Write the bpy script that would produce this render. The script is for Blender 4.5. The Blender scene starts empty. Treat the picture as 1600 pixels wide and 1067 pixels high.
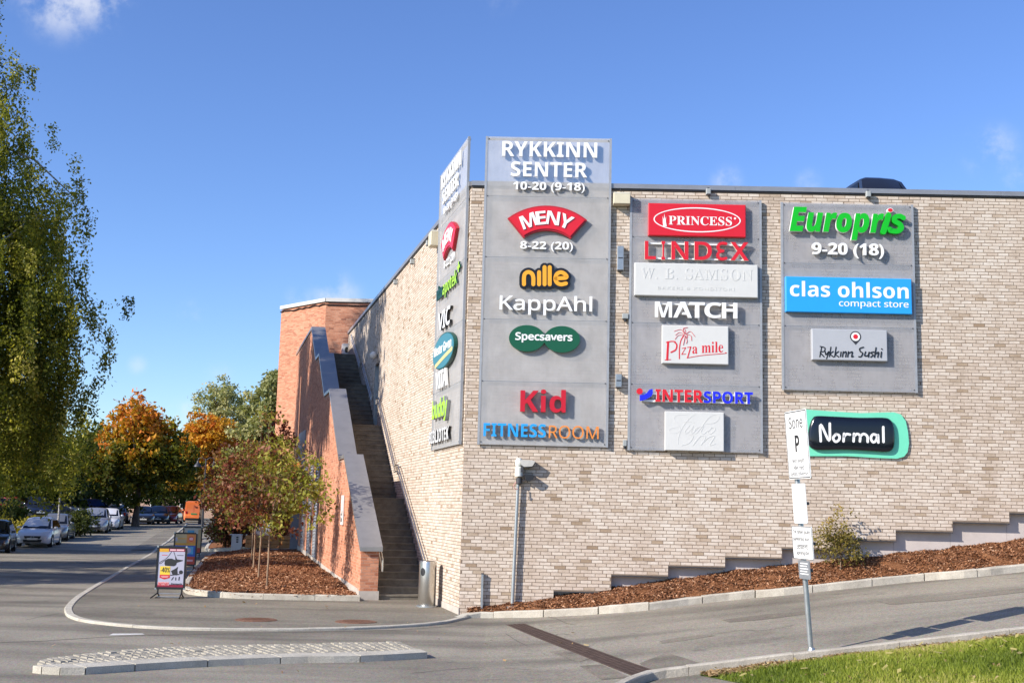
import bpy, math, random
import numpy as np
from mathutils import Vector, Matrix
from mathutils.geometry import delaunay_2d_cdt

sc = bpy.context.scene
COL = sc.collection
PI = math.pi

# ------------------------------------------------------------------ camera
FPX, IMGW, IMGH = 1850.0, 1600.0, 1067.0
EYE = 2.2
ROLL = math.atan(0.0245)
PITCH = math.atan((798.6 - 533.5) * math.cos(ROLL) / FPX)
Fv = np.array([0, math.cos(PITCH), math.sin(PITCH)])
R0 = np.array([1.0, 0, 0])
U0 = np.array([0, -math.sin(PITCH), math.cos(PITCH)])
Rv = math.cos(ROLL) * R0 + math.sin(ROLL) * U0
Uv = -math.sin(ROLL) * R0 + math.cos(ROLL) * U0
CAM = np.array([0, 0, EYE])
cd = bpy.data.cameras.new('camera')
cam = bpy.data.objects.new('camera', cd)
COL.objects.link(cam)
cd.sensor_fit = 'HORIZONTAL'
cd.sensor_width = 36.0
cd.lens = 36.0 * FPX / IMGW
cd.clip_start = 0.1
cd.clip_end = 3000
M = Matrix.Identity(4)
for i in range(3):
    M[i][0], M[i][1], M[i][2], M[i][3] = Rv[i], Uv[i], -Fv[i], CAM[i]
cam.matrix_world = M
sc.camera = cam

# ------------------------------------------------------------------ light
SUN_EL = math.radians(28.7)
SH = np.array([-1.6, -1.0]) / math.hypot(1.6, 1.0)          # horizontal direction towards the sun
SUNV = np.array([SH[0] * math.cos(SUN_EL), SH[1] * math.cos(SUN_EL), math.sin(SUN_EL)])
w = bpy.data.worlds.new('World')
sc.world = w
w.use_nodes = True
nt = w.node_tree
nt.nodes.clear()
wo = nt.nodes.new('ShaderNodeOutputWorld')
bg = nt.nodes.new('ShaderNodeBackground')
sky = nt.nodes.new('ShaderNodeTexSky')
sky.sky_type = 'NISHITA'
sky.sun_disc = False
sky.sun_elevation = SUN_EL
sky.sun_rotation = math.atan2(SH[0], SH[1])
sky.air_density = 1.0
sky.dust_density = 0.25
sky.ozone_density = 6.0
sky.altitude = 50
SKY_STRENGTH = 0.116
bg.inputs[1].default_value = SKY_STRENGTH
L = nt.links.new
# clouds: soft wisps at a few places of the sky, broken up by noise
tc = nt.nodes.new('ShaderNodeTexCoord')
nz = nt.nodes.new('ShaderNodeTexNoise')
nz.inputs['Scale'].default_value = 26.0
nz.inputs['Detail'].default_value = 8.0
nz.inputs['Roughness'].default_value = 0.62
L(tc.outputs['Generated'], nz.inputs['Vector'])
def skydir(px, py):
    d = Fv * FPX + Rv * (px - 800) + Uv * (533.5 - py)
    return d / np.linalg.norm(d)
acc = None
for (px, py, rad, amt) in ((95, -8, .048, .75), (140, -15, .045, .7), (1135, 284, .020, .35), (1262, 284, .016, .25), (1550, 235, .030, .40), (1590, 275, .02, .25),
                           (525, 468, .032, .5), (470, 470, .02, .3), (300, 488, .016, .22), (215, 570, .012, .25), (290, 668, .030, .9), (780, -20, .03, .2), (340, 590, .02, .2), (560, 300, .05, .0)):
    vd = nt.nodes.new('ShaderNodeVectorMath'); vd.operation = 'DISTANCE'
    L(tc.outputs['Generated'], vd.inputs[0]); vd.inputs[1].default_value = tuple(skydir(px, py))
    mr = nt.nodes.new('ShaderNodeMapRange'); mr.interpolation_type = 'SMOOTHERSTEP'
    L(vd.outputs['Value'], mr.inputs['Value'])
    mr.inputs['From Min'].default_value = 0.0; mr.inputs['From Max'].default_value = rad
    mr.inputs['To Min'].default_value = amt; mr.inputs['To Max'].default_value = 0.0
    if acc is None:
        acc = mr.outputs[0]
    else:
        mx = nt.nodes.new('ShaderNodeMath'); mx.operation = 'MAXIMUM'
        L(acc, mx.inputs[0]); L(mr.outputs[0], mx.inputs[1]); acc = mx.outputs[0]
nr = nt.nodes.new('ShaderNodeMapRange'); nr.interpolation_type = 'SMOOTHSTEP'
L(nz.outputs['Fac'], nr.inputs['Value'])
nr.inputs['From Min'].default_value = 0.40; nr.inputs['From Max'].default_value = 0.66
cm = nt.nodes.new('ShaderNodeMath'); cm.operation = 'MULTIPLY'
L(acc, cm.inputs[0]); L(nr.outputs[0], cm.inputs[1])
mixc = nt.nodes.new('ShaderNodeMix'); mixc.data_type = 'RGBA'
hs = nt.nodes.new('ShaderNodeHueSaturation'); hs.inputs['Saturation'].default_value = 1.05; hs.inputs['Hue'].default_value = .511
L(sky.outputs[0], hs.inputs['Color'])
L(cm.outputs[0], mixc.inputs[0]); L(hs.outputs[0], mixc.inputs[6]); mixc.inputs[7].default_value = (4.6, 4.7, 5.0, 1)
L(mixc.outputs[2], bg.inputs[0])
L(bg.outputs[0], wo.inputs[0])

sd = bpy.data.lights.new('sun', 'SUN')
sd.energy = 4.0
sd.angle = math.radians(0.53)
sd.color = (1.0, 0.935, 0.85)
sun = bpy.data.objects.new('sun', sd)
COL.objects.link(sun)
sun.rotation_euler = Vector(-SUNV).to_track_quat('-Z', 'Y').to_euler()
sun.location = (-30, -20, 40)
sc.view_settings.view_transform = 'Standard'
sc.view_settings.look = 'None'
sc.view_settings.gamma = 1
sc.view_settings.exposure = 0.85
sc.cycles.max_bounces = 8
sc.cycles.transparent_max_bounces = 12

# ------------------------------------------------------------------ helpers: pixels to points
def ray(px, py):
    return Fv * FPX + Rv * (px - 800) + Uv * (533.5 - py)

def sstep(a, b, x):
    t = np.clip((x - a) / (b - a), 0, 1)
    return t * t * (3 - 2 * t)

def G(x, y):
    """height of the ground"""
    x = np.asarray(x, float); y = np.asarray(y, float)
    r = np.interp(x, [-1, -.25, .6, 1.7, 2.8, 3.86, 5, 7.2, 10.4, 18], [0, 0, .062, .165, .30, .44, .585, .866, 1.25, 2.17])
    zc = np.interp(y, [28, 46, 60, 120], [0, .32, .4, .4])
    zs = np.interp(y, [28, 44, 60, 70, 80, 100, 130], [0, -.15, -.35, -.1, .2, .4, .5])
    k = sstep(-.31, -.2, x / np.maximum(y, 1))
    return r + zc * k + zs * (1 - k)

def gp(px, py, dz=0.0):
    d = ray(px, py); z = 0.0
    for _ in range(60):
        p = CAM + d * ((z - EYE) / d[2])
        z = 0.5 * z + 0.5 * (float(G(p[0], p[1])) + dz)
    return p

def aty(px, py, y):
    d = ray(px, py)
    return CAM + d * (y / d[1])

class Frame:
    """a vertical wall plane: u along it, z up, off outwards"""
    def __init__(s, o, u, n):
        s.o = np.array(o, float); s.u = np.array(u, float); s.n = np.array(n, float)
    def P(s, u, z, off=0.0):
        u = np.asarray(u, float)
        return s.o + np.multiply.outer(u, s.u) + np.multiply.outer(np.asarray(off, float), s.n) + np.multiply.outer(np.asarray(z, float), np.array([0, 0, 1.0]))
    def pick(s, px, py, off=0.0):
        d = ray(px, py)
        o = s.o + s.n * off
        t = ((o - CAM) @ s.n) / (d @ s.n)
        p = CAM + d * t
        return float((p - s.o) @ s.u), float(p[2] - s.o[2])

C0 = gp(717, 962); C0[2] = 0.0
A1 = np.array([math.cos(math.radians(1)), -math.sin(math.radians(1)), 0])
WR = Frame(C0, A1, (A1[1], -A1[0], 0))                      # wall that faces the camera
LD = np.array([-0.243232, 0.969968, 0.0])
LN = np.array([-0.969968, -0.243232, 0.0])
WL = Frame(C0, LD, LN)                                      # long side wall, u away from the camera
WT = Frame(C0, -LD, LN)                                     # the same wall with u in reading direction

# ------------------------------------------------------------------ helpers: meshes and objects
def wmat(o):
    m = Matrix.LocRotScale(o.location, o.rotation_euler, o.scale)
    return wmat(o.parent) @ m if o.parent else m

def link(o, parent=None):
    COL.objects.link(o)
    if parent is not None:
        o.parent = parent
    return o

def tag(o, label=None, cat=None, group=None, kind=None):
    if label: o['label'] = label
    if cat: o['category'] = cat
    if group: o['group'] = group
    if kind: o['kind'] = kind
    return o

def thing(name, label, cat, loc=(0, 0, 0), rz=0.0, group=None):
    o = bpy.data.objects.new(name, None)
    o.empty_display_size = .2
    o.location = tuple(float(v) for v in loc)
    o.rotation_euler = (0, 0, rz)
    link(o)
    return tag(o, label, cat, group)

def fast_mesh(name, V, F, mats=None, mi=None, attrs=None, smooth=False):
    """V (N,3) array; F (M,k) array of equal-size faces, or a list of faces"""
    me = bpy.data.meshes.new(name)
    V = np.asarray(V, np.float32)
    if isinstance(F, np.ndarray):
        n, k = F.shape
        me.vertices.add(len(V)); me.vertices.foreach_set('co', V.ravel())
        me.loops.add(n * k); me.loops.foreach_set('vertex_index', F.astype(np.int32).ravel())
        me.polygons.add(n); me.polygons.foreach_set('loop_start', (np.arange(n) * k).astype(np.int32))
        me.update(calc_edges=True)
    else:
        me.from_pydata([tuple(v) for v in V.tolist()], [], F)
    for m in (mats or []):
        me.materials.append(m)
    if mi is not None and len(me.polygons):
        me.polygons.foreach_set('material_index', np.asarray(mi, np.int32))
    for k, a in (attrs or {}).items():
        at = me.attributes.new(k, 'FLOAT', 'FACE'); at.data.foreach_set('value', np.asarray(a, np.float32))
    me.polygons.foreach_set('use_smooth', np.full(len(me.polygons), bool(smooth)))
    me.validate()
    return me

class MB:
    """collects shapes in world space; build() links them as one mesh object"""
    def __init__(s):
        s.v = []; s.f = []; s.m = []; s.cur = 0
    def add(s, V, F):
        b = len(s.v)
        s.v.extend([tuple(float(c) for c in p) for p in V])
        for f in F:
            s.f.append([b + i for i in f]); s.m.append(s.cur)
        return s
    def hexa(s, B, T):
        """bottom 4 and top 4 points, counter-clockwise seen from above"""
        return s.add(list(B) + list(T), [(3, 2, 1, 0), (4, 5, 6, 7), (0, 1, 5, 4), (1, 2, 6, 5), (2, 3, 7, 6), (3, 0, 4, 7)])
    def box(s, c, dx, dy, dz, rz=0.0):
        """box centred on c in x,y with its bottom at c.z"""
        ca, sa = math.cos(rz), math.sin(rz)
        pts = [(c[0] + ca * x - sa * y, c[1] + sa * x + ca * y) for x, y in ((-dx / 2, -dy / 2), (dx / 2, -dy / 2), (dx / 2, dy / 2), (-dx / 2, dy / 2))]
        return s.hexa([(x, y, c[2]) for x, y in pts], [(x, y, c[2] + dz) for x, y in pts])
    def fbox(s, fr, u0, u1, z0, z1, o0, o1):
        """box in a wall frame"""
        B = [fr.P(u0, z0, o1), fr.P(u1, z0, o1), fr.P(u1, z0, o0), fr.P(u0, z0, o0)]
        T = [fr.P(u0, z1, o1), fr.P(u1, z1, o1), fr.P(u1, z1, o0), fr.P(u0, z1, o0)]
        return s.hexa(B, T)
    def bbox(s, fr, u0, u1, z0, z1, o0, o1, b=.012):
        """box on a wall with its front edges bevelled"""
        r = [[fr.P(u, z, o) for u, z in ((u0 + i, z0 + i), (u1 - i, z0 + i), (u1 - i, z1 - i), (u0 + i, z1 - i))] for o, i in ((o0, 0), (o1 - b, 0), (o1, b))]
        V = r[0] + r[1] + r[2]; F = [(8, 9, 10, 11), (3, 2, 1, 0)]
        for k in (0, 4):
            for i in range(4):
                j = (i + 1) % 4
                F.append((k + i, k + j, k + 4 + j, k + 4 + i))
        return s.add(V, F)
    def prism(s, fr, poly, o0, o1, inset=0.0):
        """polygon (u,z) counter-clockwise seen from the front, extruded outwards from o0 to o1"""
        n = len(poly)
        V = [fr.P(u, z, o0) for u, z in poly] + [fr.P(u, z, o1) for u, z in poly]
        F = [tuple(range(n, 2 * n)), tuple(range(n - 1, -1, -1))]
        for i in range(n):
            j = (i + 1) % n
            F.append((i, j, n + j, n + i))
        return s.add(V, F)
    def vprism(s, poly, z0, z1):
        """polygon (x,y) counter-clockwise, extruded upwards; z0, z1 numbers or per-point lists"""
        n = len(poly)
        a = z0 if hasattr(z0, '__len__') else [z0] * n
        b = z1 if hasattr(z1, '__len__') else [z1] * n
        V = [(p[0], p[1], a[i]) for i, p in enumerate(poly)] + [(p[0], p[1], b[i]) for i, p in enumerate(poly)]
        F = [tuple(range(n, 2 * n)), tuple(range(n - 1, -1, -1))]
        for i in range(n):
            j = (i + 1) % n
            F.append((i, j, n + j, n + i))
        return s.add(V, F)
    def tube(s, pts, r, seg=8, cap=True):
        pts = [np.array(p, float) for p in pts]
        n = len(pts)
        rs = r if hasattr(r, '__len__') else [r] * n
        V = []; up = np.array([0, 0, 1.0]); prev = None
        for i, p in enumerate(pts):
            t = pts[min(i + 1, n - 1)] - pts[max(i - 1, 0)]
            t = t / (np.linalg.norm(t) + 1e-9)
            a = prev - t * (prev @ t) if prev is not None else np.cross(t, up if abs(t[2]) < .9 else np.array([1.0, 0, 0]))
            a = a / (np.linalg.norm(a) + 1e-9); prev = a
            b = np.cross(t, a)
            for k in range(seg):
                q = 2 * PI * k / seg
                V.append(p + (a * math.cos(q) + b * math.sin(q)) * rs[i])
        F = []
        for i in range(n - 1):
            for k in range(seg):
                j = (k + 1) % seg
                F.append((i * seg + k, i * seg + j, (i + 1) * seg + j, (i + 1) * seg + k))
        if cap:
            F.append(tuple(range(seg - 1, -1, -1))); F.append(tuple(range((n - 1) * seg, n * seg)))
        return s.add(V, F)
    def lathe(s, c, prof, seg=24, sx=1.0, sy=1.0, rz=0.0):
        """profile (r, z) turned round the vertical axis at c"""
        V = []; F = []
        ca, sa = math.cos(rz), math.sin(rz)
        for r, z in prof:
            for k in range(seg):
                q = 2 * PI * k / seg
                x, y = r * math.cos(q) * sx, r * math.sin(q) * sy
                V.append((c[0] + ca * x - sa * y, c[1] + sa * x + ca * y, c[2] + z))
        n = len(prof)
        for i in range(n - 1):
            for k in range(seg):
                j = (k + 1) % seg
                F.append((i * seg + k, i * seg + j, (i + 1) * seg + j, (i + 1) * seg + k))
        F.append(tuple(range(seg - 1, -1, -1))); F.append(tuple(range((n - 1) * seg, n * seg)))
        return s.add(V, F)
    def build(s, name, mats, parent=None, smooth=False, attrs=None, wn=None):
        if not isinstance(mats, (list, tuple)): mats = [mats]
        V = np.array(s.v, float).reshape(-1, 3)
        if parent is not None:
            mi = np.array(wmat(parent).inverted())
            V = V @ mi[:3, :3].T + mi[:3, 3]
        me = fast_mesh(name, V, s.f, mats, s.m, attrs)
        if smooth:
            me.polygons.foreach_set('use_smooth', np.ones(len(me.polygons), bool))
            me.set_sharp_from_angle(angle=math.radians(40))
        return link(bpy.data.objects.new(name, me), parent)

# ------------------------------------------------------------------ helpers: materials
def newmat(name):
    m = bpy.data.materials.new(name); m.use_nodes = True
    t = m.node_tree; t.nodes.clear()
    out = t.nodes.new('ShaderNodeOutputMaterial')
    p = t.nodes.new('ShaderNodeBsdfPrincipled')
    t.links.new(p.outputs[0], out.inputs[0])
    return m, t, p, out

def nd(t, kind, **kw):
    n = t.nodes.new(kind)
    for k, v in kw.items():
        setattr(n, k, v)
    return n

def noise(t, scale, detail=4, rough=.6, vec=None, stretch=None):
    n = t.nodes.new('ShaderNodeTexNoise')
    n.inputs['Scale'].default_value = scale; n.inputs['Detail'].default_value = detail; n.inputs['Roughness'].default_value = rough
    if vec is None:
        g = t.nodes.new('ShaderNodeNewGeometry'); vec = g.outputs['Position']
    if stretch:
        mp = t.nodes.new('ShaderNodeMapping'); mp.inputs['Scale'].default_value = stretch
        t.links.new(vec, mp.inputs['Vector']); vec = mp.outputs[0]
    t.links.new(vec, n.inputs['Vector'])
    return n.outputs['Fac']

def ramp(t, fac, stops, interp='LINEAR'):
    r = t.nodes.new('ShaderNodeValToRGB'); r.color_ramp.interpolation = interp
    e = r.color_ramp.elements
    while len(e) < len(stops): e.new(.5)
    for i, (p, c) in enumerate(stops):
        e[i].position = p; e[i].color = (*c, 1) if len(c) == 3 else c
    t.links.new(fac, r.inputs[0])
    return r.outputs[0]

def mixcol(t, fac, a, b, mode='MIX'):
    m = t.nodes.new('ShaderNodeMix'); m.data_type = 'RGBA'; m.blend_type = mode
    for sock, v in ((m.inputs[0], fac), (m.inputs[6], a), (m.inputs[7], b)):
        if hasattr(v, 'links'): t.links.new(v, sock)
        elif isinstance(v, (int, float)): sock.default_value = v
        else: sock.default_value = (*v, 1)
    return m.outputs[2]

def bump(t, p, h, strength=.3, dist=.01):
    b = t.nodes.new('ShaderNodeBump'); b.inputs['Strength'].default_value = strength; b.inputs['Distance'].default_value = dist
    t.links.new(h, b.inputs['Height']); t.links.new(b.outputs[0], p.inputs['Normal'])

def simple(name, col, rough=.5, metal=0.0, var=.12, scale=6.0, bmp=0.0, coat=0.0, spec=.5):
    """a paint, plastic, metal or stone surface with slight natural variation"""
    m, t, p, o = newmat(name)
    if var > 0:
        n1 = noise(t, scale, 5, .65)
        lo = tuple(c * (1 - var) for c in col); hi = tuple(min(1, c * (1 + var)) for c in col)
        t.links.new(ramp(t, n1, [(.3, lo), (.7, hi)]), p.inputs['Base Color'])
    else:
        p.inputs['Base Color'].default_value = (*col, 1)
    p.inputs['Roughness'].default_value = rough; p.inputs['Metallic'].default_value = metal
    p.inputs['Specular IOR Level'].default_value = spec
    if coat: p.inputs['Coat Weight'].default_value = coat; p.inputs['Coat Roughness'].default_value = .05
    if bmp: bump(t, p, noise(t, scale * 12, 4, .7), bmp, .01)
    return m

MT = {}
def brick_mat(name, stops, streak=.35, dark=(.12, .08, .05)):
    m, t, p, o = newmat(name)
    a = nd(t, 'ShaderNodeAttribute', attribute_name='tone')
    base = ramp(t, a.outputs['Fac'], stops)
    n1 = noise(t, 5.0, 4, .6, stretch=(1, 1, 3.2))
    c1 = mixcol(t, ramp(t, n1, [(.48, (0, 0, 0)), (.78, (streak, streak, streak))]), base, dark)
    n2 = noise(t, 60, 3, .7)
    n3 = noise(t, 1.4, 4, .65, stretch=(1, 1, .09)); n4 = noise(t, .35, 3, .6)
    c1 = mixcol(t, .5, c1, ramp(t, n3, [(.32, (.40, .39, .37)), (.55, (.5, .5, .5)), (.75, (.53, .53, .53))]), 'OVERLAY')
    c1 = mixcol(t, .5, c1, ramp(t, n4, [(.3, (.44, .43, .42)), (.7, (.55, .55, .55))]), 'OVERLAY')
    c2 = mixcol(t, .5, c1, ramp(t, n2, [(.3, (.35, .35, .35)), (.7, (.65, .65, .65))]), 'OVERLAY')
    t.links.new(c2, p.inputs['Base Color'])
    p.inputs['Roughness'].default_value = .9; p.inputs['Specular IOR Level'].default_value = .2
    bump(t, p, n2, .35, .006)
    return m
MT['cream_brick'] = brick_mat('cream_brick', [(0, (.29, .205, .135)), (.11, (.40, .305, .215)), (.26, (.525, .43, .34)), (.55, (.58, .49, .40)), (1, (.65, .575, .49))], .5, (.26, .165, .10))
MT['red_brick'] = brick_mat('red_brick', [(0, (.22, .075, .045)), (.14, (.42, .165, .095)), (.6, (.545, .24, .14)), (1, (.63, .32, .20))], .3, (.2, .06, .04))
MT['mortar'] = simple('mortar', (.20, .15, .11), .95, var=.2, scale=14)
MT['red_mortar'] = simple('red_mortar', (.46, .28, .20), .95, var=.2, scale=14)
MT['concrete'] = simple('concrete', (.46, .41, .355), .9, var=.14, scale=3, bmp=.15)
MT['plinth'] = simple('plinth_concrete', (.50, .44, .40), .85, var=.1, scale=2.5, bmp=.08)
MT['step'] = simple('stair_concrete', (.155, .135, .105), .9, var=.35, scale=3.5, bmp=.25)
MT['coping'] = simple('zinc_coping', (.36, .345, .33), .34, metal=.55, var=.1, scale=2)
MT['dark_metal'] = simple('dark_metal', (.06, .06, .065), .5, metal=.4, var=.2)
MT['galv'] = simple('galvanised_steel', (.42, .44, .44), .38, metal=.75, var=.15, scale=9)
MT['stainless'] = simple('stainless_steel', (.56, .54, .50), .30, metal=.95, var=.1, scale=4)
MT['white'] = simple('white_enamel', (.80, .80, .78), .35, var=.03)
MT['offwhite'] = simple('off_white_metal', (.62, .60, .55), .45, var=.05)
MT['beige'] = simple('beige_plastic', (.62, .56, .40), .5, var=.06)
MT['black'] = simple('black_plastic', (.018, .018, .02), .4, var=.2)
MT['grey_plastic'] = simple('grey_plastic', (.32, .34, .33), .5, var=.1)
def granite(name, a, b):
    m, t, p, o = newmat(name)
    n1 = noise(t, 3.0, 4, .6); n2 = noise(t, 90, 3, .7)
    c = mixcol(t, .55, ramp(t, n1, [(.3, a), (.7, b)]), ramp(t, n2, [(.35, (.3, .3, .3)), (.65, (.7, .7, .7))]), 'OVERLAY')
    t.links.new(c, p.inputs['Base Color']); p.inputs['Roughness'].default_value = .85
    bump(t, p, noise(t, 28, 5, .75), .6, .02)
    return m
MT['granite'] = granite('granite', (.36, .32, .255), (.52, .475, .39))
MT['pale_granite'] = granite('pale_granite', (.42, .38, .305), (.54, .50, .41))

def asphalt_mat(name, col, seed=0.0, crack=True):
    m, t, p, o = newmat(name)
    g = nd(t, 'ShaderNodeNewGeometry')
    mp = nd(t, 'ShaderNodeMapping'); mp.inputs['Location'].default_value = (seed, seed * .7, 0)
    t.links.new(g.outputs['Position'], mp.inputs['Vector'])
    v = mp.outputs[0]
    big = noise(t, .35, 5, .62, v)
    lane = noise(t, .55, 3, .5, v, (.22, 1.5, 1))
    fine = noise(t, 55, 3, .75, v)
    mid = noise(t, 16, 4, .8, v)
    vo = nd(t, 'ShaderNodeTexVoronoi'); vo.inputs['Scale'].default_value = 45
    t.links.new(v, vo.inputs['Vector'])
    b1 = ramp(t, big, [(.28, tuple(c * .70 for c in col)), (.5, col), (.75, tuple(c * 1.2 for c in col))])
    b2 = mixcol(t, 1.0, b1, ramp(t, lane, [(.36, (.66, .66, .66)), (.53, (1, 1, 1)), (.7, (1.06, 1.06, 1.05))]), 'MULTIPLY')
    spot = noise(t, 1.9, 3, .55, v)
    b2 = mixcol(t, 1.0, b2, ramp(t, spot, [(.27, (.72, .72, .73)), (.36, (1, 1, 1))]), 'MULTIPLY')
    b3 = mixcol(t, .75, b2, ramp(t, fine, [(.3, (.22, .22, .22)), (.7, (.78, .77, .75))]), 'OVERLAY')
    b3 = mixcol(t, .6, b3, ramp(t, mid, [(.3, (.3, .3, .3)), (.7, (.7, .7, .7))]), 'OVERLAY')
    b4 = mixcol(t, .25, b3, vo.outputs['Color'], 'SOFT_LIGHT')
    t.links.new(b4, p.inputs['Base Color'])
    p.inputs['Roughness'].default_value = .88; p.inputs['Specular IOR Level'].default_value = .3
    bump(t, p, fine, .5, .006)
    return m
MT['asphalt'] = asphalt_mat('asphalt', (.265, .237, .188))
MT['asphalt_plaza'] = asphalt_mat('asphalt_plaza', (.218, .194, .153), 13.0)
MT['asphalt_patch'] = asphalt_mat('asphalt_patch', (.205, .18, .14), 41.0)
MT['paint_line'] = simple('road_paint', (.62, .60, .55), .8, var=.22, scale=9)
MT['seam'] = simple('bitumen_seam', (.035, .033, .03), .8, var=.2)

def soil(name, a, b, c):
    m, t, p, o = newmat(name)
    n1 = noise(t, 26, 5, .75); n2 = noise(t, 1.2, 3, .6)
    t.links.new(mixcol(t, .4, ramp(t, n1, [(.3, a), (.5, b), (.72, c)]), ramp(t, n2, [(.3, (.35, .35, .35)), (.7, (.6, .6, .6))]), 'OVERLAY'), p.inputs['Base Color'])
    p.inputs['Roughness'].default_value = .95; p.inputs['Specular IOR Level'].default_value = .1
    bump(t, p, n1, .9, .03)
    return m
MT['mulch'] = soil('bark_mulch_bed', (.085, .037, .018), (.22, .095, .042), (.37, .18, .085))
MT['lawn'] = soil('lawn_soil', (.05, .07, .015), (.09, .13, .025), (.15, .17, .045))
MT['verge'] = soil('verge_grass', (.09, .09, .02), (.17, .16, .04), (.28, .23, .07))
MT['ground'] = soil('field_ground', (.04, .06, .015), (.07, .09, .025), (.11, .12, .04))
MT['leaf_litter'] = soil('leaf_litter', (.12, .06, .03), (.25, .14, .07), (.38, .25, .14))

def tone_mat(name, stops, rough=.6, trans=.0, spec=.3):
    """colour by each small face's own tone: leaves, chips, blades"""
    m, t, p, o = newmat(name)
    a = nd(t, 'ShaderNodeAttribute', attribute_name='tone')
    c = ramp(t, a.outputs['Fac'], stops)
    t.links.new(c, p.inputs['Base Color'])
    p.inputs['Roughness'].default_value = rough; p.inputs['Specular IOR Level'].default_value = spec
    if trans:
        tr = nd(t, 'ShaderNodeBsdfTranslucent'); mx = nd(t, 'ShaderNodeMixShader'); mx.inputs[0].default_value = trans
        t.links.new(mixcol(t, .6, c, (.55, .60, .10), 'SOFT_LIGHT'), tr.inputs[0])
        t.links.new(p.outputs[0], mx.inputs[1]); t.links.new(tr.outputs[0], mx.inputs[2]); t.links.new(mx.outputs[0], o.inputs[0])
    return m
MT['chips'] = tone_mat('bark_chips', [(0, (.075, .032, .016)), (.4, (.235, .098, .043)), (.75, (.41, .19, .09)), (1, (.62, .40, .25))], .8)
MT['blades'] = tone_mat('grass_blades', [(0, (.10, .14, .015)), (.45, (.22, .275, .03)), (.8, (.36, .38, .055)), (1, (.52, .44, .16))], .55, .35)
MT['dry'] = tone_mat('dry_grass', [(0, (.20, .13, .06)), (.5, (.36, .22, .10)), (1, (.5, .38, .2))], .7, .2)

# ------------------------------------------------------------------ helpers: writing
STY = {'b': (0x1D5D4, 0x1D5EE, 0x1D7EC), 'bi': (0x1D63C, 0x1D656, 0x1D7EC), 'sb': (0x1D400, 0x1D41A, 0x1D7CE),
       'si': (0x1D468, 0x1D482, 0x1D7CE), 's': (0x1D5A0, 0x1D5BA, 0x1D7E2), 'scr': (0x1D4D0, 0x1D4EA, 0x1D7CE)}
def styled(txt, sty):
    if sty not in STY: return txt
    A, a, n = STY[sty]; r = ''
    for ch in txt:
        if 'A' <= ch <= 'Z': r += chr(A + ord(ch) - 65)
        elif 'a' <= ch <= 'z': r += chr(a + ord(ch) - 97)
        elif '0' <= ch <= '9': r += chr(n + ord(ch) - 48)
        else: r += ch
    return r
_gc = {}
def glyphs(txt, sty='b', offset=0.0, shear=0.0, space=1.0):
    """one (V, F) per letter; x, y over 0..1 of the whole word, depth 0..1"""
    key = (txt, sty, offset, shear, space)
    if key in _gc: return _gc[key]
    c = bpy.data.curves.new('lettering', 'FONT')
    c.body = styled(txt, sty); c.extrude = .5; c.offset = offset; c.shear = shear; c.space_character = space; c.resolution_u = 5
    o = bpy.data.objects.new('lettering', c); COL.objects.link(o)
    dg = bpy.context.evaluated_depsgraph_get(); dg.update()
    me = bpy.data.meshes.new_from_object(o.evaluated_get(dg), depsgraph=dg)
    n = len(me.vertices); V = np.zeros(n * 3, np.float32); me.vertices.foreach_get('co', V); V = V.reshape(-1, 3).astype(float)
    F = [list(p.vertices) for p in me.polygons]
    par = list(range(n))
    def find(i):
        while par[i] != i:
            par[i] = par[par[i]]; i = par[i]
        return i
    for f in F:
        for j in f[1:]:
            a, b = find(f[0]), find(j)
            if a != b: par[a] = b
    root = np.array([find(i) for i in range(n)])
    isl = []
    Q = V.copy(); Q[:, 0] -= Q[:, 1] * shear
    for r in np.unique(root):
        ix = np.where(root == r)[0]
        isl.append([Q[ix, 0].min(), Q[ix, 0].max(), {int(r)}])
    isl.sort(key=lambda t: t[0])
    grp = []
    for s_ in isl:
        if grp:
            g = grp[-1]; ov = min(g[1], s_[1]) - max(g[0], s_[0])
            if ov > .6 * min(g[1] - g[0], s_[1] - s_[0]):
                g[0] = min(g[0], s_[0]); g[1] = max(g[1], s_[1]); g[2] |= s_[2]; continue
        grp.append(s_)
    lo = V.min(0); hi = V.max(0); N = (V - lo) / np.maximum(hi - lo, 1e-6)
    res = []
    for g in grp:
        ix = np.where(np.isin(root, list(g[2])))[0]
        mp = {int(i): k for k, i in enumerate(ix)}
        res.append((N[ix], [[mp[i] for i in f] for f in F if f[0] in mp]))
    bpy.data.objects.remove(o); bpy.data.meshes.remove(me); bpy.data.curves.remove(c)
    _gc[key] = (res, float((hi - lo)[0] / (hi - lo)[1]))
    return _gc[key]

def put_glyphs(gl, fr, u0, z0, u1, z1, o0, dep, mats, parent, each=True, name='letter', rot=None, slope=0.0):
    """letters into the rectangle (u0,z0)-(u1,z1) of a wall frame; faces get mats[0], sides mats[1]"""
    if not isinstance(mats, (list, tuple)): mats = [mats, mats]
    groups = gl if each else [(None, None)]
    if not each:
        VV = []; FF = []
        for V, F in gl:
            b = len(VV); VV.extend(V.tolist()); FF.extend([[b + i for i in f] for f in F])
        groups = [(np.array(VV), FF)]
    out = []
    for V, F in groups:
        mb = MB()
        u = u0 + V[:, 0] * (u1 - u0); z = z0 + V[:, 1] * (z1 - z0) + slope * (u - u0)
        if rot:
            ang, cu, cz = rot
            du, dz = u - cu, z - cz
            u, z = cu + du * math.cos(ang) - dz * math.sin(ang), cz + du * math.sin(ang) + dz * math.cos(ang)
        P = fr.P(u, z, o0 + V[:, 2] * dep)
        mb.add(P, F)
        mb.m = [0 if min(V[i, 2] for i in f) > .9 else 1 for f in F]
        out.append(mb.build(name, [mats[0], mats[1]], parent))
    return out

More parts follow.
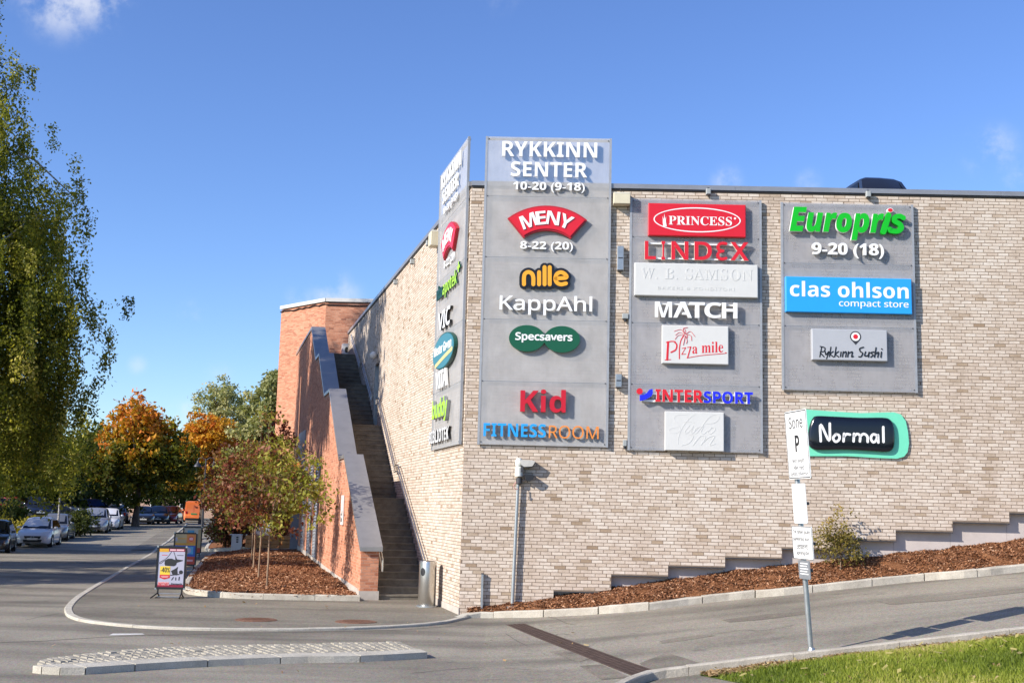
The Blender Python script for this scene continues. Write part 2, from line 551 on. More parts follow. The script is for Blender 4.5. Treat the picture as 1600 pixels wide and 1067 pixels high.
def wtext(fr, txt, sty, pxbox, o0, dep, mats, parent, offset=0.0, shear=0.0, each=True, name='letter', space=1.0):
    """lettering that fills the pixel box (x0,y0,x1,y1) measured on the photograph"""
    u0, z1 = fr.pick(pxbox[0], pxbox[1], o0 + dep); u1, z0 = fr.pick(pxbox[2], pxbox[3], o0 + dep)
    gl, asp = glyphs(txt, sty, offset, shear, space)
    return put_glyphs(gl, fr, u0, z0, u1, z1, o0, dep, mats, parent, each, name)

def smooth_line(pts, n=6):
    P = [np.array(p, float) for p in pts]
    if len(P) < 3: return P
    P = [2 * P[0] - P[1]] + P + [2 * P[-1] - P[-2]]
    out = []
    for i in range(1, len(P) - 2):
        for k in range(n):
            t = k / n
            out.append(.5 * ((2 * P[i]) + (-P[i - 1] + P[i + 1]) * t + (2 * P[i - 1] - 5 * P[i] + 4 * P[i + 1] - P[i + 2]) * t * t + (-P[i - 1] + 3 * P[i] - 3 * P[i + 1] + P[i + 2]) * t ** 3))
    out.append(P[-2])
    return out

def strokes(mb, fr, lines, wid, o0, o1, smooth=True, step=.0007):
    """raised pen strokes: each line of (u,z) points becomes a ribbon with round ends"""
    for li, pts in enumerate(lines):
        wd = wid
        if isinstance(pts, tuple): pts, wd = pts
        P = smooth_line(pts) if smooth else [np.array(p, float) for p in pts]
        n = len(P); Lf = []; Rt = []
        for i, p in enumerate(P):
            t = P[min(i + 1, n - 1)] - P[max(i - 1, 0)]; t = t / (np.linalg.norm(t) + 1e-9)
            q = np.array([-t[1], t[0]]) * wd / 2
            Lf.append(p + q); Rt.append(p - q)
        t0 = P[0] - P[1]; t0 = t0 / (np.linalg.norm(t0) + 1e-9)
        t1 = P[-1] - P[-2]; t1 = t1 / (np.linalg.norm(t1) + 1e-9)
        cap0 = [P[0] + wd / 2 * (math.cos(a) * np.array([-t0[1], t0[0]]) + math.sin(a) * t0) for a in np.linspace(0, PI, 6)[1:-1]]
        cap1 = [P[-1] + wd / 2 * (math.cos(a) * np.array([-t1[1], t1[0]]) + math.sin(a) * t1) for a in np.linspace(0, PI, 6)[1:-1]]
        top = o1 + li * step
        m = n
        V = [fr.P(p[0], p[1], top) for p in Lf] + [fr.P(p[0], p[1], top) for p in Rt] + [fr.P(p[0], p[1], o0) for p in Lf] + [fr.P(p[0], p[1], o0) for p in Rt]
        F = []
        for i in range(m - 1):
            F.append((m + i, m + i + 1, i + 1, i))
            F.append((i, i + 1, 2 * m + i + 1, 2 * m + i))
            F.append((3 * m + i, 3 * m + i + 1, m + i + 1, m + i))
        mb.add(V, F)
        for A, B, cp in ((Rt[0], Lf[0], cap0), (Lf[-1], Rt[-1], cap1)):
            ring = [A] + list(cp) + [B]
            a0, a1 = ring[0], ring[-1]
            k = len(ring)
            mb.add([fr.P(p[0], p[1], top) for p in ring] + [fr.P(p[0], p[1], o0) for p in ring],
                   [tuple(range(k))] + [(i + 1, i, k + i, k + i + 1) for i in range(k - 1)])
    return mb

def zl(fr, ox, oy, s, pts, off):
    """points measured on an enlarged view of the photograph -> (u, z)"""
    return [fr.pick(ox + x / s, oy + y / s, off) for x, y in pts]

def ell(cu, cz, ru, rz, n=40, a0=0.0, a1=2 * PI):
    return [(cu + ru * math.cos(a0 + (a1 - a0) * k / n), cz + rz * math.sin(a0 + (a1 - a0) * k / n)) for k in range(n)]

def ring(mb, fr, cu, cz, ru, rz, wd, o0, o1, n=48):
    V = []; F = []
    for k in range(n):
        c, s_ = math.cos(2 * PI * k / n), math.sin(2 * PI * k / n)
        a = (cu + ru * c, cz + rz * s_); b = (cu + (ru - wd) * c, cz + (rz - wd) * s_)
        V += [fr.P(a[0], a[1], o0), fr.P(a[0], a[1], o1), fr.P(b[0], b[1], o1), fr.P(b[0], b[1], o0)]
    for k in range(n):
        i, j = 4 * k, 4 * ((k + 1) % n)
        F += [(i, j, j + 1, i + 1), (i + 1, j + 1, j + 2, i + 2), (i + 2, j + 2, j + 3, i + 3)]
    mb.add(V, F)

# ------------------------------------------------------------------ helpers: bricks, ground sheets, kerbs
def bricks(name, fr, u0, u1, z0, z1, keep, mat, parent, seed=1, base=0.0, BL=.2235, BH=.0615, JL=.011, JH=.010, flip=False, slab=None, slabmat=None, umax=None):
    rng = np.random.default_rng(seed)
    A = []; Bv = []; Z = []
    rows = int((z1 - z0) / (BH + JH) + .5)
    off = 0.0
    for r in range(rows):
        z = z0 + r * (BH + JH)
        off = (off + rng.choice([1 / 3, 2 / 3, 1 / 3, .5, .28])) % 1.0
        st = np.arange(u0 - (BL + JL) * (1 + off), u1, BL + JL)
        a = np.maximum(st, u0); b = np.minimum(st + BL, u1 if umax is None else min(u1, umax(z + BH * .6)))
        k = (b - a) > .03
        if keep is not None:
            k &= keep((a + b) / 2, np.full(len(a), z + BH / 2))
        A.append(a[k]); Bv.append(b[k]); Z.append(np.full(k.sum(), z))
    A = np.concatenate(A); Bv = np.concatenate(Bv); Z = np.concatenate(Z); n = len(A)
    A = A + rng.normal(0, .0016, n); Z = Z + rng.normal(0, .001, n)
    top = base + .0012 + rng.random(n) * .0018 + (rng.random(n) < .06) * .0035
    til = rng.normal(0, .0006, n)
    g = .002
    V = np.zeros((n, 8, 3))
    Z1 = Z + BH
    for k, (u, z, o) in enumerate(((A, Z, base - .004), (Bv, Z, base - .004), (Bv, Z1, base - .004), (A, Z1, base - .004),
                                   (A + g, Z + g, top - til), (Bv - g, Z + g, top + til), (Bv - g, Z1 - g, top + til), (A + g, Z1 - g, top - til))):
        V[:, k] = fr.P(u, z, np.broadcast_to(o, (n,)))
    f = np.array([(4, 5, 6, 7), (0, 1, 5, 4), (1, 2, 6, 5), (2, 3, 7, 6), (3, 0, 4, 7)])
    if flip: f = f[:, ::-1]
    F = (np.arange(n)[:, None, None] * 8 + f[None]).reshape(-1, 4)
    tone = rng.beta(2.2, 1.5, n)
    W = V.reshape(-1, 3)
    mi_ = np.zeros(len(F), np.int32); tn = np.repeat(tone, 5)
    if slab is not None:
        sf = np.array([f for f in slab.f if len(f) == 4]) + len(W)
        W = np.concatenate([W, np.array(slab.v)]); F = np.concatenate([F, sf])
        mi_ = np.concatenate([mi_, np.ones(len(sf), np.int32)]); tn = np.concatenate([tn, np.full(len(sf), .5)])
    if parent is not None:
        mi = np.array(wmat(parent).inverted()); W = W @ mi[:3, :3].T + mi[:3, 3]
    me = fast_mesh(name, W, F, [mat, slabmat or mat], mi_, {'tone': tn})
    return link(bpy.data.objects.new(name, me), parent)

def inpoly(x, y, poly):
    x = np.asarray(x); y = np.asarray(y); ins = np.zeros(x.shape, bool)
    n = len(poly)
    for i in range(n):
        x0, y0 = poly[i][0], poly[i][1]; x1, y1 = poly[(i + 1) % n][0], poly[(i + 1) % n][1]
        if y0 == y1: continue
        c = ((y0 > y) != (y1 > y)) & (x < (x1 - x0) * (y - y0) / (y1 - y0) + x0)
        ins ^= c
    return ins

def area(poly):
    return .5 * sum(poly[i][0] * poly[(i + 1) % len(poly)][1] - poly[(i + 1) % len(poly)][0] * poly[i][1] for i in range(len(poly)))

def sheet(name, poly, zf, step, mat, skirt=0.0, rough=0.0, seed=0):
    """ground sheet over polygon (x,y): follows zf(x,y)"""
    poly = [(float(p[0]), float(p[1])) for p in poly]
    if area(poly) < 0: poly = poly[::-1]
    B = []
    for i, p in enumerate(poly):
        q = poly[(i + 1) % len(poly)]; d = math.hypot(q[0] - p[0], q[1] - p[1]); k = max(1, int(d / step))
        B += [(p[0] + (q[0] - p[0]) * j / k, p[1] + (q[1] - p[1]) * j / k) for j in range(k)]
    xs = [p[0] for p in poly]; ys = [p[1] for p in poly]
    gx, gy = np.meshgrid(np.arange(min(xs), max(xs), step) + step * .5, np.arange(min(ys), max(ys), step) + step * .5)
    gx = gx.ravel(); gy = gy.ravel()
    ins = inpoly(gx, gy, poly)
    gx, gy = gx[ins], gy[ins]
    bx = np.array(B)
    if len(gx):
        d2 = np.min((gx[:, None] - bx[None, :, 0]) ** 2 + (gy[:, None] - bx[None, :, 1]) ** 2, axis=1)
        ok = d2 > (step * .4) ** 2; gx, gy = gx[ok], gy[ok]
    pts = [Vector(p) for p in B] + [Vector((a, b)) for a, b in zip(gx, gy)]
    nb = len(B)
    vo, eo, fo, _, _, _ = delaunay_2d_cdt(pts, [], [list(range(nb))], 1, 1e-5)
    x = np.array([v.x for v in vo]); y = np.array([v.y for v in vo])
    z = zf(x, y)
    if rough:
        rr = np.random.default_rng(seed); z = z + rr.normal(0, rough, len(z))
    V = np.stack([x, y, z], 1).tolist(); F = [list(f) for f in fo]
    if skirt:
        n0 = len(V)
        zb = zf(bx[:, 0], bx[:, 1])
        V += [(a, b, c + .0) for (a, b), c in zip(B, zb)] + [(a, b, c - skirt) for (a, b), c in zip(B, zb)]
        for i in range(nb):
            j = (i + 1) % nb
            F.append([n0 + j, n0 + i, n0 + nb + i, n0 + nb + j][::-1])
    me = fast_mesh(name, np.array(V), F, [mat], smooth=False)
    o = link(bpy.data.objects.new(name, me))
    return tag(o, kind='structure')

def resample(pts, step):
    P = [np.array(p[:2], float) for p in pts]
    out = [P[0]]; acc = 0
    for a, b in zip(P[:-1], P[1:]):
        d = np.linalg.norm(b - a); k = max(1, int(round(d / step)))
        for j in range(1, k + 1): out.append(a + (b - a) * j / k)
    return out

def kerb(name, path, wd, ht, mat, stone=1.0, smooth=True, seed=3, gap=.012, base=None, rough=.004, side=1, jit=.006):
    """kerb stones along a ground path; the width goes to the left (side=1) of it"""
    rng = np.random.default_rng(seed)
    P = smooth_line([p[:2] for p in path], 10) if smooth else [np.array(p[:2], float) for p in path]
    P = [np.array(p) for p in P]
    S = np.concatenate([[0], np.cumsum([np.linalg.norm(b - a) for a, b in zip(P[:-1], P[1:])])])
    PX = np.array([p[0] for p in P]); PY = np.array([p[1] for p in P])
    def at(s_): return np.array([np.interp(s_, S, PX), np.interp(s_, S, PY)])
    mb = MB(); s_ = 0.0
    hf = ht if callable(ht) else (lambda q: ht)
    while s_ < S[-1] - .05:
        e = min(S[-1], s_ + stone * rng.uniform(.9, 1.1))
        k = max(2, int((e - s_) / .25) + 1)
        q = np.linspace(s_ + gap / 2, e - gap / 2, k)
        j0 = rng.normal(0, rough)
        sec = []
        for v in q:
            p = at(v); t = at(min(v + .05, S[-1])) - at(max(v - .05, 0)); t = t / np.linalg.norm(t); nn = np.array([-t[1], t[0]]) * side
            zb = float(G(p[0], p[1])) if base is None else base(p[0], p[1])
            h = hf(v) + j0
            bv = min(.02, h * .3)
            a = p + nn * rng.normal(0, jit * .3); b = p + nn * wd
            row = [(a[0], a[1], zb - .12), (a[0], a[1], zb + h - bv), (a[0] + nn[0] * bv, a[1] + nn[1] * bv, zb + h + rng.normal(0, jit * .2)),
                   (b[0] - nn[0] * bv, b[1] - nn[1] * bv, zb + h + rng.normal(0, jit * .2)), (b[0], b[1], zb + h - bv), (b[0], b[1], zb - .12)]
            sec.append(row)
        V = [p for r in sec for p in r]; F = []
        for i in range(k - 1):
            for c in range(5):
                f = (i * 6 + c, i * 6 + c + 1, (i + 1) * 6 + c + 1, (i + 1) * 6 + c)
                F.append(f if side == 1 else f[::-1])
        F.append(tuple(range(6))[::-1]); F.append(tuple((k - 1) * 6 + c for c in range(6)))
        mb.add(V, F)
        s_ = e
    return tag(mb.build(name, mat), kind='structure')
# ================================================================== THE SHOPPING CENTRE
ROOF = 9.28
UR, ULF = 16.0, 23.85
centre = thing('shopping_centre', 'two-storey retail block of cream and tan brick with a zinc roof edge', 'building', C0)
# stepped foot of the front wall
STEPS = [WR.pick(x, y, .0) for x, y in ((865, 923), (955, 898), (1044, 884), (1133, 870.5))]
du = (STEPS[3][0] - STEPS[1][0]) / 2
st_u = [s[0] for s in STEPS]; st_z = [s[1] for s in STEPS]
while st_u[-1] < UR:
    st_u.append(st_u[-1] + du); st_z.append(st_z[-1] + .214)
st_u = np.array(st_u); st_z = np.array(st_z)
def foot(u):
    u = np.asarray(u, float)
    i = np.searchsorted(st_u, u) - 1
    return np.where(i < 0, -1.0, st_z[np.clip(i, 0, len(st_z) - 1)])
slab = MB()
edges = [0.0] + st_u.tolist()[:-1] + [UR]
edges = [e for e in edges if e <= UR]
if edges[-1] < UR: edges.append(UR)
for a, b in zip(edges[:-1], edges[1:]):
    slab.fbox(WR, a, b, max(-.4, float(foot((a + b) / 2))), ROOF, -.30, 0.0)
bricks('wall', WR, 0.0, UR, -.05, ROOF - .02, None, MT['cream_brick'], centre, 5, slab=slab, slabmat=MT['mortar'], umax=lambda z: float(min([su for su, sz in zip(st_u, st_z) if sz > z] + [UR])))
# side wall with a doorway on a stair landing
DU0, DU1, DZ0, DZ1 = 13.95, 15.0, 4.82, 6.98
slab = MB()
for a, b, c, d in ((0, DU0, -.3, ROOF), (DU0, DU1, -.3, DZ0), (DU0, DU1, DZ1, ROOF), (DU1, ULF, -.3, ROOF)):
    slab.fbox(WL, a, b, c, d, -.30, 0.0)
bricks('wall', WL, 0.004, ULF, .175, ROOF - .02, lambda u, z: ~((u > DU0 - .02) & (u < DU1 + .02) & (z > DZ0) & (z < DZ1 + .02)), MT['cream_brick'], centre, 9, slab=slab, slabmat=MT['mortar'])
MB().fbox(WL, -.012, 3.72, -.25, .17, 0.0, .016).build('plinth', MT['concrete'], centre)
m = MB()
for i, (a, b) in enumerate(zip(edges[:-1], edges[1:])):
    if foot((a + b) / 2) > 0: m.fbox(WR, a + .003, b - .003, -.4, float(foot((a + b) / 2)) - .004, -.5, -.165)
m.build('plinth', MT['plinth'], centre)
m = MB()
for a, b in zip(edges[:-1], edges[1:]):
    zf = float(foot((a + b) / 2))
    if zf > 0: m.fbox(WR, a, b, zf - .022, zf - .003, -.17, .02)
m.build('flashing', MT['dark_metal'], centre)
core = [C0[:2] + A1[:2] * .35 + np.array([-.02, .35]), C0[:2] + A1[:2] * UR + np.array([0, .32]), C0[:2] + A1[:2] * UR + np.array([0, 26.]), C0[:2] + LD[:2] * ULF + np.array([.35, 0])]
MB().vprism([tuple(p) for p in core], -.5, 8.9).build('roof_deck', MT['concrete'], centre)
# roof edge
m = MB()
k = 0; seams = list(np.arange(0, UR, 2.9)) + [UR]
for a, b in zip(seams[:-1], seams[1:]):
    m.fbox(WR, a + (.0 if a == 0 else .004), b, ROOF + .012, ROOF + .115, -.36, .055)
seams = list(np.arange(0, ULF, 2.9)) + [ULF]
for a, b in zip(seams[:-1], seams[1:]):
    m.fbox(WL, a + (.0 if a == 0 else .004), b, ROOF + .012, ROOF + .115, -.36, .055)
m.build('coping', MT['coping'], centre)
m = MB(); m.fbox(WR, 0.01, UR, ROOF - .018, ROOF + .012, -.3, .03); m.fbox(WL, 0.01, ULF, ROOF - .018, ROOF + .012, -.3, .03)
m.build('coping_shade_strip', MT['dark_metal'], centre)  # dark strip standing in for the shadow line below the coping
dr = MB().fbox(WL, DU0 + .02, DU1 - .02, DZ0 + .02, DZ1 - .02, -.22, -.16).build('door', simple('grey_door', (.30, .30, .31), .5), centre)
MB().tube([WL.P(DU0 + .16, 5.85, -.14), WL.P(DU0 + .28, 5.85, -.14)], .012).build('handle', MT['stainless'], dr)
m = MB(); m.fbox(WL, DU0 - .001, DU0 + .05, DZ0, DZ1, -.2, .012); m.fbox(WL, DU1 - .05, DU1 + .001, DZ0, DZ1, -.2, .012)
m.build('door_frame', MT['galv'], centre)

# ------------------------------------------------------------------ brick stair house against the side wall
SW0, SW1 = 1.22, 1.64
PROF = [(3.65, 1.24), (8.0, 3.55), (9.42, 3.55), (13.2, 5.86), (15.0, 5.86), (17.8, 7.58), (19.2, 7.58), (21.8, 9.1), (30.6, 9.1)]
PU = np.array([p[0] for p in PROF]); PZ = np.array([p[1] for p in PROF])
stair = thing('stair_wing', 'red brick outdoor stairway with grey metal capped parapet rising along the side wall', 'stairway', WL.P(3.65, 0, 1.4))
m = MB(); 
m.cur = 0
for (a, za), (b, zb_) in zip(PROF[:-1], PROF[1:]):
    B = [WL.P(a, -.3, SW1), WL.P(b, -.3, SW1), WL.P(b, -.3, SW0), WL.P(a, -.3, SW0)]
    T = [WL.P(a, za, SW1), WL.P(b, zb_, SW1), WL.P(b, zb_, SW0), WL.P(a, za, SW0)]
    m.hexa(B, T)
def bed_z(u): return np.interp(u, [3.6, 10, 23, 31], [.16, .22, .52, .55])
bricks('parapet', WL, 3.65, 30.6, .03, 9.1, lambda u, z: (z < np.interp(u, PU, PZ) - .09) & (z > .1), MT['red_brick'], stair, 21, base=SW1, slab=m, slabmat=MT['red_mortar'], flip=True)
FE = Frame(WL.P(3.65, 0, 0), LN, -LD)                       # short front end of the parapet
bricks('parapet_end', FE, SW0, SW1 + .012, .255, 1.2, None, MT['red_brick'], stair, 22, base=.0)
MB().fbox(FE, SW0 - .03, SW1 + .03, -.2, .25, -.3, .022).build('plinth', MT['concrete'], stair)
m = MB()
for a in np.arange(4.0, 30, 2.2):
    b = a + 2.194
    m.hexa([WL.P(a, -.2, SW1 + .014), WL.P(b, -.2, SW1 + .014), WL.P(b, -.2, SW1 - .1), WL.P(a, -.2, SW1 - .1)],
           [WL.P(a, bed_z(a) + .12, SW1 + .014), WL.P(b, bed_z(b) + .12, SW1 + .014), WL.P(b, bed_z(b) + .12, SW1 - .1), WL.P(a, bed_z(a) + .12, SW1 - .1)])
m.build('base_course', MT['concrete'], stair)
def coping_run(pts, name='coping', step=1.25):
    m = MB()
    for (a, za), (b, zb_) in zip(pts[:-1], pts[1:]):
        n = max(1, int(round((b - a) / step)))
        for i in range(n):
            u0 = a + (b - a) * i / n + (.004 if i else 0); u1 = a + (b - a) * (i + 1) / n - .004
            y0 = za + (zb_ - za) * (u0 - a) / (b - a); y1 = za + (zb_ - za) * (u1 - a) / (b - a)
            B = [WL.P(u0, y0 - .06, SW1 + .05), WL.P(u1, y1 - .06, SW1 + .05), WL.P(u1, y1 - .06, SW0 - .07), WL.P(u0, y0 - .06, SW0 - .07)]
            T = [WL.P(u0, y0 + .035, SW1 + .05), WL.P(u1, y1 + .035, SW1 + .05), WL.P(u1, y1 + .045, SW0 - .07), WL.P(u0, y0 + .045, SW0 - .07)]
            m.hexa(B, T)
    return m.build(name, MT['coping'], stair)
coping_run([(3.55, 1.24), (8.05, 3.62)])
coping_run([(8.06, 3.60), (9.36, 3.60)])
coping_run([(9.37, 3.58), (13.25, 5.93)])
coping_run([(13.26, 5.91), (14.92, 5.91)])
coping_run([(14.93, 5.88), (17.85, 7.66)])
coping_run([(17.86, 7.63), (19.12, 7.63)])
coping_run([(19.13, 7.60), (21.85, 9.19)])
coping_run([(21.86, 9.17), (30.4, 9.17)], step=3)
# flights
def flight(u, z, n, rise, run):
    pts = []
    for i in range(n):
        pts.append((u + i * run, z + i * rise, z + (i + 1) * rise))
    return pts, u + n * run, z + n * rise
st = MB(); u, z = 3.72, 0.0
lay = ((15, .1655, .288, 1.15), (14, .167, .288, 1.3), (10, .17, .288, 1.1), (9, .172, .288, 1.8))
lands = []
for n, rise, run, ld in lay:
    s_, u, z = flight(u, z, n, rise, run)
    for a, zb_, zt in s_:
        st.fbox(WL, a, a + run - .0, zb_ - .45, zt - .036, .018, SW0 - .004)
        st.fbox(WL, a - .022, a + run - .024, zt - .036, zt, .018, SW0 - .004)
    lands.append((u, z))
    st.fbox(WL, u - .022, u + ld, z - .5, z - .002, .018, SW0 - .004)
    u += ld - .006
st.fbox(WL, u, 24.2, z - .5, z, .018, SW0 - .004)
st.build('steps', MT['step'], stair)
# hand rails on the side wall and a stub on the parapet
hr = MB()
def rail(pts, o=.085):
    for dz in (0.0, -.17):
        q = [WL.P(a, b + dz, o) for a, b in pts]
        hr.tube(q, .021, 8)
    for (a, b) in (pts[0], pts[-1]):
        hr.tube([WL.P(a, b, o), WL.P(a, b - .17, o)], .021, 8)
        hr.tube([WL.P(a, b - .08, o), WL.P(a, b - .08, .0)], .012, 6)
    for i in range(len(pts) - 1):
        for k in (.3, .7):
            a = pts[i][0] + (pts[i + 1][0] - pts[i][0]) * k; b = pts[i][1] + (pts[i + 1][1] - pts[i][1]) * k
            hr.tube([WL.P(a, b - .085, o), WL.P(a, b - .13, .0)], .010, 6)
rail([(3.75, 1.0), (8.6, 3.42), (9.25, 3.42)])
rail([(9.35, 3.55), (13.2, 5.72), (13.75, 5.72)])
rail([(15.05, 5.95), (18.0, 7.42), (18.7, 7.42)])
rail([(18.8, 7.5), (22.0, 9.0)])
hr.build('handrail', MT['stainless'], stair, smooth=True)
q = MB(); q.tube([WL.P(3.50, .72, SW0 - .075), WL.P(4.6, 1.32, SW0 - .075)], .02, 8); q.tube([WL.P(3.50, .98, SW0 - .075), WL.P(4.6, 1.58, SW0 - .075)], .02, 8)
q.tube([WL.P(3.50, .72, SW0 - .075), WL.P(3.50, .98, SW0 - .075)], .02, 8)
q.build('handrail', MT['stainless'], stair, smooth=True)
# louvred vents and the slit window in the outer face
def louvre(u0, u1, z0, z1, name='louvre'):
    m = MB()
    m.fbox(WL, u0 - .05, u0, z0, z1, SW1 + .01, SW1 + .06); m.fbox(WL, u1, u1 + .05, z0, z1, SW1 + .01, SW1 + .06)
    m.fbox(WL, u0 - .05, u1 + .05, z1, z1 + .05, SW1 + .01, SW1 + .06)
    z = z0
    while z < z1 - .08:
        m.hexa([WL.P(u0, z, SW1 + .055), WL.P(u1, z, SW1 + .055), WL.P(u1, z + .02, SW1 + .012), WL.P(u0, z + .02, SW1 + .012)],
               [WL.P(u0, z + .012, SW1 + .055), WL.P(u1, z + .012, SW1 + .055), WL.P(u1, z + .09, SW1 + .012), WL.P(u0, z + .09, SW1 + .012)])
        z += .11
    m.build(name, MT['louvre'], stair)
MT['louvre'] = simple('louvre_metal', (.34, .34, .35), .5, metal=.3)
louvre(15.6, 16.7, .5, 3.75); louvre(18.0, 19.2, .55, 3.8); louvre(20.8, 22.0, .6, 3.75)
MB().fbox(WL, 22.6, 26.0, 3.7, 5.2, SW1 + .01, SW1 + .05).build('vent_panel', MT['louvre'], stair)
MB().fbox(WL, 26.5, 27.0, 5.0, 7.75, SW1 - .0, SW1 + .02).build('slit_window', simple('dark_glass', (.02, .022, .025), .12, var=.0), stair)

# ------------------------------------------------------------------ brick tower behind
T0 = aty(510, 466, 53.0); TZ = float(T0[2]); T0 = np.array([T0[0], T0[1], 0])
tower = thing('brick_tower', 'tall plain orange brick tower with chamfered corner and pale roof edge behind the stairway', 'building', T0)
TLd = np.array([-.7071, .7071, 0]); TF = Frame(T0, A1, (A1[1], -A1[0], 0)); TLf = Frame(T0 + TLd * 3.55, -TLd, (-.7071, -.7071, 0))
s1 = MB().fbox(TF, 0, 6.5, -.5, TZ - .22, -.4, 0); 
bricks('wall', TF, 0, 6.5, 3.0, TZ - .2, None, MT['red_brick'], tower, 31, slab=s1, slabmat=MT['red_mortar'])
s1 = MB().fbox(TLf, 0, 3.55, -.5, TZ - .22, -.4, 0)
bricks('wall', TLf, 0, 3.55, .3, TZ - .2, lambda u, z: np.random.default_rng(4).random(len(u)) > .012, MT['red_brick'], tower, 32, slab=s1, slabmat=MT['red_mortar'])
bk = [T0[:2] + np.array([.5, .5]), T0[:2] + np.array([6.4, .5]), T0[:2] + np.array([6.4, 7.0]), T0[:2] + TLd[:2] * 3.5 + np.array([.4, 4.0]), T0[:2] + TLd[:2] * 3.5 + np.array([.3, .35])]
MB().vprism([tuple(p) for p in bk], -.5, TZ - .3).build('core', MT['red_mortar'], tower)
m = MB(); m.fbox(TF, -.0, 6.5, TZ - .16, TZ, -.5, .09); m.fbox(TLf, 0, 3.55, TZ - .16, TZ, -.5, .09)
m.build('coping', MT['offwhite'], tower)
m = MB()
rg = random.Random(5)
for fr, n in ((TF, 6.5), (TLf, 3.55)):
    pts = [fr.P(k * n / 14, TZ - .25 - rg.random() * .07, .05) for k in range(15)]
    m.tube(pts, .025, 6)
m.build('cable', MT['black'], tower)
cab = thing('ventilation_cabinet', 'white cabinet with a round black opening at the top of the stairway', 'cabinet', WL.P(24.0, lands[-1][1], .35))
FC = Frame(WL.P(23.9, lands[-1][1], 0), LN, -LD)
vu, vz = FC.pick(541.5, 546.5)
MB().bbox(FC, vu - .16, vu + .17, 0, vz + .26, -.4, 0).build('casing', MT['white'], cab)
m = MB(); m.prism(FC, ell(vu, vz, .075, .12), .001, .02); m.build('opening', MT['black'], cab)
# far small box of the stair house door at the foot of the tower
pc = gp(461, 863)
ut = thing('utility_cabinet', 'tall slate grey cabinet at the foot of the brick wall behind the young trees', 'cabinet', pc)
MB().box((pc[0], pc[1], pc[2] - .05), .38, .5, 1.65).build('casing', simple('slate_paint', (.16, .17, .19), .5), ut)
MB().box((pc[0], pc[1], pc[2] + 1.6), .44, .56, .05).build('lid', MT['galv'], ut)
# white plate with stair pictogram
pl = thing('pictogram_plate', 'narrow white plate with black pictograms on the sunlit red brick parapet', 'sign', WL.P(8.0, 2.0, SW1))
FO = Frame(WL.P(0, 0, 0), -LD, LN)
MB().bbox(FO, -8.25, -7.75, 1.72, 2.52, SW1 + .012, SW1 + .04, .004).build('plate', MT['white'], pl)
for a, b, c, d in ((-7.93, -7.85, 1.98, 2.10), (-8.13, -8.02, 1.80, 1.93), (-7.98, -7.9, 1.80, 1.9)): MB().fbox(FO, a, b, c, d, SW1 + .04, SW1 + .046).build('pictogram', MT['black'], pl)
MB().prism(FO, ell(-8.07, 2.0, .035, .035, 14), SW1 + .04, SW1 + .046).build('pictogram', MT['black'], pl)
# flag poles on the wall far back
for i, (uu, zz) in enumerate(((17.5, 3.9), (19.5, 4.1))):
    fp = thing('wall_flagpole', ('thin brown pole slanting from the red brick wall above the young trees', 'slanting wall pole with a small orange pennant hanging from it')[i], 'flagpole', WL.P(uu, zz, SW1))
    a = WL.P(uu, zz, SW1); b = WL.P(uu + 1.0, zz - .75, SW1 + 1.2)
    MB().tube([a, b], .03, 8).build('pole', simple('pole_brown', (.25, .14, .09), .6), fp)
    if i == 1:
        c = a * .45 + b * .55; 
        MB().hexa([a * .7 + b * .3 + np.array([0, 0, -.3]), c + np.array([0, 0, -.55]), c + np.array([.02, 0, -.55]), a * .7 + b * .3 + np.array([.02, 0, -.3])],
                  [a * .7 + b * .3 + np.array([0, 0, -.03]), c + np.array([0, 0, -.03]), c + np.array([.02, 0, -.03]), a * .7 + b * .3 + np.array([.02, 0, -.03])]).build('pennant', simple('orange_cloth', (.65, .16, .03), .8), fp)
# ================================================================== SIGN PANELS AND SIGNS
def panel_mat(name, col, see):
    m, t, p, o = newmat(name)
    g = nd(t, 'ShaderNodeNewGeometry')
    n1 = noise(t, 2.2, 5, .6); n2 = noise(t, 7.0, 4, .7, None, (1, 1, .25))
    c = mixcol(t, .5, ramp(t, n1, [(.3, tuple(v * .9 for v in col)), (.7, tuple(v * 1.1 for v in col))]), ramp(t, n2, [(.3, (.42, .42, .42)), (.75, (.58, .58, .58))]), 'OVERLAY')
    t.links.new(c, p.inputs['Base Color']); p.inputs['Roughness'].default_value = .45
    tr = nd(t, 'ShaderNodeBsdfTransparent'); mx = nd(t, 'ShaderNodeMixShader'); mx.inputs[0].default_value = see
    t.links.new(p.outputs[0], mx.inputs[1]); t.links.new(tr.outputs[0], mx.inputs[2]); t.links.new(mx.outputs[0], o.inputs[0])
    return m
MT['panel'] = panel_mat('perforated_grey_panel', (.54, .535, .525), .57)
MT['panel_dark'] = panel_mat('perforated_slate_panel', (.43, .43, .445), .57)
MT['panel_rail'] = simple('panel_rail', (.36, .37, .38), .45, metal=.3)
MT['red'] = simple('red_acrylic', (.62, .012, .022), .3, var=.02)
MT['red_side'] = simple('red_side', (.40, .01, .018), .4, var=.02)
MT['deep_red'] = simple('crimson_acrylic', (.50, .006, .02), .3, var=.02)
MT['lwhite'] = simple('white_acrylic', (.82, .82, .80), .35, var=.02)
MT['lside'] = simple('letter_side', (.66, .65, .61), .5, var=.04)
MT['cream_side'] = simple('cream_side', (.74, .66, .55), .5, var=.04)
MT['yellow'] = simple('amber_acrylic', (.80, .36, .02), .35, var=.02)
MT['sblack'] = simple('black_acrylic', (.008, .008, .009), .3, var=.02)
MT['navy'] = simple('navy_gloss', (.006, .008, .014), .14, var=.05)
MT['green'] = simple('bottle_green', (.005, .085, .035), .3, var=.02)
MT['lime'] = simple('lime_acrylic', (.40, .72, .01), .35, var=.02)
MT['vgreen'] = simple('vivid_green', (.004, .44, .01), .35, var=.02)
MT['mint'] = simple('mint_panel', (.16, .64, .42), .45, var=.03)
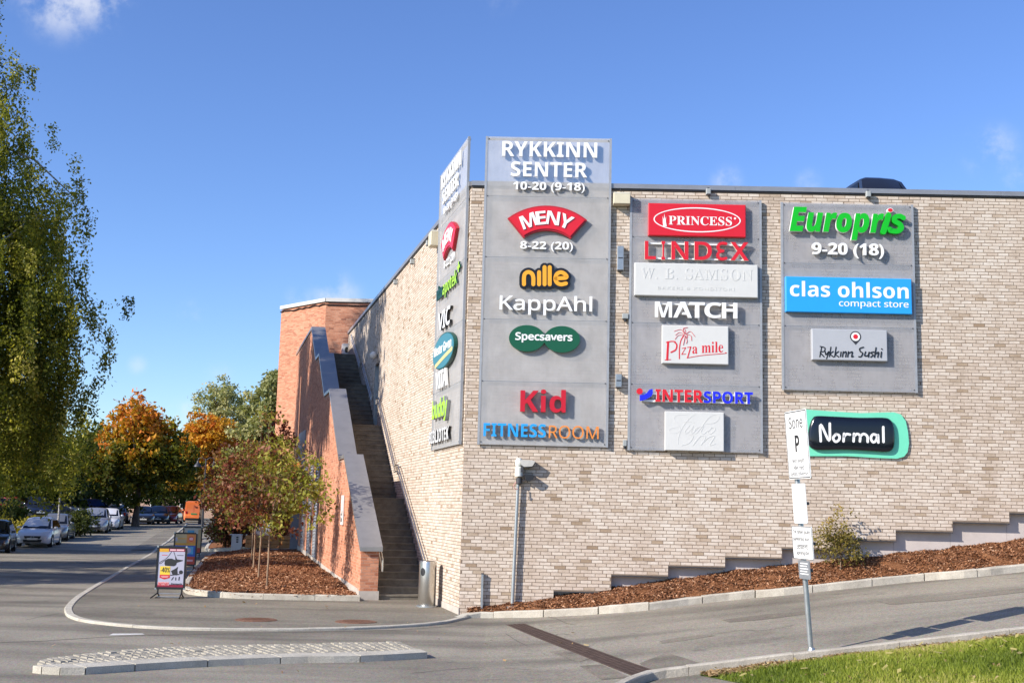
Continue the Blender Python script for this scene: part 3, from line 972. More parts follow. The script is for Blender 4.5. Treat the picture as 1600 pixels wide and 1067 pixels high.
MT['skyblue'] = simple('sky_blue_acrylic', (.02, .32, .76), .35, var=.02)
MT['orange'] = simple('orange_acrylic', (.74, .24, .04), .35, var=.02)
MT['blue'] = simple('royal_blue', (.012, .02, .72), .35, var=.02)
MT['pale_box'] = simple('pale_grey_box', (.60, .595, .565), .45, var=.03)
MT['grey_box'] = simple('cool_grey_box', (.40, .41, .43), .4, var=.03)
MT['teal'] = simple('teal_acrylic', (.035, .19, .22), .3, var=.02)
MT['dkgreen'] = simple('dark_green_side', (.006, .06, .04), .4, var=.02)
MT['engrave'] = simple('engraved_shade', (.40, .40, .385), .6, var=.02)

def sign_panel(fr, quad, seams_px, mat, name, label, rail_l=True, dep=.03, stand=.055, zseams=None):
    (x0, y0), (x1, y1), (x2, y2), (x3, y3) = quad          # top-left, top-right, bottom-left, bottom-right
    a = [fr.pick(x, y, stand + dep) for x, y in quad]
    u0 = (a[0][0] + a[2][0]) / 2; u1 = (a[1][0] + a[3][0]) / 2
    zt = (a[0][1] + a[1][1]) / 2; zb = (a[2][1] + a[3][1]) / 2
    return panel_at(fr, u0, u1, zb, zt, [fr.pick(x, y, stand + dep)[1] for x, y in seams_px] if zseams is None else zseams, mat, name, label, dep, stand), (u0, u1, zb, zt)

def panel_at(fr, u0, u1, zb, zt, zs, mat, name, label, dep=.03, stand=.055):
    t = thing(name, label, 'sign panel', fr.P((u0 + u1) / 2, zb, stand))
    lev = [zb] + sorted(zs) + [zt]
    for a, b in zip(lev[:-1], lev[1:]):
        MB().fbox(fr, u0 + .05, u1 - .05, a + .004, b - .004, stand + .018, stand + dep).build('sheet', mat, t)
    for ua, ub in ((u0, u0 + .048), (u1 - .048, u1)): MB().fbox(fr, ua, ub, zb, zt, stand - .02, stand + dep + .006).build('rail', MT['panel_rail'], t)
    for z in lev:
        z = min(max(z, zb + .05), zt - .05)
        MB().fbox(fr, u0 + .05, u1 - .05, z - .02, z + .02, 0.015, stand + .012).build('bracket', MT['panel_rail'], t)
    for z in lev:
        z = min(max(z, zb + .06), zt - .06)
        for u in (u0 + .075, u1 - .075): MB().prism(fr, ell(u, z, .014, .014, 10), stand + dep, stand + dep + .008).build('fixing_bolt', MT['dark_metal'], t)
    return t
class SignFrame(Frame):
    """a wall whose fittings stand off the panel face a little less deep"""
    K = .70
    def sq(s, off):
        off = np.asarray(off, float)
        return np.where(off > .085, .085 + (off - .085) * s.K, off)
    def P(s, u, z, off=0.0): return Frame.P(s, u, z, s.sq(off))
    def pick(s, px, py, off=0.0): return Frame.pick(s, px, py, float(s.sq(off)))
WALL_R, WALL_T = WR, WT
WR = SignFrame(WR.o, WR.u, WR.n); WT = SignFrame(WT.o, WT.u, WT.n); WT.K = .55
OFF = .085                                                   # front of a panel
P1, B1 = sign_panel(WR, ((760, 213), (958, 217), (745, 693), (948, 700)), ((850, 308), (850, 403), (850, 500), (850, 597)), MT['panel'], 'sign_panel', 'tall grey see-through panel on the front wall, rising above the roof beside its corner')
P2, B2 = sign_panel(WR, ((985, 308), (1191, 315), (980, 703), (1191, 708)), ((1085, 372), (1085, 506), (1085, 602)), MT['panel_dark'], 'sign_panel', 'slate grey front wall panel between two others, red oval box at its top')
P3, B3 = sign_panel(WR, ((1220, 317), (1427, 319), (1222, 610), (1434, 613)), ((1320, 413), (1320, 511)), MT['panel_dark'], 'sign_panel', 'shorter slate grey panel carrying the slanted green letters on the front wall')
z1s = [WR.pick(850, y, OFF)[1] for y in (308, 403, 500, 597)]
LPU0, LPU1 = -3.45, -.10
PL = panel_at(WT, LPU0, LPU1, 3.6, 10.45, z1s, MT['panel'], 'sign_panel', 'tall pale grey panel on the side wall, edge on to the street corner')

def lsign(name, label, fr, u, z, off=OFF):
    return thing(name, label, 'sign', fr.P(u, z, off))
def cpx(box, fr=WR, off=.2): return fr.pick((box[0] + box[2]) / 2, (box[1] + box[3]) / 2, off)
W2 = [MT['lwhite'], MT['lside']]
# ---- first panel
def name_sign(fr, boxes=None, lu=None):
    if lu is None:
        t = lsign('centre_name_sign', 'raised white letters RYKKINN SENTER with opening hours at the top of the corner panel', fr, *cpx((785, 220, 933, 300)))
        wtext(fr, 'RYKKINN', 'b', (785, 220.5, 933, 246.6), OFF + .06, .07, W2, t)
        wtext(fr, 'SENTER', 'b', (798.5, 252.2, 917.4, 277.8), OFF + .06, .07, W2, t)
        wtext(fr, '10-20 (9-18)', 'b', (802, 283.6, 913.5, 302.2), OFF + .04, .05, W2, t, offset=.006)
        return t
    t = lsign('centre_name_sign', 'raised white letters RYKKINN SENTER with opening hours at the top of the side wall panel', fr, lu, 9.7)
    for txt, wd, z0, z1, dp in (('RYKKINN', 2.3, 9.93, 10.28, .07), ('SENTER', 1.85, 9.50, 9.85, .07), ('10-20 (9-18)', 1.7, 9.18, 9.40, .05)):
        gl, _ = glyphs(txt, 'b', 0.0)
        put_glyphs(gl, fr, lu - wd / 2, z0, lu + wd / 2, z1, OFF + .06, dp, W2, t)
    return t
name_sign(WR); name_sign(WT, lu=-1.75)

def arc_sign(fr, cu, zt, wd, label):
    """red curved board with white letters MENY; cu centre, zt top, wd full width"""
    t = lsign('arched_sign', label, fr, cu, zt - .4, OFF)
    R1 = wd * .80; a1 = math.asin(wd / 2 / R1); R2 = R1 - wd * .32
    cz = zt - R1; n = 20
    pts = [(cu + R1 * math.sin(a), cz + R1 * math.cos(a)) for a in np.linspace(a1, -a1, n)]
    a2 = a1 * .98
    pts += [(cu + R2 * math.sin(a), cz + R2 * math.cos(a)) for a in np.linspace(-a2, a2, n)]
    MB().prism(fr, pts, OFF, OFF + .12).build('board', MT['red_side'], t)
    e = .035; R1b, R2b = R1 - e, R2 + e; k1 = a1 - e / R1; k2 = a2 - e / R2
    pts = [(cu + R1b * math.sin(a), cz + R1b * math.cos(a)) for a in np.linspace(k1, -k1, n)] + [(cu + R2b * math.sin(a), cz + R2b * math.cos(a)) for a in np.linspace(-k2, k2, n)]
    MB().prism(fr, pts, OFF + .12, OFF + .15).build('face', MT['red'], t)
    Rm = (R1 + R2) / 2; h = (R1 - R2) * .54
    for ch, frac, wf in (('M', -.56, 1.12), ('E', -.185, .74), ('N', .17, .95), ('Y', .56, .95)):
        a = frac * a1; uu, zz = cu + Rm * math.sin(a), cz + Rm * math.cos(a)
        gl, _ = glyphs(ch, 'b', 0.0)
        ww = h * wf
        put_glyphs(gl, fr, uu - ww / 2, zz - h / 2, uu + ww / 2, zz + h / 2, OFF + .15, .025, W2, t, rot=(-a, uu, zz))
    return t
ul, zl_ = WR.pick(793, 337.7, OFF + .15); ur, _ = WR.pick(917.4, 340, OFF + .15); _, zt = WR.pick(854.5, 321, OFF + .15)
t = arc_sign(WR, (ul + ur) / 2, zt, ur - ul, 'red arched board with white letters MENY and hours below on the corner panel')
wtext(WR, '8-22 (20)', 'b', (813, 376.6, 895, 394), OFF + .03, .05, W2, t, offset=.006)
t = arc_sign(WT, -1.72, zt, 1.85, 'faded red arched board with white letters MENY on the side wall panel')
gl, _ = glyphs('8-22 (20)', 'b', .006); zh = WR.pick(854, 394, OFF)[1]
put_glyphs(gl, WT, -2.35, zh, -1.1, zh + .23, OFF + .03, .05, W2, t)

# nille: amber lines on a black outline
Zn = lambda pts, off=OFF + .1: zl(WR, 740, 200, 4.104, pts, off)
t = lsign('outlined_sign', 'amber rounded letters nille on a black outlined board', WR, *cpx((812, 411, 891, 453)))
SW = .0132 * 27 / 4.104
nl = [[(323, 1003), (323, 960), (330, 935), (352, 924), (374, 935), (383, 960), (383, 1003)], [(420, 925), (420, 1003)], [(455, 893), (455, 1003)], [(488, 893), (488, 1003)],
      [(528, 965), (592, 960), (588, 940), (562, 926), (535, 936), (524, 965), (535, 992), (560, 1003), (592, 997)]]
m = MB(); strokes(m, WR, [Zn(l) for l in nl], SW + .115, OFF, OFF + .085); 
m.prism(WR, Zn([(322, 1005), (322, 935), (420, 930), (455, 890), (490, 890), (500, 930), (580, 935), (600, 1000), (560, 1006)][::-1])[::-1], OFF, OFF + .084)
m.build('board', MT['sblack'], t)
for l in nl:
    strokes(MB(), WR, [Zn(l)], SW, OFF + .085, OFF + .112).build('letter', MT['yellow'], t)
t = lsign('letter_sign', 'white rounded letters KappAhl mounted below the amber and black sign', WR, *cpx((781, 460, 925, 493)))
wtext(WR, 'KappAhl', 's', (781, 460, 925, 494), OFF + .06, .06, W2, t, offset=.010)
# two green ellipses
t = lsign('oval_sign', 'bottle green double oval board with white letters Specsavers', WR, *cpx((794, 508, 907, 552)))
c1 = WR.pick(823.3, 528.6, OFF + .1); c2 = WR.pick(878, 530.2, OFF + .1); ru = .0132 * 29.3; rz_ = .0132 * 21.8
e1 = [p for p in ell(c1[0], c1[1], ru, rz_, 60)]; e2 = [p for p in ell(c2[0], c2[1], ru, rz_, 60)]
o1 = [p for p in e1 if ((p[0] - c2[0]) / ru) ** 2 + ((p[1] - c2[1]) / rz_) ** 2 >= 1]
o2 = [p for p in e2 if ((p[0] - c1[0]) / ru) ** 2 + ((p[1] - c1[1]) / rz_) ** 2 >= 1]
i2 = next(i for i in range(len(o2)) if math.hypot(o2[i][0] - o2[i - 1][0], o2[i][1] - o2[i - 1][1]) > .1) if any(math.hypot(o2[i][0] - o2[i - 1][0], o2[i][1] - o2[i - 1][1]) > .1 for i in range(len(o2))) else 0
i1 = next((i for i in range(len(o1)) if math.hypot(o1[i][0] - o1[i - 1][0], o1[i][1] - o1[i - 1][1]) > .1), 0)
MB().prism(WR, o1[i1:] + o1[:i1] + o2[i2:] + o2[:i2], OFF, OFF + .13).build('board', MT['green'], t)
wtext(WR, 'Specsavers', 's', (805.3, 518.8, 894.4, 536.6), OFF + .13, .012, W2, t, offset=.03)
t = lsign('letter_sign', 'thick crimson letters Kid standing off the lower part of the corner panel', WR, *cpx((813, 607, 884, 645)))
wtext(WR, 'Kid', 'b', (813.4, 607.5, 883.7, 644.8), OFF + .03, .15, [MT['deep_red'], MT['red_side']], t)
t = lsign('letter_sign', 'bold blue FITNESS and thin orange ROOM letters along the foot of the corner panel', WR, *cpx((756, 660, 935, 686)))
wtext(WR, 'FITNESS', 'b', (755.7, 660.3, 852.6, 683.6), OFF + .05, .06, [MT['skyblue'], MT['dark_metal']], t)
wtext(WR, 'ROOM', 's', (857.7, 664.2, 935.3, 686.0), OFF + .05, .06, [MT['orange'], MT['dark_metal']], t)

# ---- second panel
def board(fr, px, o0, o1, mat, t, name='box', b=.012):
    u0, z1 = fr.pick(px[0], px[1], o1); u1, z0 = fr.pick(px[2], px[3], o1)
    MB().bbox(fr, u0, u1, z0, z1, o0, o1, b).build(name, mat, t)
    return u0, u1, z0, z1
def zp(ox, oy, s): return lambda pts, off: zl(WR, ox, oy, s, pts, off)
Z3 = zp(970, 290, 4.848); Z4 = zp(970, 490, 4.64); Z5 = zp(1210, 290, 4.848); Z6 = zp(1210, 490, 4.444)
t = lsign('box_sign', 'bright red box sign with white oval line and serif letters PRINCESS', WR, *cpx((1013, 317, 1166, 371)))
board(WR, (1013.3, 317.4, 1165.5, 370.8), OFF, OFF + .16, MT['red'], t)
FO_ = OFF + .16
(cu, cz), = Z3([(578, 261)], FO_); m = MB(); ring(m, WR, cu, cz, .0132 * 338 / 4.848 * 1.03, .0132 * 99 / 4.848 * 1.03, .024, FO_ - .001, FO_ + .006); m.build('oval_line', MT['lwhite'], t)
wtext(WR, 'PRINCESS', 'sb', (970 + 363 / 4.848, 290 + 229 / 4.848, 970 + 842 / 4.848, 290 + 306 / 4.848), FO_, .008, W2, t)
m = MB(); m.prism(WR, Z3([(322, 310), (348, 310), (342, 278), (340, 255), (318, 255), (318, 282)], FO_)[::-1], FO_ - .001, FO_ + .007)
for pts in ([(319, 262), (316, 232), (326, 262)], [(325, 262), (331, 212), (335, 262)], [(334, 262), (344, 234), (341, 262)]): m.prism(WR, Z3(pts, FO_)[::-1], FO_ - .001, FO_ + .0085)
m.build('brush_mark', MT['lwhite'], t)
(cu, cz), = Z3([(865, 250)], FO_); MB().prism(WR, ell(cu, cz, .024, .024, 16), FO_ - .001, FO_ + .006).build('trade_mark_dot', MT['lwhite'], t)
t = lsign('letter_sign', 'spaced red capital letters LINDEX on two white rails', WR, *cpx((1007, 376, 1170, 408)))
RS = [MT['red'], MT['cream_side']]
for ch, x0, x1 in (('L', 182, 266), ('I', 308, 335), ('N', 383, 512), ('D', 558, 690), ('X', 830, 970)):
    dy = (x0 - 182) * .014
    wtext(WR, ch, 's', (970 + x0 / 4.848, 290 + (419 + dy) / 4.848, 970 + x1 / 4.848, 290 + (560 + dy) / 4.848), OFF + .09, .08, RS, t, offset=.028 if ch != 'I' else .03)
strokes(MB(), WR, [Z3([(797, 440), (770, 436), (745, 446), (738, 470), (752, 490), (775, 495)], OFF + .17), Z3([(775, 495), (748, 502), (735, 525), (745, 548), (770, 556), (797, 550)], OFF + .17)], .0132 * 23 / 4.848, OFF + .09, OFF + .169).build('letter', MT['red'], t)
for y in (440, 552):
    (ua, za), (ub, zb_) = Z3([(190, y), (955, y + 11)], OFF + .08)
    MB().fbox(WR, ua, ub, (za + zb_) / 2 - .014, (za + zb_) / 2 + .014, OFF + .03, OFF + .085).build('rail', MT['lwhite'], t)
def serif_letters(spec, zf, y0, y1, o, dep, mats, t, slope):
    for ch, x0, x1 in spec:
        dy = (x0 - spec[0][1]) * slope
        a = zf([(x0, y0 + dy), (x1, y1 + dy)], o + dep)
        gl, _ = glyphs(ch, 'sb', -.012)
        put_glyphs(gl, WR, a[0][0], a[1][1], a[1][0], a[0][1], o, dep, mats, t)
t = lsign('box_sign', 'wide pale grey box sign with tone on tone letters W. B. SAMSON', WR, *cpx((992, 410, 1184, 466)))
board(WR, (991.7, 410.2, 1184.5, 465.2), OFF, OFF + .15, MT['pale_box'], t)
PB = [simple('embossed_grey', (.605, .60, .57), .45, var=.02), MT['pale_box']]
wtext(WR, 'W. B. SAMSON', 'sb', (1001, 418.5, 1176, 439.0), OFF + .15, .008, PB, t, offset=-.012, space=1.12)
wtext(WR, 'BAKERI & KONDITORI', 's', (1027.5, 447.5, 1148, 454.7), OFF + .15, .007, [MT['pale_box'], MT['pale_box']], t, space=1.25)
t = lsign('letter_sign', 'wide white letters MATCH with a barless A below the pale wide box', WR, *cpx((1024, 471, 1152, 498)))
for ch, x0, x1 in (('M', 260, 388), ('T', 522, 636), ('C', 636, 762), ('H', 768, 884)):
    dy = (x0 - 260) * .016
    wtext(WR, ch, 'b', (970 + x0 / 4.848, 290 + (878 + dy) / 4.848, 970 + x1 / 4.848, 290 + (998 + dy) / 4.848), OFF + .1, .08, W2, t)
m = MB()
m.prism(WR, Z3([(400, 1000), (428, 1000), (480, 906), (536, 1001), (535, 1002), (450, 882), (447, 880)], OFF + .18)[:0] or Z3([(398, 999), (428, 999), (470, 918), (470, 880), (452, 880)], OFF + .18), OFF + .1, OFF + .18)
m.prism(WR, Z3([(470, 880), (470, 918), (492, 960), (470, 958), (462, 976), (500, 978), (511, 1001), (538, 1001), (488, 880)], OFF + .18), OFF + .1, OFF + .18)
m.build('letter', MT['lwhite'], t)
m = MB(); (ua, za), (ub, zb_) = Z3([(300, 895), (870, 905)], OFF + .08); m.fbox(WR, ua, ub, za - .02, za + .01, OFF + .04, OFF + .098); m.build('rail', MT['lside'], t)
# pizza box
t = lsign('box_sign', 'pale grey box sign with red palm tree and the words Pizza mile', WR, *cpx((1035, 507, 1138, 570)))
board(WR, (1034.7, 507.8, 1138.5, 569.6), OFF, OFF + .15, MT['pale_box'], t)
ZP = zp(1030, 500, 13.34); o = OFF + .15
RD = MT['red']
m = MB()
strokes(m, WR, [(ZP([(185, 460), (175, 640), (165, 825)], o), .045), (ZP([(150, 465), (250, 445), (330, 450)], o), .022), (ZP([(320, 455), (365, 520), (340, 620), (245, 672)], o), .030), (ZP([(120, 832), (240, 822)], o), .014)], .03, o - .001, o + .006)
m.build('letter', RD, t)
m = MB(); strokes(m, WR, [(ZP([(515, 315), (450, 430), (420, 600), (420, 805)], o), .022)], .02, o - .001, o + .006)
strokes(m, WR, [(ZP([(575, 315), (590, 350), (570, 380)], o), .012), (ZP([(550, 300), (545, 210), (520, 180)], o), .007)] +
        [(ZP(q, o), .0075) for q in ([(530, 290), (450, 200), (310, 235)], [(520, 300), (420, 260), (340, 315)], [(515, 320), (400, 320), (330, 400)], [(560, 290), (650, 240), (745, 345)], [(570, 300), (660, 330), (675, 430)], [(530, 280), (500, 180), (590, 155)], [(540, 330), (520, 430), (500, 520)], [(550, 330), (580, 430), (565, 490)])], .01, o - .001, o + .009)
m.build('palm_tree', RD, t)
m = MB()
strokes(m, WR, [(ZP(q, o), .014) for q in ([(475, 590), (550, 575)], [(550, 578), (468, 715)], [(465, 715), (550, 708)], [(585, 570), (660, 560)])] + [(ZP([(655, 560), (590, 780)], o), .022), (ZP([(575, 790), (900, 735), (1365, 695), (1380, 675)], o), .012)], .012, o - .001, o + .006, smooth=True)
m.build('letter', RD, t)
for txt, x0, y0, x1, y1 in (('a', 690, 550, 795, 702), ('mile', 885, 440, 1330, 680)):
    gl, _ = glyphs(txt, 'sb', -.005)
    a = ZP([(x0, y0), (x1, y1)], o + .006)
    put_glyphs(gl, WR, a[0][0], a[1][1] - (.02 if txt == 'mile' else 0), a[1][0], a[0][1] - (.02 if txt == 'mile' else 0), o, .006, [RD, RD], t, slope=.06 if txt == 'mile' else 0)
# intersport
t = lsign('letter_sign', 'red and blue capital letters INTERSPORT with a red dot and blue flag mark', WR, *cpx((995, 606, 1176, 632)))
for txt, x0, x1, y0, y1, mt in (('INTER', 250, 597, 547, 645, MT['red']), ('SPORT', 600, 958, 561, 655, MT['blue'])):
    dyy = 8
    u0, z1 = Z4([(x0, y0)], OFF + .2)[0]; u1, z0 = Z4([(x1, y1)], OFF + .2)[0]
    gl, _ = glyphs(txt, 'b', .012)
    put_glyphs(gl, WR, u0, z0, u1, z1, OFF + .1, .1, [mt, MT['lwhite']], t)
(cu, cz), = Z4([(137, 562)], OFF + .2); MB().prism(WR, ell(cu, cz, .0132 * 23 / 4.64, .0132 * 23 / 4.64, 24), OFF + .1, OFF + .2).build('red_dot', MT['red'], t)
m = MB(); m.prism(WR, Z4([(139, 632), (180, 622), (222, 598), (232, 574), (231, 545), (205, 552), (185, 580), (162, 590), (139, 588)], OFF + .19), OFF + .1, OFF + .19); m.build('blue_flag', MT['blue'], t)
for y in (585, 637):
    (ua, za), (ub, zb_) = Z4([(150, y - 3), (945, y + 8)], OFF + .08); MB().fbox(WR, ua, ub, (za + zb_) / 2 - .02, (za + zb_) / 2 + .02, OFF + .0, OFF + .098).build('rail', MT['lwhite'], t)
# studio box
t = lsign('box_sign', 'pale box sign with tone on tone script Studio M, below the red and blue letters', WR, *cpx((1039, 642, 1131, 705)))
board(WR, (1039.3, 642.3, 1131.4, 705.2), OFF, OFF + .15, MT['pale_box'], t)
ZS = zp(1030, 640, 14.545); m = MB()
strokes(m, WR, [ZS(q, OFF + .15) for q in ([(620, 110), (430, 115), (340, 190), (400, 310), (480, 430), (440, 500), (320, 530), (225, 480), (270, 420), (420, 390)],
    [(810, 100), (680, 200), (560, 350), (470, 520), (425, 690), (430, 770)], [(570, 270), (690, 265), (790, 290)],
    [(690, 355), (590, 480), (600, 540), (700, 470), (770, 370), (730, 500), (760, 530), (900, 400)],
    [(960, 380), (850, 410), (790, 500), (830, 540), (960, 400), (1040, 280), (1160, 150), (1290, 110), (1365, 180), (1260, 290), (1050, 320)],
    [(1010, 370), (950, 500), (1000, 550), (1110, 470)], [(1190, 410), (1110, 500), (1160, 550), (1260, 470), (1250, 400), (1180, 410)],
    [(690, 560), (770, 610), (680, 750), (510, 810)], [(930, 600), (760, 810)], [(820, 720), (930, 600), (1050, 620), (950, 800)], [(1000, 740), (1120, 630), (1260, 600), (1150, 800), (1280, 770)])], .014, OFF + .149, OFF + .1545, step=.0002)
m.build('script_lettering', PB[0], t)
# ---- third panel
t = lsign('letter_sign', 'thick slanted green letters Europris with a red dot and white hours below', WR, *cpx((1234, 323, 1416, 404)))
wtext(WR, 'Europr', 'bi', (1210 + 113 / 4.848, 290 + 160 / 4.848, 1210 + 835 / 4.848, 290 + 418 / 4.848), OFF + .04, .13, [MT['vgreen'], MT['lwhite']], t, offset=.022)
gl, _ = glyphs('ı', 'n', 0)
strokes(MB(), WR, [Z5([(866, 225), (828, 350)], OFF + .17)], .0132 * 44 / 4.848, OFF + .04, OFF + .171).build('letter', MT['vgreen'], t)
strokes(MB(), WR, [Z5([(978, 245), (950, 232), (915, 240), (912, 268), (950, 292), (962, 322), (935, 345), (885, 342), (875, 330)], OFF + .17)], .0132 * 40 / 4.848, OFF + .04, OFF + .1705).build('letter', MT['vgreen'], t)
(cu, cz), = Z5([(878, 187)], OFF + .17); m = MB(); m.prism(WR, ell(cu, cz, .066, .052, 24), OFF + .04, OFF + .168); m.build('dot_rim', MT['lwhite'], t)
MB().prism(WR, ell(cu, cz, .053, .041, 24), OFF + .168, OFF + .174).build('red_dot', MT['red'], t)
wtext(WR, '9-20 (18)', 'b', (1268.8, 378.6, 1381.6, 404.8), OFF + .05, .09, W2, t, offset=.012)
t = lsign('box_sign', 'sky blue box sign with white words clas ohlson compact store', WR, *cpx((1227, 431, 1425, 492)))
board(WR, (1227.5, 431.8, 1425.5, 491.0), OFF, OFF + .16, MT['skyblue'], t)
wtext(WR, 'clas ohlson', 'b', (1234.3, 438.6, 1420, 466.9), OFF + .16, .008, W2, t)
wtext(WR, 'compact store', 's', (1311, 469.2, 1420, 483.8), OFF + .16, .008, W2, t, offset=.008)
t = lsign('box_sign', 'grey box sign with map pin and brush script Rykkinn Sushi', WR, *cpx((1268, 513, 1387, 565)))
board(WR, (1268.5, 513.4, 1387, 564.4), OFF, OFF + .17, MT['grey_box'], t)
o = OFF + .17
(cu, cz), = Z6([(563, 160)], o); r_ = .0132 * 40 / 4.444
MB().prism(WR, [(cu + r_ * math.cos(a), cz + r_ * math.sin(a)) for a in np.linspace(-.62, PI + .62, 30)] + [(cu, cz - r_ * 1.5)], o - .001, o + .005).build('map_pin', MT['dark_metal'], t)
MB().prism(WR, ell(cu, cz, r_ * .78, r_ * .78, 28), o + .005, o + .008).build('pin_disc', MT['lwhite'], t)
MB().prism(WR, ell(cu, cz, r_ * .44, r_ * .44, 24), o + .008, o + .011).build('pin_centre', MT['red'], t)
rs = [[(318, 228), (350, 238), (345, 262), (318, 268), (345, 300)], [(328, 232), (315, 300)], [(352, 262), (358, 285), (378, 262), (362, 312)], [(392, 232), (382, 298)], [(408, 262), (388, 280), (410, 300)], [(428, 232), (418, 298)], [(445, 262), (424, 280), (446, 300)],
      [(462, 265), (458, 296)], [(478, 262), (472, 298)], [(475, 275), (497, 263), (494, 298)], [(514, 262), (508, 298)], [(512, 275), (540, 263), (535, 296), (547, 294)],
      [(618, 230), (592, 240), (596, 260), (612, 272), (600, 296), (585, 296)], [(632, 262), (626, 290), (650, 285), (657, 262), (652, 298)], [(690, 262), (668, 268), (684, 284), (668, 298)], [(705, 232), (694, 298)], [(698, 278), (722, 264), (716, 298)], [(742, 262), (738, 298)], [(744, 240), (746, 243)]]
m = MB(); strokes(m, WR, [Z6([(x, y + (x - 318) * .01) for x, y in q], o) for q in rs], .0132 * 8.5 / 4.444, o - .001, o + .005); m.build('script_lettering', MT['sblack'], t)
# Normal: mint plate with black cushion box
t = lsign('cushion_sign', 'black cushion shaped box with white letters Normal on a mint green plate', WR, *cpx((1258, 640, 1420, 716)), off=.012)
mint = [(190, 664), (215, 664), (400, 678), (600, 690), (740, 686), (830, 684), (880, 700), (912, 745), (928, 820), (935, 900), (925, 960), (900, 992), (850, 1006), (700, 1000), (500, 988), (232, 988), (200, 988)]
MB().prism(WR, Z6(mint, .05)[::-1], .016, .05).build('plate', MT['mint'], t)
bl = [(262, 745), (275, 722), (300, 708), (420, 712), (600, 720), (760, 720), (810, 735), (832, 775), (840, 850), (836, 915), (820, 945), (780, 958), (650, 950), (480, 942), (320, 945), (270, 935), (246, 905), (241, 850), (248, 790)]
full = np.array(Z6(bl, .2)); cen = full.mean(0)
full = np.array([np.array(p) for p in smooth_line([tuple(p) for p in full] + [tuple(full[0])], 4)][:-1])
m = MB(); n = len(full); Vv = []; lev = ((.05, 1.0), (.12, 1.0), (.155, .97), (.18, .90), (.195, .72), (.20, .4))
for o_, s_ in lev: Vv += [WR.P(*(cen + (p - cen) * np.array([1 - (1 - s_) * .6, s_])), o_) for p in full]
Ff = []
for k in range(len(lev) - 1):
    for i in range(n):
        j = (i + 1) % n; Ff.append((k * n + i, (k + 1) * n + i, (k + 1) * n + j, k * n + j))
Ff.append(tuple((len(lev) - 1) * n + i for i in range(n))[::-1])
m.add(Vv, Ff); m.build('cushion', MT['navy'], t, smooth=True)
nm = [[(322, 885), (322, 770), (380, 880), (385, 762)], [(428, 835), (408, 862), (425, 888), (450, 872), (450, 845), (428, 835)], [(484, 832), (480, 885)], [(482, 855), (500, 835), (525, 838)], [(553, 832), (550, 885)], [(552, 850), (575, 833), (595, 848), (594, 885)], [(595, 850), (620, 833), (645, 850), (648, 888)],
      [(712, 842), (685, 836), (670, 862), (685, 890), (708, 875), (718, 838), (722, 892)], [(756, 785), (758, 888)]]
m = MB()
for q in nm: strokes(MB(), WR, [Z6([(x, y + (x - 322) * .004) for x, y in q], .21)], .0132 * 17 / 4.444, .15, .212).build('letter', MT['lwhite'], t)
# ---- side wall panel
def left_letters(name, label, txt, sty, u0, u1, z0, z1, mats, o=OFF + .05, dep=.07, offset=.0, t=None):
    t = t or thing(name, label, 'sign', WT.P((u0 + u1) / 2, z0, OFF))
    gl, _ = glyphs(txt, sty, offset); put_glyphs(gl, WT, u0, z0, u1, z1, o, dep, mats, t)
    return t
def lz(x, y): return WT.pick(x, y, OFF + .12)
za = lz(704, 443)[1]
t = left_letters('letter_sign', 'dark green and lime letters vitusapotek on the side wall panel', 'vitus', 'b', -3.1, -2.32, za - .13, za + .22, [MT['dkgreen'], MT['dkgreen']], offset=.02)
left_letters('', '', 'apotek', 'b', -2.28, -.62, za - .22, za + .22, [MT['lime'], MT['dkgreen']], t=t)
left_letters('', '', '+', 'n', -.6, -.32, za + .1, za + .34, [MT['lime'], MT['dkgreen']], t=t, offset=.04)
za = lz(703, 491)[1]
left_letters('letter_sign', 'white VIC letters with deep black sides on the side wall panel', 'VIC', 's', -2.65, -1.2, za - .22, za + .22, [MT['lwhite'], MT['sblack']], offset=.03, o=OFF + .02, dep=.12)
cu, za = lz(700.5, 544)
t = thing('oval_sign', 'teal oval board with white words Mester Grønn, on the side wall panel', 'sign', WT.P(cu, za, OFF))
MB().prism(WT, ell(-1.85, za, 1.3, .41, 44), OFF + .02, OFF + .16).build('board', MT['dkgreen'], t)
MB().prism(WT, ell(-1.85, za, 1.26, .385, 44), OFF + .16, OFF + .172).build('face', MT['teal'], t)
gl, _ = glyphs('Mester Grønn', 's', .035); put_glyphs(gl, WT, -2.95, za - .04, -.85, za + .2, OFF + .172, .01, W2, t)
strokes(MB(), WT, [[(-2.75, za - .27), (-1.7, za - .16), (-.75, za - .08)]], .10, OFF + .171, OFF + .18).build('stripe', simple('straw_stripe', (.62, .52, .22), .4, var=.02), t)
za = lz(696, 588)[1]
left_letters('letter_sign', 'narrow white letters VITA with small posts on the side wall panel', 'VITA', 's', -2.7, -1.35, za - .22, za + .2, W2, offset=.035, o=OFF + .06, dep=.10)
za = lz(693, 637)[1]
left_letters('letter_sign', 'lime green lower case letters buddy on the side wall panel', 'buddy', 's', -3.0, -1.15, za - .31, za + .26, [MT['lime'], MT['grey_plastic']], offset=.035, o=OFF + .03, dep=.13)
za = lz(692, 679)[1]
left_letters('letter_sign', 'white BIBLIOTEK letters with black sides lowest on the side wall panel', 'BIBLIOTEK', 'b', -3.35, -.95, za - .14, za + .16, [MT['lwhite'], MT['sblack']], offset=.0, o=OFF + .02, dep=.12)

WR, WT = WALL_R, WALL_T
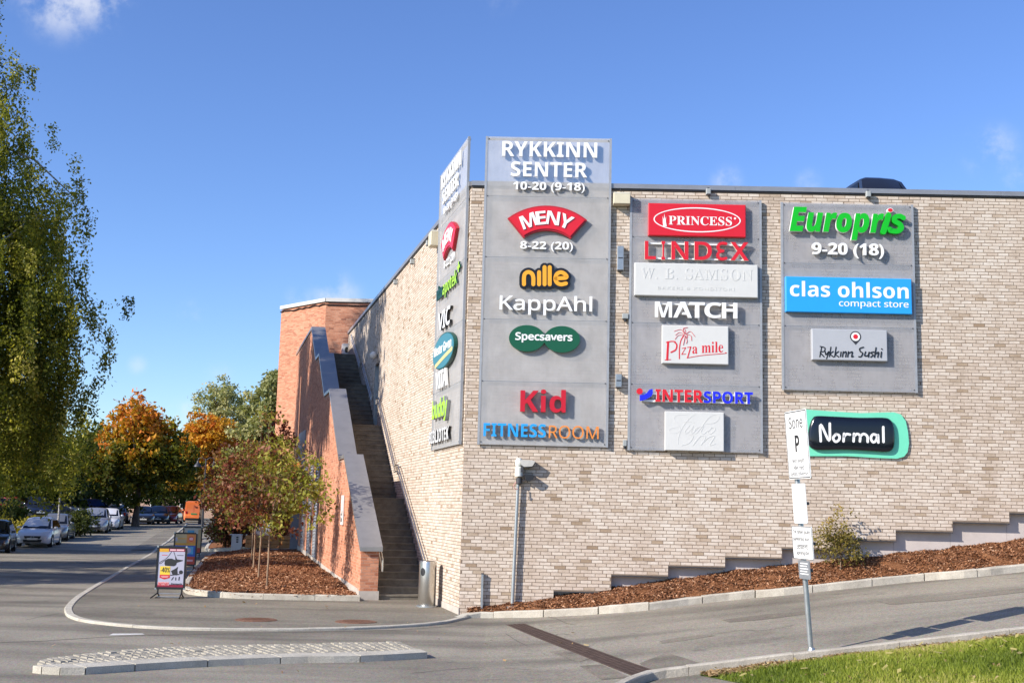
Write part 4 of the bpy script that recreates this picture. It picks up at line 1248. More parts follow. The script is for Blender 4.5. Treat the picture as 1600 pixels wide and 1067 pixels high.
# ---- lamps and boxes on the walls
def wall_box(name, label, cat, fr, px, dep, mat, extra=None, o0=.012, group=None):
    u0, z1 = fr.pick(px[0], px[1], o0 + dep); u1, z0 = fr.pick(px[2], px[3], o0 + dep)
    t = thing(name, label, cat, fr.P((u0 + u1) / 2, z0, o0), group=group)
    MB().bbox(fr, min(u0, u1), max(u0, u1), z0, z1, o0, o0 + dep, .01).build('casing', mat, t)
    if extra: extra(t, min(u0, u1), max(u0, u1), z0, z1)
    return t
def lid_line(fr, dep):
    def f(t, u0, u1, z0, z1):
        MB().fbox(fr, u0 + .02, u1 - .02, z1 - .03, z1 - .02, dep, dep + .016).build('trim', MT['lside'], t)
        MB().tube([fr.P((u0 + u1) / 2, z1, dep * .5), fr.P((u0 + u1) / 2 - .03, z1 + .15, .03)], .012, 6).build('cable', MT['black'], t)
    return f
wall_box('siren_box', 'beige square alarm box under the roof edge between the corner and middle panels', 'alarm box', WR, (959, 300, 985, 318.5), .24, MT['beige'], lid_line(WR, .24))
uu, zz = WL.pick(687, 365, .1)
t = thing('siren_box', 'beige alarm box under the roof edge beside the side wall panel', 'alarm box', WL.P(3.75, 8.78, 0))
MB().bbox(WL, 3.62, 3.98, 8.72, 9.08, .012, .24).build('casing', MT['beige'], t); MB().fbox(WL, 3.68, 3.92, 9.08, 9.12, .03, .2).build('trim', MT['lside'], t)
def lamp_extra(fr, dep):
    def f(t, u0, u1, z0, z1):
        MB().fbox(fr, u0 + .02, u1 - .02, (z0 + z1) / 2 - .012, (z0 + z1) / 2 + .012, dep, dep + .018).build('band', MT['dark_metal'], t)
        MB().fbox(fr, u0 + .02, u1 - .02, z0 - .015, z0, .03, dep - .01).build('lens', MT['dark_metal'], t)
    return f
wall_box('wall_light', 'tall two-part grey wall light beside the red LINDEX letters', 'wall light', WR, (964.8, 384, 974.5, 422), .14, MT['galv'], lamp_extra(WR, .14))
wall_box('wall_light', 'small grey wall light level with the palm tree box, left of the middle panel', 'wall light', WR, (962, 584, 971.5, 605), .14, MT['galv'], lamp_extra(WR, .14))
def knob_extra(fr, dep):
    def f(t, u0, u1, z0, z1):
        MB().tube([fr.P((u0 + u1) / 2, z0, dep * .6), fr.P((u0 + u1) / 2, z0 - .06, dep * .6)], .03, 10).build('gland', MT['black'], t)
    return f
wall_box('junction_box', 'small green grey junction box with black gland left of the MATCH letters', 'junction box', WR, (972.5, 489.5, 982, 498), .1, MT['grey_plastic'], knob_extra(WR, .1))
wall_box('junction_box', 'tiny junction box at the lower left corner of the middle panel', 'junction box', WR, (973.5, 687, 979.5, 697), .08, MT['grey_plastic'], knob_extra(WR, .08))
def spot(fr, u, z, label, grp):
    t = thing('eave_spotlight', label, 'spotlight', fr.P(u, z, 0), group=grp)
    MB().bbox(fr, u - .05, u + .05, z - .06, z + .07, .03, .14, .012).build('housing', MT['grey_plastic'], t)
    MB().fbox(fr, u - .02, u + .02, z + .07, z + .1, .01, .09).build('bracket', MT['dark_metal'], t)
    MB().fbox(fr, u - .04, u + .04, z - .075, z - .06, .04, .13).build('lens', MT['black'], t)
for px, lab in (((1107, 300), 'small eave spotlight above the red oval box sign'), ((1357, 304), 'small eave spotlight above the green slanted letters')):
    u, z = WR.pick(*px, .1); spot(WR, u, z, lab, 'eave spotlights')
for k, (x, y) in enumerate(((668, 380), (643, 409), (617, 441))):
    u, z = WL.pick(x, y, .1); spot(WL, u, min(z, 9.2), ('eave spotlight of the side wall nearest the corner panel', 'middle one of three eave spotlights along the side wall', 'eave spotlight of the side wall farthest back, towards the brick tower')[k], 'eave spotlights')
u, z = WL.pick(589, 552, .1)
t = thing('globe_lamp', 'round white wall lamp above the door on the stair landing', 'wall lamp', WL.P(14.5, 7.3, 0))
MB().lathe(WL.P(14.5, 7.14, .14), [(.03, 0), (.09, .03), (.125, .1), (.125, .16), (.09, .23), (.03, .26)], 16).build('globe', MT['offwhite'], t, smooth=True)
MB().fbox(WL, 14.46, 14.54, 7.22, 7.32, .01, .1).build('bracket', MT['dark_metal'], t)
# ================================================================== GROUND
def g2(*pts): return [gp(x, y)[:2] for x, y in pts]
low_kerb = g2((972, 1066), (998, 1056), (1022, 1050.5), (1055, 1046.5), (1100, 1041), (1200, 1029), (1268, 1021), (1400, 1006), (1500, 995), (1600, 983)) + [np.array([9.5, 16.15]), np.array([14, 16.3])]
low_kerb = [gp(955, 1075)[:2], ] + low_kerb
hi_kerb = g2((770.5, 965.6), (833.5, 964.3), (920, 960.4), (1006.7, 953.8), (1089.4, 943.3), (1176, 934), (1230, 929.6), (1349, 916.7), (1434.7, 908), (1516, 902), (1600, 893))
hi_kerb = hi_kerb + [hi_kerb[-1] + np.array([1.8, -.05]), hi_kerb[-1] + np.array([4.0, -.1])]
Gz = lambda x, y: G(x, y)
xg = np.array([-600, -300, -120, -60, 0, 60, 120, 300, 600.]); yg = np.array([-400, -100, 0, 60, 120, 160, 220, 400, 1200.])
X, Y = np.meshgrid(xg, yg); V = np.stack([X.ravel(), Y.ravel(), np.full(X.size, -.9)], 1)
Fq = np.array([(j * 9 + i, j * 9 + i + 1, (j + 1) * 9 + i + 1, (j + 1) * 9 + i) for j in range(8) for i in range(8)])
tag(link(bpy.data.objects.new('ground', fast_mesh('ground', V, Fq, [MT['ground']]))), kind='structure')
road_poly = [(-62, 150), (-62, 2), (low_kerb[0][0] - .3, 2)] + [tuple(p) for p in smooth_line(low_kerb, 4)] + [(14, 26), (2, 26.5), (-1, 27), (-3, 60), (-3, 150)]
sheet('road', road_poly, Gz, .9, MT['asphalt'])
plaza_kerb = g2((735, 965), (690, 975), (630, 980), (560, 983.3), (480, 985), (400, 985.5), (300, 984.5), (210, 980.5), (135, 972.5), (108, 965), (101, 957), (103, 948), (120, 932), (165, 905), (205, 882), (240, 860.5), (266, 841), (285, 824), (291, 817))
pk = [tuple(p) for p in smooth_line(plaza_kerb, 4)]
pl_poly = pk + [tuple(WL.P(40, 0, 9.0)[:2]), tuple(WL.P(42, 0, 0)[:2]), tuple(WL.P(0, 0, -.2)[:2] + np.array([.3, 0]))]
sheet('plaza_pavement', pl_poly, lambda x, y: G(x, y) + .03, .8, MT['asphalt_plaza'])
kerb('plaza_kerb', plaza_kerb, .15, .045, MT['pale_granite'], stone=1.6, side=-1, gap=.006, rough=.002, jit=.004)
cor = g2((722, 966.5), (735, 965), (752, 965)) + [hi_kerb[0]]
kerb('slope_kerb', cor, .2, lambda q: .04 + .09 * min(1, q / .5), MT['pale_granite'], stone=2.0, side=1, gap=.004)
kerb('slope_kerb', hi_kerb, .16, .15, MT['granite'], stone=1.12, smooth=True, seed=8, side=1, gap=.02, rough=.008, jit=.02)
kerb('lawn_kerb', low_kerb, .13, .05, MT['granite'], stone=1.5, seed=4, side=-1, gap=.008, rough=.004)

# sloping bark bed under the front wall
hk = np.array([p for p in smooth_line(hi_kerb, 4)])
def yk(x): return np.interp(x, hk[:, 0], hk[:, 1]) + .12
def yw(x): return C0[1] - (x - C0[0]) * math.tan(math.radians(1)) + .16
def zw(x): return np.interp(x - C0[0], [0, .6, 2.05, 4.2, 6.2, 9, 11.8, 16], [.12, .2, .42, .76, 1.07, 1.42, 1.80, 2.35])
def bedz(x, y):
    k = np.clip((y - yk(x)) / np.maximum(yw(x) - .16 - yk(x), .05), 0, 1.15)
    bump_ = .05 * np.sin(np.clip(k, 0, 1) * PI) + .022 * np.sin(x * 7.3 + y * 3) * np.sin(y * 9 - x * 2.1)
    return (1 - k) * (G(x, y) + .10) + k * zw(x) + bump_ * np.clip(k * 4, 0, 1)
xs = np.linspace(hk[0, 0] - .55, 14, 60)
bp = [(x, float(yk(x))) for x in xs] + [(x, float(yw(x))) for x in xs[::-1]]
sheet('slope_bed', bp, bedz, .22, MT['mulch'], rough=.012)
# bed with young trees
bed_kerb = g2((562, 941), (500, 940), (420, 938.5), (345, 935.5), (300, 931), (288, 927), (287, 919), (300, 899), (316, 880), (328, 870.5), (342, 866.5), (380, 864.5), (430, 863), (466, 862))
kerb('bed_kerb', bed_kerb, .15, .13, MT['granite'], stone=1.1, seed=12, side=-1, gap=.008, base=lambda x, y: float(G(x, y)) + .03, rough=.003, jit=.008)
bk1 = [tuple(p) for p in smooth_line(bed_kerb, 4)] + [tuple(WL.P(u, 0, 1.66)[:2]) for u in (22.5, 15, 8, 3.9)]
bz1 = lambda x, y: G(x, y) + .125 + .03 * np.sin(x * 2.1 + 1) * np.sin(y * 1.3) + .015 * np.sin(x * 7 + y * 5)
sheet('planting_bed', bk1, bz1, .5, MT['mulch'], rough=.012)
bed2 = g2((457, 857.5), (400, 859.5), (340, 862), (322, 862.5), (321, 858), (328, 848), (338, 838), (350, 826))
kerb('bed_kerb', bed2, .16, .13, MT['pale_granite'], stone=1.3, seed=13, side=-1, gap=.008, base=lambda x, y: float(G(x, y)) + .03, rough=.003)
bk2 = [tuple(p) for p in smooth_line(bed2, 4)] + [tuple(p) for p in g2((470, 826), (462, 850))]
sheet('planting_bed', bk2, lambda x, y: G(x, y) + .12, .7, MT['mulch'], rough=.012)
# lawn, footpath and leaf litter
lk = [tuple(p) for p in smooth_line(low_kerb[1:], 14)]
def lawn_off(x, y):
    d = np.min(np.hypot(np.asarray(x)[..., None] - np.array(lk)[:, 0], np.asarray(y)[..., None] - np.array(lk)[:, 1]), axis=-1)
    return d
def edge_off(x, y):
    d = lawn_off(x, y)
    P_ = np.array(resample(lawn_edge, .1))
    return np.minimum(d, np.min(np.hypot(np.asarray(x)[..., None] - P_[:, 0], np.asarray(y)[..., None] - P_[:, 1]), axis=-1))
def lawnz(x, y):
    d = edge_off(x, y)
    return G(x, y) - .06 + .12 * sstep(.2, 1.4, d) + .012 * np.sin(x * 6.1) * np.sin(y * 7.7)
lawn_edge = g2((1094, 1046.5), (1140, 1055), (1197, 1067)) + [gp(1290, 1090)[:2], np.array([3.2, 6.0])]
kin = [p for p in lk if p[0] > lawn_edge[0][0] + .05]
lawn_poly = [tuple(p) for p in lawn_edge[::-1]] + [(p[0], p[1] - .03) for p in kin] + [(14, 6)]
sheet('lawn', lawn_poly, lawnz, .4, MT['lawn'])
fp_poly = [(p[0], p[1] - .0) for p in lk if p[0] <= lawn_edge[0][0] + .45] + [tuple(p + np.array([.45, 0])) for p in lawn_edge] + [(lk[0][0] - .2, 6.0)]
sheet('footpath', fp_poly, lambda x, y: G(x, y) - .068, .4, MT['asphalt_plaza'])
rng = np.random.default_rng(11)
def scatter(poly, n, dens=None):
    P = np.array(poly); out = np.zeros((0, 2))
    while len(out) < n:
        q = np.stack([rng.uniform(P[:, 0].min(), P[:, 0].max(), n), rng.uniform(P[:, 1].min(), P[:, 1].max(), n)], 1)
        q = q[inpoly(q[:, 0], q[:, 1], poly)]
        if dens is not None: q = q[rng.random(len(q)) < dens(q[:, 0], q[:, 1])]
        out = np.concatenate([out, q])
    return out[:n]
def chips(name, poly, n, zf, size, label, mat='chips', dens=None, tonef=None, flat=.5):
    q = scatter(poly, n, dens); z = zf(q[:, 0], q[:, 1])
    c = np.stack([q[:, 0], q[:, 1], z + rng.uniform(0, .02, n)], 1)
    a = rng.uniform(0, 2 * PI, n); Ls = size * rng.uniform(.5, 1.5, n); Ws = Ls * rng.uniform(.2, .5, n)
    ax = np.stack([np.cos(a), np.sin(a), rng.normal(0, flat, n)], 1); ax /= np.linalg.norm(ax, axis=1)[:, None]
    bx = np.stack([-np.sin(a), np.cos(a), rng.normal(0, flat * 1.4, n)], 1); bx /= np.linalg.norm(bx, axis=1)[:, None]
    V = np.stack([c - ax * Ls[:, None] / 2 - bx * Ws[:, None] / 2, c + ax * Ls[:, None] / 2 - bx * Ws[:, None] / 2, c + ax * Ls[:, None] / 2 + bx * Ws[:, None] / 2, c - ax * Ls[:, None] / 2 + bx * Ws[:, None] / 2], 1).reshape(-1, 3)
    F = np.arange(4 * n).reshape(n, 4)
    tone = rng.beta(1.5, 1.6, n) if tonef is None else tonef(q)
    o = link(bpy.data.objects.new(name, fast_mesh(name, V, F, [MT[mat]], None, {'tone': tone})))
    return tag(o, label, 'ground cover', kind='stuff')
chips('bark_mulch', bp, 34000, bedz, .046, 'reddish brown bark chips covering the sloping bed below the front wall')
chips('bark_mulch', bk1, 30000, bz1, .062, 'brown bark chips covering the bed of young trees beside the stairway', dens=lambda x, y: np.clip(1.5 - (y - 28) / 22, .15, 1))
# grass blades
n = 90000
q = scatter(lawn_poly, n, lambda x, y: sstep(.25, .75, lawn_off(x, y) + .25 * np.sin(x * 3.1) * np.sin(x * 1.3 + 2)) * np.clip(1.3 - (14.5 - y) * .04, .4, 1) * (y > 9.5) * (x < 9))
z = lawnz(q[:, 0], q[:, 1]); hgt = rng.uniform(.03, .075, n); a = rng.uniform(0, 2 * PI, n); wd = rng.uniform(.004, .008, n)
lean = rng.normal(0, .028, (n, 2))
b0 = np.stack([q[:, 0] - np.cos(a) * wd, q[:, 1] - np.sin(a) * wd, z], 1); b1 = np.stack([q[:, 0] + np.cos(a) * wd, q[:, 1] + np.sin(a) * wd, z], 1)
tp = np.stack([q[:, 0] + lean[:, 0], q[:, 1] + lean[:, 1], z + hgt], 1)
patch = .5 + .22 * np.sin(q[:, 0] * 1.7 + 1.3 * np.sin(q[:, 1] * 1.1)) + .15 * np.sin(q[:, 1] * 2.3 + q[:, 0])
o = link(bpy.data.objects.new('grass', fast_mesh('grass', np.stack([b0, b1, tp], 1).reshape(-1, 3), np.arange(3 * n).reshape(n, 3), [MT['blades']], None, {'tone': np.clip(patch + rng.normal(0, .16, n), 0, 1)})))
tag(o, 'short sunlit green lawn grass on the near side of the sloping road', 'grass', kind='stuff')
chips('fallen_leaves', lawn_poly, 6500, lambda x, y: lawnz(x, y) + .015, .06, 'dry brown leaves and clippings lying along the kerb of the lawn', 'dry', dens=lambda x, y: np.where(lawn_off(x, y) < .62, 1.0, .012) * (y > 10) * (x < 9), tonef=lambda q: rng.random(len(q)), flat=.35)
chips('fallen_leaves', lawn_poly, 260, lambda x, y: lawnz(x, y) + .05, .07, 'yellow leaves scattered over the lawn grass', 'blades', dens=lambda x, y: (y > 10) * (x < 8) * 1.0, tonef=lambda q: np.full(len(q), 1.0), flat=.3)

# paint, patches and the long seam in the asphalt
def thin(name, pts, dz, mat, kind='structure', base=None):
    o = sheet(name, [p[:2] for p in pts], (lambda x, y: G(x, y) + dz), .5, mat); return o
def pathstrip(name, pts, wd, dz, mat):
    P = smooth_line(pts, 8); A_ = []; B_ = []
    for i, p in enumerate(P):
        tt = P[min(i + 1, len(P) - 1)] - P[max(i - 1, 0)]; tt = tt / np.linalg.norm(tt); nn = np.array([-tt[1], tt[0]]) * wd / 2
        A_.append(p + nn); B_.append(p - nn)
    V = [(p[0], p[1], float(G(p[0], p[1])) + dz) for p in A_ + B_]; n = len(P)
    o = link(bpy.data.objects.new(name, fast_mesh(name, np.array(V), [(i + 1, i, n + i, n + i + 1) for i in range(n - 1)], [mat])))
    return tag(o, kind='structure')
pathstrip('asphalt_seam', g2((-40, 1006), (0, 1003.5), (60, 1001.5), (130, 997), (210, 993.2), (300, 991), (400, 989), (500, 986.8), (620, 984), (720, 977)), .025, .004, MT['seam'])
thin('road_marking', g2((170, 992.5), (176, 989.6), (222, 989.5), (226, 991)), .0045, MT['paint_line'])
thin('asphalt_patch', g2((988, 1040), (1043, 1019.5), (1092, 1035), (1052, 1043), (1010, 1049)), .004, MT['asphalt_patch'])
thin('asphalt_patch', g2((1030, 1001), (1060, 996), (1112, 990), (1116, 993), (1080, 999), (1034, 1005)), .0044, MT['asphalt_patch'])
thin('asphalt_patch', g2((1128, 968), (1200, 959), (1262, 954.5), (1262, 959), (1190, 968), (1140, 972)), .0042, MT['asphalt_patch'])
thin('asphalt_patch', g2((1370, 939), (1480, 931), (1600, 918), (1640, 914), (1640, 920), (1600, 925), (1480, 938), (1390, 944)), .0042, MT['asphalt_patch'])
thin('asphalt_patch', g2((858, 1018), (900, 1012), (935, 1024), (905, 1034)), .0043, MT['asphalt_patch'])
thin('asphalt_patch', g2((905, 1040), (940, 1038), (985, 1058), (940, 1062)), .0046, MT['asphalt_patch'])
MT['sett'] = granite('sett_granite', (.30, .27, .21), (.42, .38, .30))
# fine cracks and a few fallen leaves on the asphalt
for pts in (((770, 985), (790, 990), (806, 1000), (822, 1008)), ((848, 962), (868, 966), (884, 973), (900, 976)), ((640, 1052), (700, 1046), (760, 1043), (830, 1046)), ((40, 968), (70, 962), (92, 958)), ((1120, 990), (1160, 984), (1190, 985), (1240, 977)), ((0, 925), (30, 922), (70, 926), (96, 924)), ((860, 995), (875, 990), (893, 992))):
    pathstrip('asphalt_crack', g2(*pts), .012, .0044, MT['seam'])
lv = [tuple(p) for p in g2((60, 1000), (150, 985), (400, 995), (690, 985), (740, 975), (1000, 965), (1000, 1000), (700, 1040), (300, 1060), (60, 1060))]
chips('fallen_leaves', lv, 70, lambda x, y: G(x, y) + .012, .055, 'a few dry leaves lying on the asphalt of the road', 'dry', tonef=lambda q: rng.random(len(q)), flat=.25)
chips('fallen_leaves', pk + [tuple(WL.P(10, 0, 1.7)[:2]), tuple(WL.P(3.6, 0, 1.6)[:2]), tuple(WL.P(.5, 0, .3)[:2])], 110, lambda x, y: G(x, y) + .04, .055, 'a few dry leaves lying on the pavement before the stairs', 'dry', tonef=lambda q: rng.random(len(q)), flat=.25)
# traffic island: kerb stones round rows of setts
def iz(x, y): d = ray(x, y); return (CAM + d * ((.09 - EYE) / d[2]))[:2]
front = [iz(*p) for p in ((51, 1039.5), (70, 1041.5), (118, 1043), (175, 1039.5), (300, 1032), (450, 1026), (564, 1024), (671, 1018.5))]
back = [iz(*p) for p in ((51, 1039.5), (62, 1030), (90, 1023.5), (150, 1017.5), (225, 1011.5), (300, 1007.8), (400, 1005.5), (520, 1002.5), (632, 1000.5))]
isl = MB(); fl = [tuple(p) for p in smooth_line(front, 5)]; bl_ = [tuple(p) for p in smooth_line(back, 5)]
outline = fl + bl_[::-1][:-1]
isl.cur = 0
oc = np.mean(outline, axis=0); outline = [tuple(oc + (np.array(p) - oc) * .965) for p in outline]
isl.vprism(outline if area(outline) > 0 else outline[::-1], -.1, .062)
FA = np.array(fl); BA = np.array(bl_)
def on(A_, s_):
    d = np.concatenate([[0], np.cumsum(np.hypot(*np.diff(A_, axis=0).T))]); 
    return np.array([np.interp(s_ * d[-1], d, A_[:, 0]), np.interp(s_ * d[-1], d, A_[:, 1])])
def quadstone(p, h, j=.008):
    c = np.mean(p, axis=0); rr = random.Random(int(abs(c[0] * 1000 + c[1] * 77)))
    b = [tuple(q_) for q_ in p]
    if area(b) < 0: b = b[::-1]
    t_ = [tuple(np.array(q_) * .9 + c * .1) for q_ in b]
    hh = h + rr.uniform(-j, j)
    isl.hexa([(x, y, -.1) for x, y in b], [(x, y, hh - .018) for x, y in b])
    isl.hexa([(x, y, hh - .0175) for x, y in b], [(x, y, hh + rr.uniform(-.003, .003)) for x, y in t_])
isl.cur = 1
cuts = [0, .03, .075, .13, .245, .42, .60, .80, .995]
for a, b in zip(cuts[:-1], cuts[1:]):
    k = max(1, int((b - a) * 16)); 
    for i in range(k):
        s0 = a + (b - a) * i / k + (.0016 if i == 0 else 0); s1_ = a + (b - a) * (i + 1) / k - (.0016 if i == k - 1 else -.0002)
        p0, p1 = on(FA, s0), on(FA, s1_); q0, q1 = on(BA, s0), on(BA, s1_)
        w0 = min(.5, .42 / max(np.linalg.norm(q0 - p0), .05)); w1 = min(.5, .42 / max(np.linalg.norm(q1 - p1), .05))
        b_ = [p0, p1, p1 + (q1 - p1) * w1, p0 + (q0 - p0) * w0]
        if area([tuple(v) for v in b_]) < 0: b_ = b_[::-1]
        isl.hexa([(x, y, -.1) for x, y in b_], [(x, y, .093) for x, y in b_])
isl.cur = 2
Lm = 6.0; nrow = int(Lm / .125)
for i in range(nrow):
    s0 = .045 + (i / nrow) * .945; s1_ = s0 + .945 / nrow - .0042
    p0, p1, q0, q1 = on(FA, s0), on(FA, s1_), on(BA, s0), on(BA, s1_)
    ln = np.linalg.norm(q0 - p0)
    if ln < .5: continue
    w0 = .44 / ln; m_ = max(1, int((ln - .46) / .21)); ph = (i % 2) * .5
    ks = [w0 + (1 - .02 - w0) * min(1, max(0, (j + ph - .5 * (ph > 0) * 1) / m_)) for j in range(m_ + 2)]
    ks = sorted(set(round(k, 4) for k in ks))
    for k0, k1 in zip(ks[:-1], ks[1:]):
        if k1 - k0 < .02: continue
        k1 -= .014
        quadstone([p0 + (q0 - p0) * k0, p1 + (q1 - p1) * k0, p1 + (q1 - p1) * k1, p0 + (q0 - p0) * k1], .088)
tag(isl.build('traffic_island', [soil('joint_sand', (.12, .09, .06), (.17, .13, .085), (.25, .20, .14)), MT['pale_granite'], MT['sett']]), kind='structure')

# drains and covers
MT['rust'] = simple('rusty_iron', (.20, .10, .06), .75, metal=.3, var=.35, scale=14, bmp=.3)
MT['dark_rust'] = simple('dark_rusty_iron', (.085, .053, .040), .7, metal=.3, var=.35, scale=10, bmp=.3)
for k, (x, y) in enumerate(((400, 968), (556, 971))):
    p = gp(x, y, .03)
    t = thing('manhole_cover', ('round rust orange manhole cover in the pavement nearest the dark framed board', 'round rust orange manhole cover in the pavement in front of the stairs')[k], 'manhole cover', p, group='manhole covers in the pavement')
    MB().lathe((p[0], p[1], p[2] - .02), [(.40, 0), (.40, .026), (.385, .030)], 40).build('ring', MT['rust'], t)
    m = MB(); m.lathe((p[0], p[1], p[2] - .02), [(.34, 0), (.34, .032), (.33, .035)], 36)
    for i in range(-5, 6):
        for j in range(-5, 6):
            if i * i + j * j < 24: m.box((p[0] + i * .058, p[1] + j * .058, p[2] + .0145), .034, .034, .007)
    m.build('lid', MT['rust'], t)
ga, gb = g2((805, 975), (1012, 1054)); 
gd = (gb - ga) / np.linalg.norm(gb - ga); gn = np.array([-gd[1], gd[0]]); GL = np.linalg.norm(gb - ga); GW = .31
t = thing('drain_grate', 'long dark rusty drain grate running across the foot of the sloping road', 'drain', (*((ga + gb) / 2), float(G(*((ga + gb) / 2)))))
def gpt(s_, c, dz): p = ga + gd * s_ + gn * c; return (p[0], p[1], float(G(*p)) + dz)
m = MB()
for c0_, c1_ in ((-GW / 2 - .025, -GW / 2), (GW / 2, GW / 2 + .025)):
    for i in range(8):
        s0, s1_ = GL * i / 8, GL * (i + 1) / 8
        m.hexa([gpt(s0, c0_, -.03), gpt(s1_, c0_, -.03), gpt(s1_, c1_, -.03), gpt(s0, c1_, -.03)], [gpt(s0, c0_, .008), gpt(s1_, c0_, .008), gpt(s1_, c1_, .008), gpt(s0, c1_, .008)])
m.build('frame', MT['dark_rust'], t)
m = MB(); s0 = 0.0
for i in range(16):
    a, b = GL * i / 16, GL * (i + 1) / 16
    m.hexa([gpt(a, -GW / 2, -.02), gpt(b, -GW / 2, -.02), gpt(b, GW / 2, -.02), gpt(a, GW / 2, -.02)], [gpt(a, -GW / 2, .0042), gpt(b, -GW / 2, .0042), gpt(b, GW / 2, .0042), gpt(a, GW / 2, .0042)])
m.build('channel', MT['black'], t)
m = MB()
while s0 < GL - .02:
    m.hexa([gpt(s0, -GW / 2, .0), gpt(s0 + .03, -GW / 2, .0), gpt(s0 + .03, GW / 2, .0), gpt(s0, GW / 2, .0)], [gpt(s0, -GW / 2, .007), gpt(s0 + .03, -GW / 2, .007), gpt(s0 + .03, GW / 2, .007), gpt(s0, GW / 2, .007)]); s0 += .048
for c in (-GW / 4, 0, GW / 4):
    for i in range(16):
        a, b = GL * i / 16, GL * (i + 1) / 16
        m.hexa([gpt(a, c - .012, 0), gpt(b, c - .012, 0), gpt(b, c + .012, 0), gpt(a, c + .012, 0)], [gpt(a, c - .012, .0095), gpt(b, c - .012, .0095), gpt(b, c + .012, .0095), gpt(a, c + .012, .0095)])
m.build('grate', MT['dark_rust'], t)
# verge left of the street
vg = g2((86, 838), (112, 833), (142, 829.5), (160, 822), (185, 813)) + [np.array([-36, 104.]), np.array([-60, 118]), np.array([-61, 50]), np.array([-42, 58])] + g2((20, 845),)
sheet('verge', vg, lambda x, y: G(x, y) + .06, 1.5, MT['verge'], rough=.03)
kerb('street_kerb', g2((112, 833.5), (142, 830), (160, 822.5), (186, 813)), .16, .10, MT['pale_granite'], stone=1.5, side=1, seed=6)

# ================================================================== STREET FURNITURE
# litter bin: stainless pillar with an oval mouth
bp_ = WL.P(2.0, .03, .33)
t = thing('litter_bin', 'tall oval stainless steel litter bin with dark oval mouth beside the stairs', 'litter bin', bp_)
aB = math.atan2(-LD[1], -LD[0])
MB().lathe(bp_, [(.30, 0), (.30, .02), (.27, .03)], 32, 1.0, .8, aB).build('base', MT['galv'], t)
m = MB(); m.lathe((bp_[0], bp_[1], bp_[2] + .03), [(.225, 0), (.232, .01), (.232, .95), (.225, .975), (.20, .985)], 40, 1.0, .85, aB); m.build('body', MT['stainless'], t, smooth=True)
view = np.array([bp_[0], bp_[1]]) * -1; view = view / np.linalg.norm(view)
ang0 = math.atan2(view[1], view[0]) - .55
m = MB(); V = []; nR = 20
for k in range(nR):
    th = 2 * PI * k / nR; dv = .30 * math.cos(th); zz = .775 + .09 * math.sin(th)
    aa = ang0 + dv; V.append((aa, zz))
def binpt(aa, zz, r): 
    ca, sa = math.cos(aB), math.sin(aB); lx = math.cos(aa - aB); ly = math.sin(aa - aB)
    k = 1 / math.hypot(lx, ly / .85); return (bp_[0] + (ca * lx - sa * ly) * r * k, bp_[1] + (sa * lx + ca * ly) * r * k, bp_[2] + zz)
Pf = [binpt(a, z_, .236) for a, z_ in V]; Pc = [binpt(ang0, .775, .240)]
m.add(Pf + Pc, [(i, (i + 1) % nR, nR) for i in range(nR)]); m.build('mouth', MT['black'], t)
m = MB(); m.lathe((bp_[0], bp_[1], bp_[2] + 1.0), [(.21, 0), (.215, .008), (.19, .015)], 32, 1.0, .85, aB); m.build('lid', MT['stainless'], t, smooth=True)
# thin post against the wall
u, z = WR.pick(752.5, 946, .08)
t = thing('wall_post', 'short flat grey metal post standing against the front wall near its corner', 'post', WR.P(u, .12, .07))
MB().fbox(WR, u - .022, u + .022, .05, .88, .03, .10).build('upright', MT['galv'], t)
MB().fbox(WR, u - .026, u + .026, .878, .9, .026, .104).build('cap', MT['dark_metal'], t)
# camera pole
u, zb_ = WR.pick(800, 949, .085); ut_, zt_ = WR.pick(811, 752, .085)
t = thing('camera_pole', 'grey steel pole with two sensor housings and pale sun hood before the brick wall', 'camera pole', WR.P(u, zb_, .085))
hd = simple('camera_white', (.66, .66, .60), .4, var=.05)
m = MB(); m.tube([WR.P(u, zb_ - .1, .085), WR.P(ut_ - .02, zt_ + .02, .085)], [.041, .034], 14); m.build('pole', MT['galv'], t, smooth=True)
m = MB(); c = WR.P(u, zb_, .085); m.lathe((c[0], c[1], c[2] - .04), [(.13, 0), (.13, .06), (.05, .08)], 18); m.build('foot', MT['concrete'], t)
m = MB(); c = WR.P(ut_, zt_, .085); m.lathe((c[0], c[1], c[2] - .06), [(.05, 0), (.065, .02), (.065, .12), (.05, .14)], 14); m.build('collar', MT['dark_metal'], t)
m = MB(); c = WR.P(ut_ - .01, zt_ + .1, .085); m.lathe((c[0], c[1], c[2]), [(.075, 0), (.085, .01), (.085, .19), (.06, .21), (.075, .23), (.085, .26), (.08, .34), (.05, .39), (.02, .4)], 18); m.build('housing', hd, t, smooth=True)
def uz(x, y, off=.085): return WR.pick(795 + x / 19.4, 715 + y / 19.4, off)
m = MB(); m.prism(WR, [uz(330, 75), uz(390, 230), uz(470, 280), uz(700, 265), uz(735, 235), uz(800, 125), uz(760, 90), uz(400, 70)], .03, .21); m.build('sun_hood', simple('hood_grey', (.46, .44, .40), .5), t)
m = MB(); m.prism(WR, [uz(470, 296), uz(710, 290), uz(810, 140), uz(800, 118), uz(735, 240), uz(700, 272), uz(470, 282)], .026, .214); m.build('hood_rim', MT['black'], t)
m = MB(); m.prism(WR, [uz(470, 505), uz(500, 640), uz(540, 700), uz(620, 715), uz(740, 650), uz(785, 550), uz(660, 510)], .03, .2); m.build('sensor', MT['black'], t)
MB().fbox(WR, uz(430, 0)[0], uz(500, 0)[0], uz(0, 690)[1], uz(0, 660)[1], .09, .15).build('bracket', MT['dark_metal'], t); MB().fbox(WR, uz(380, 0)[0], uz(450, 0)[0], uz(0, 430)[1], uz(0, 250)[1], .06, .18).build('bracket', MT['dark_metal'], t)
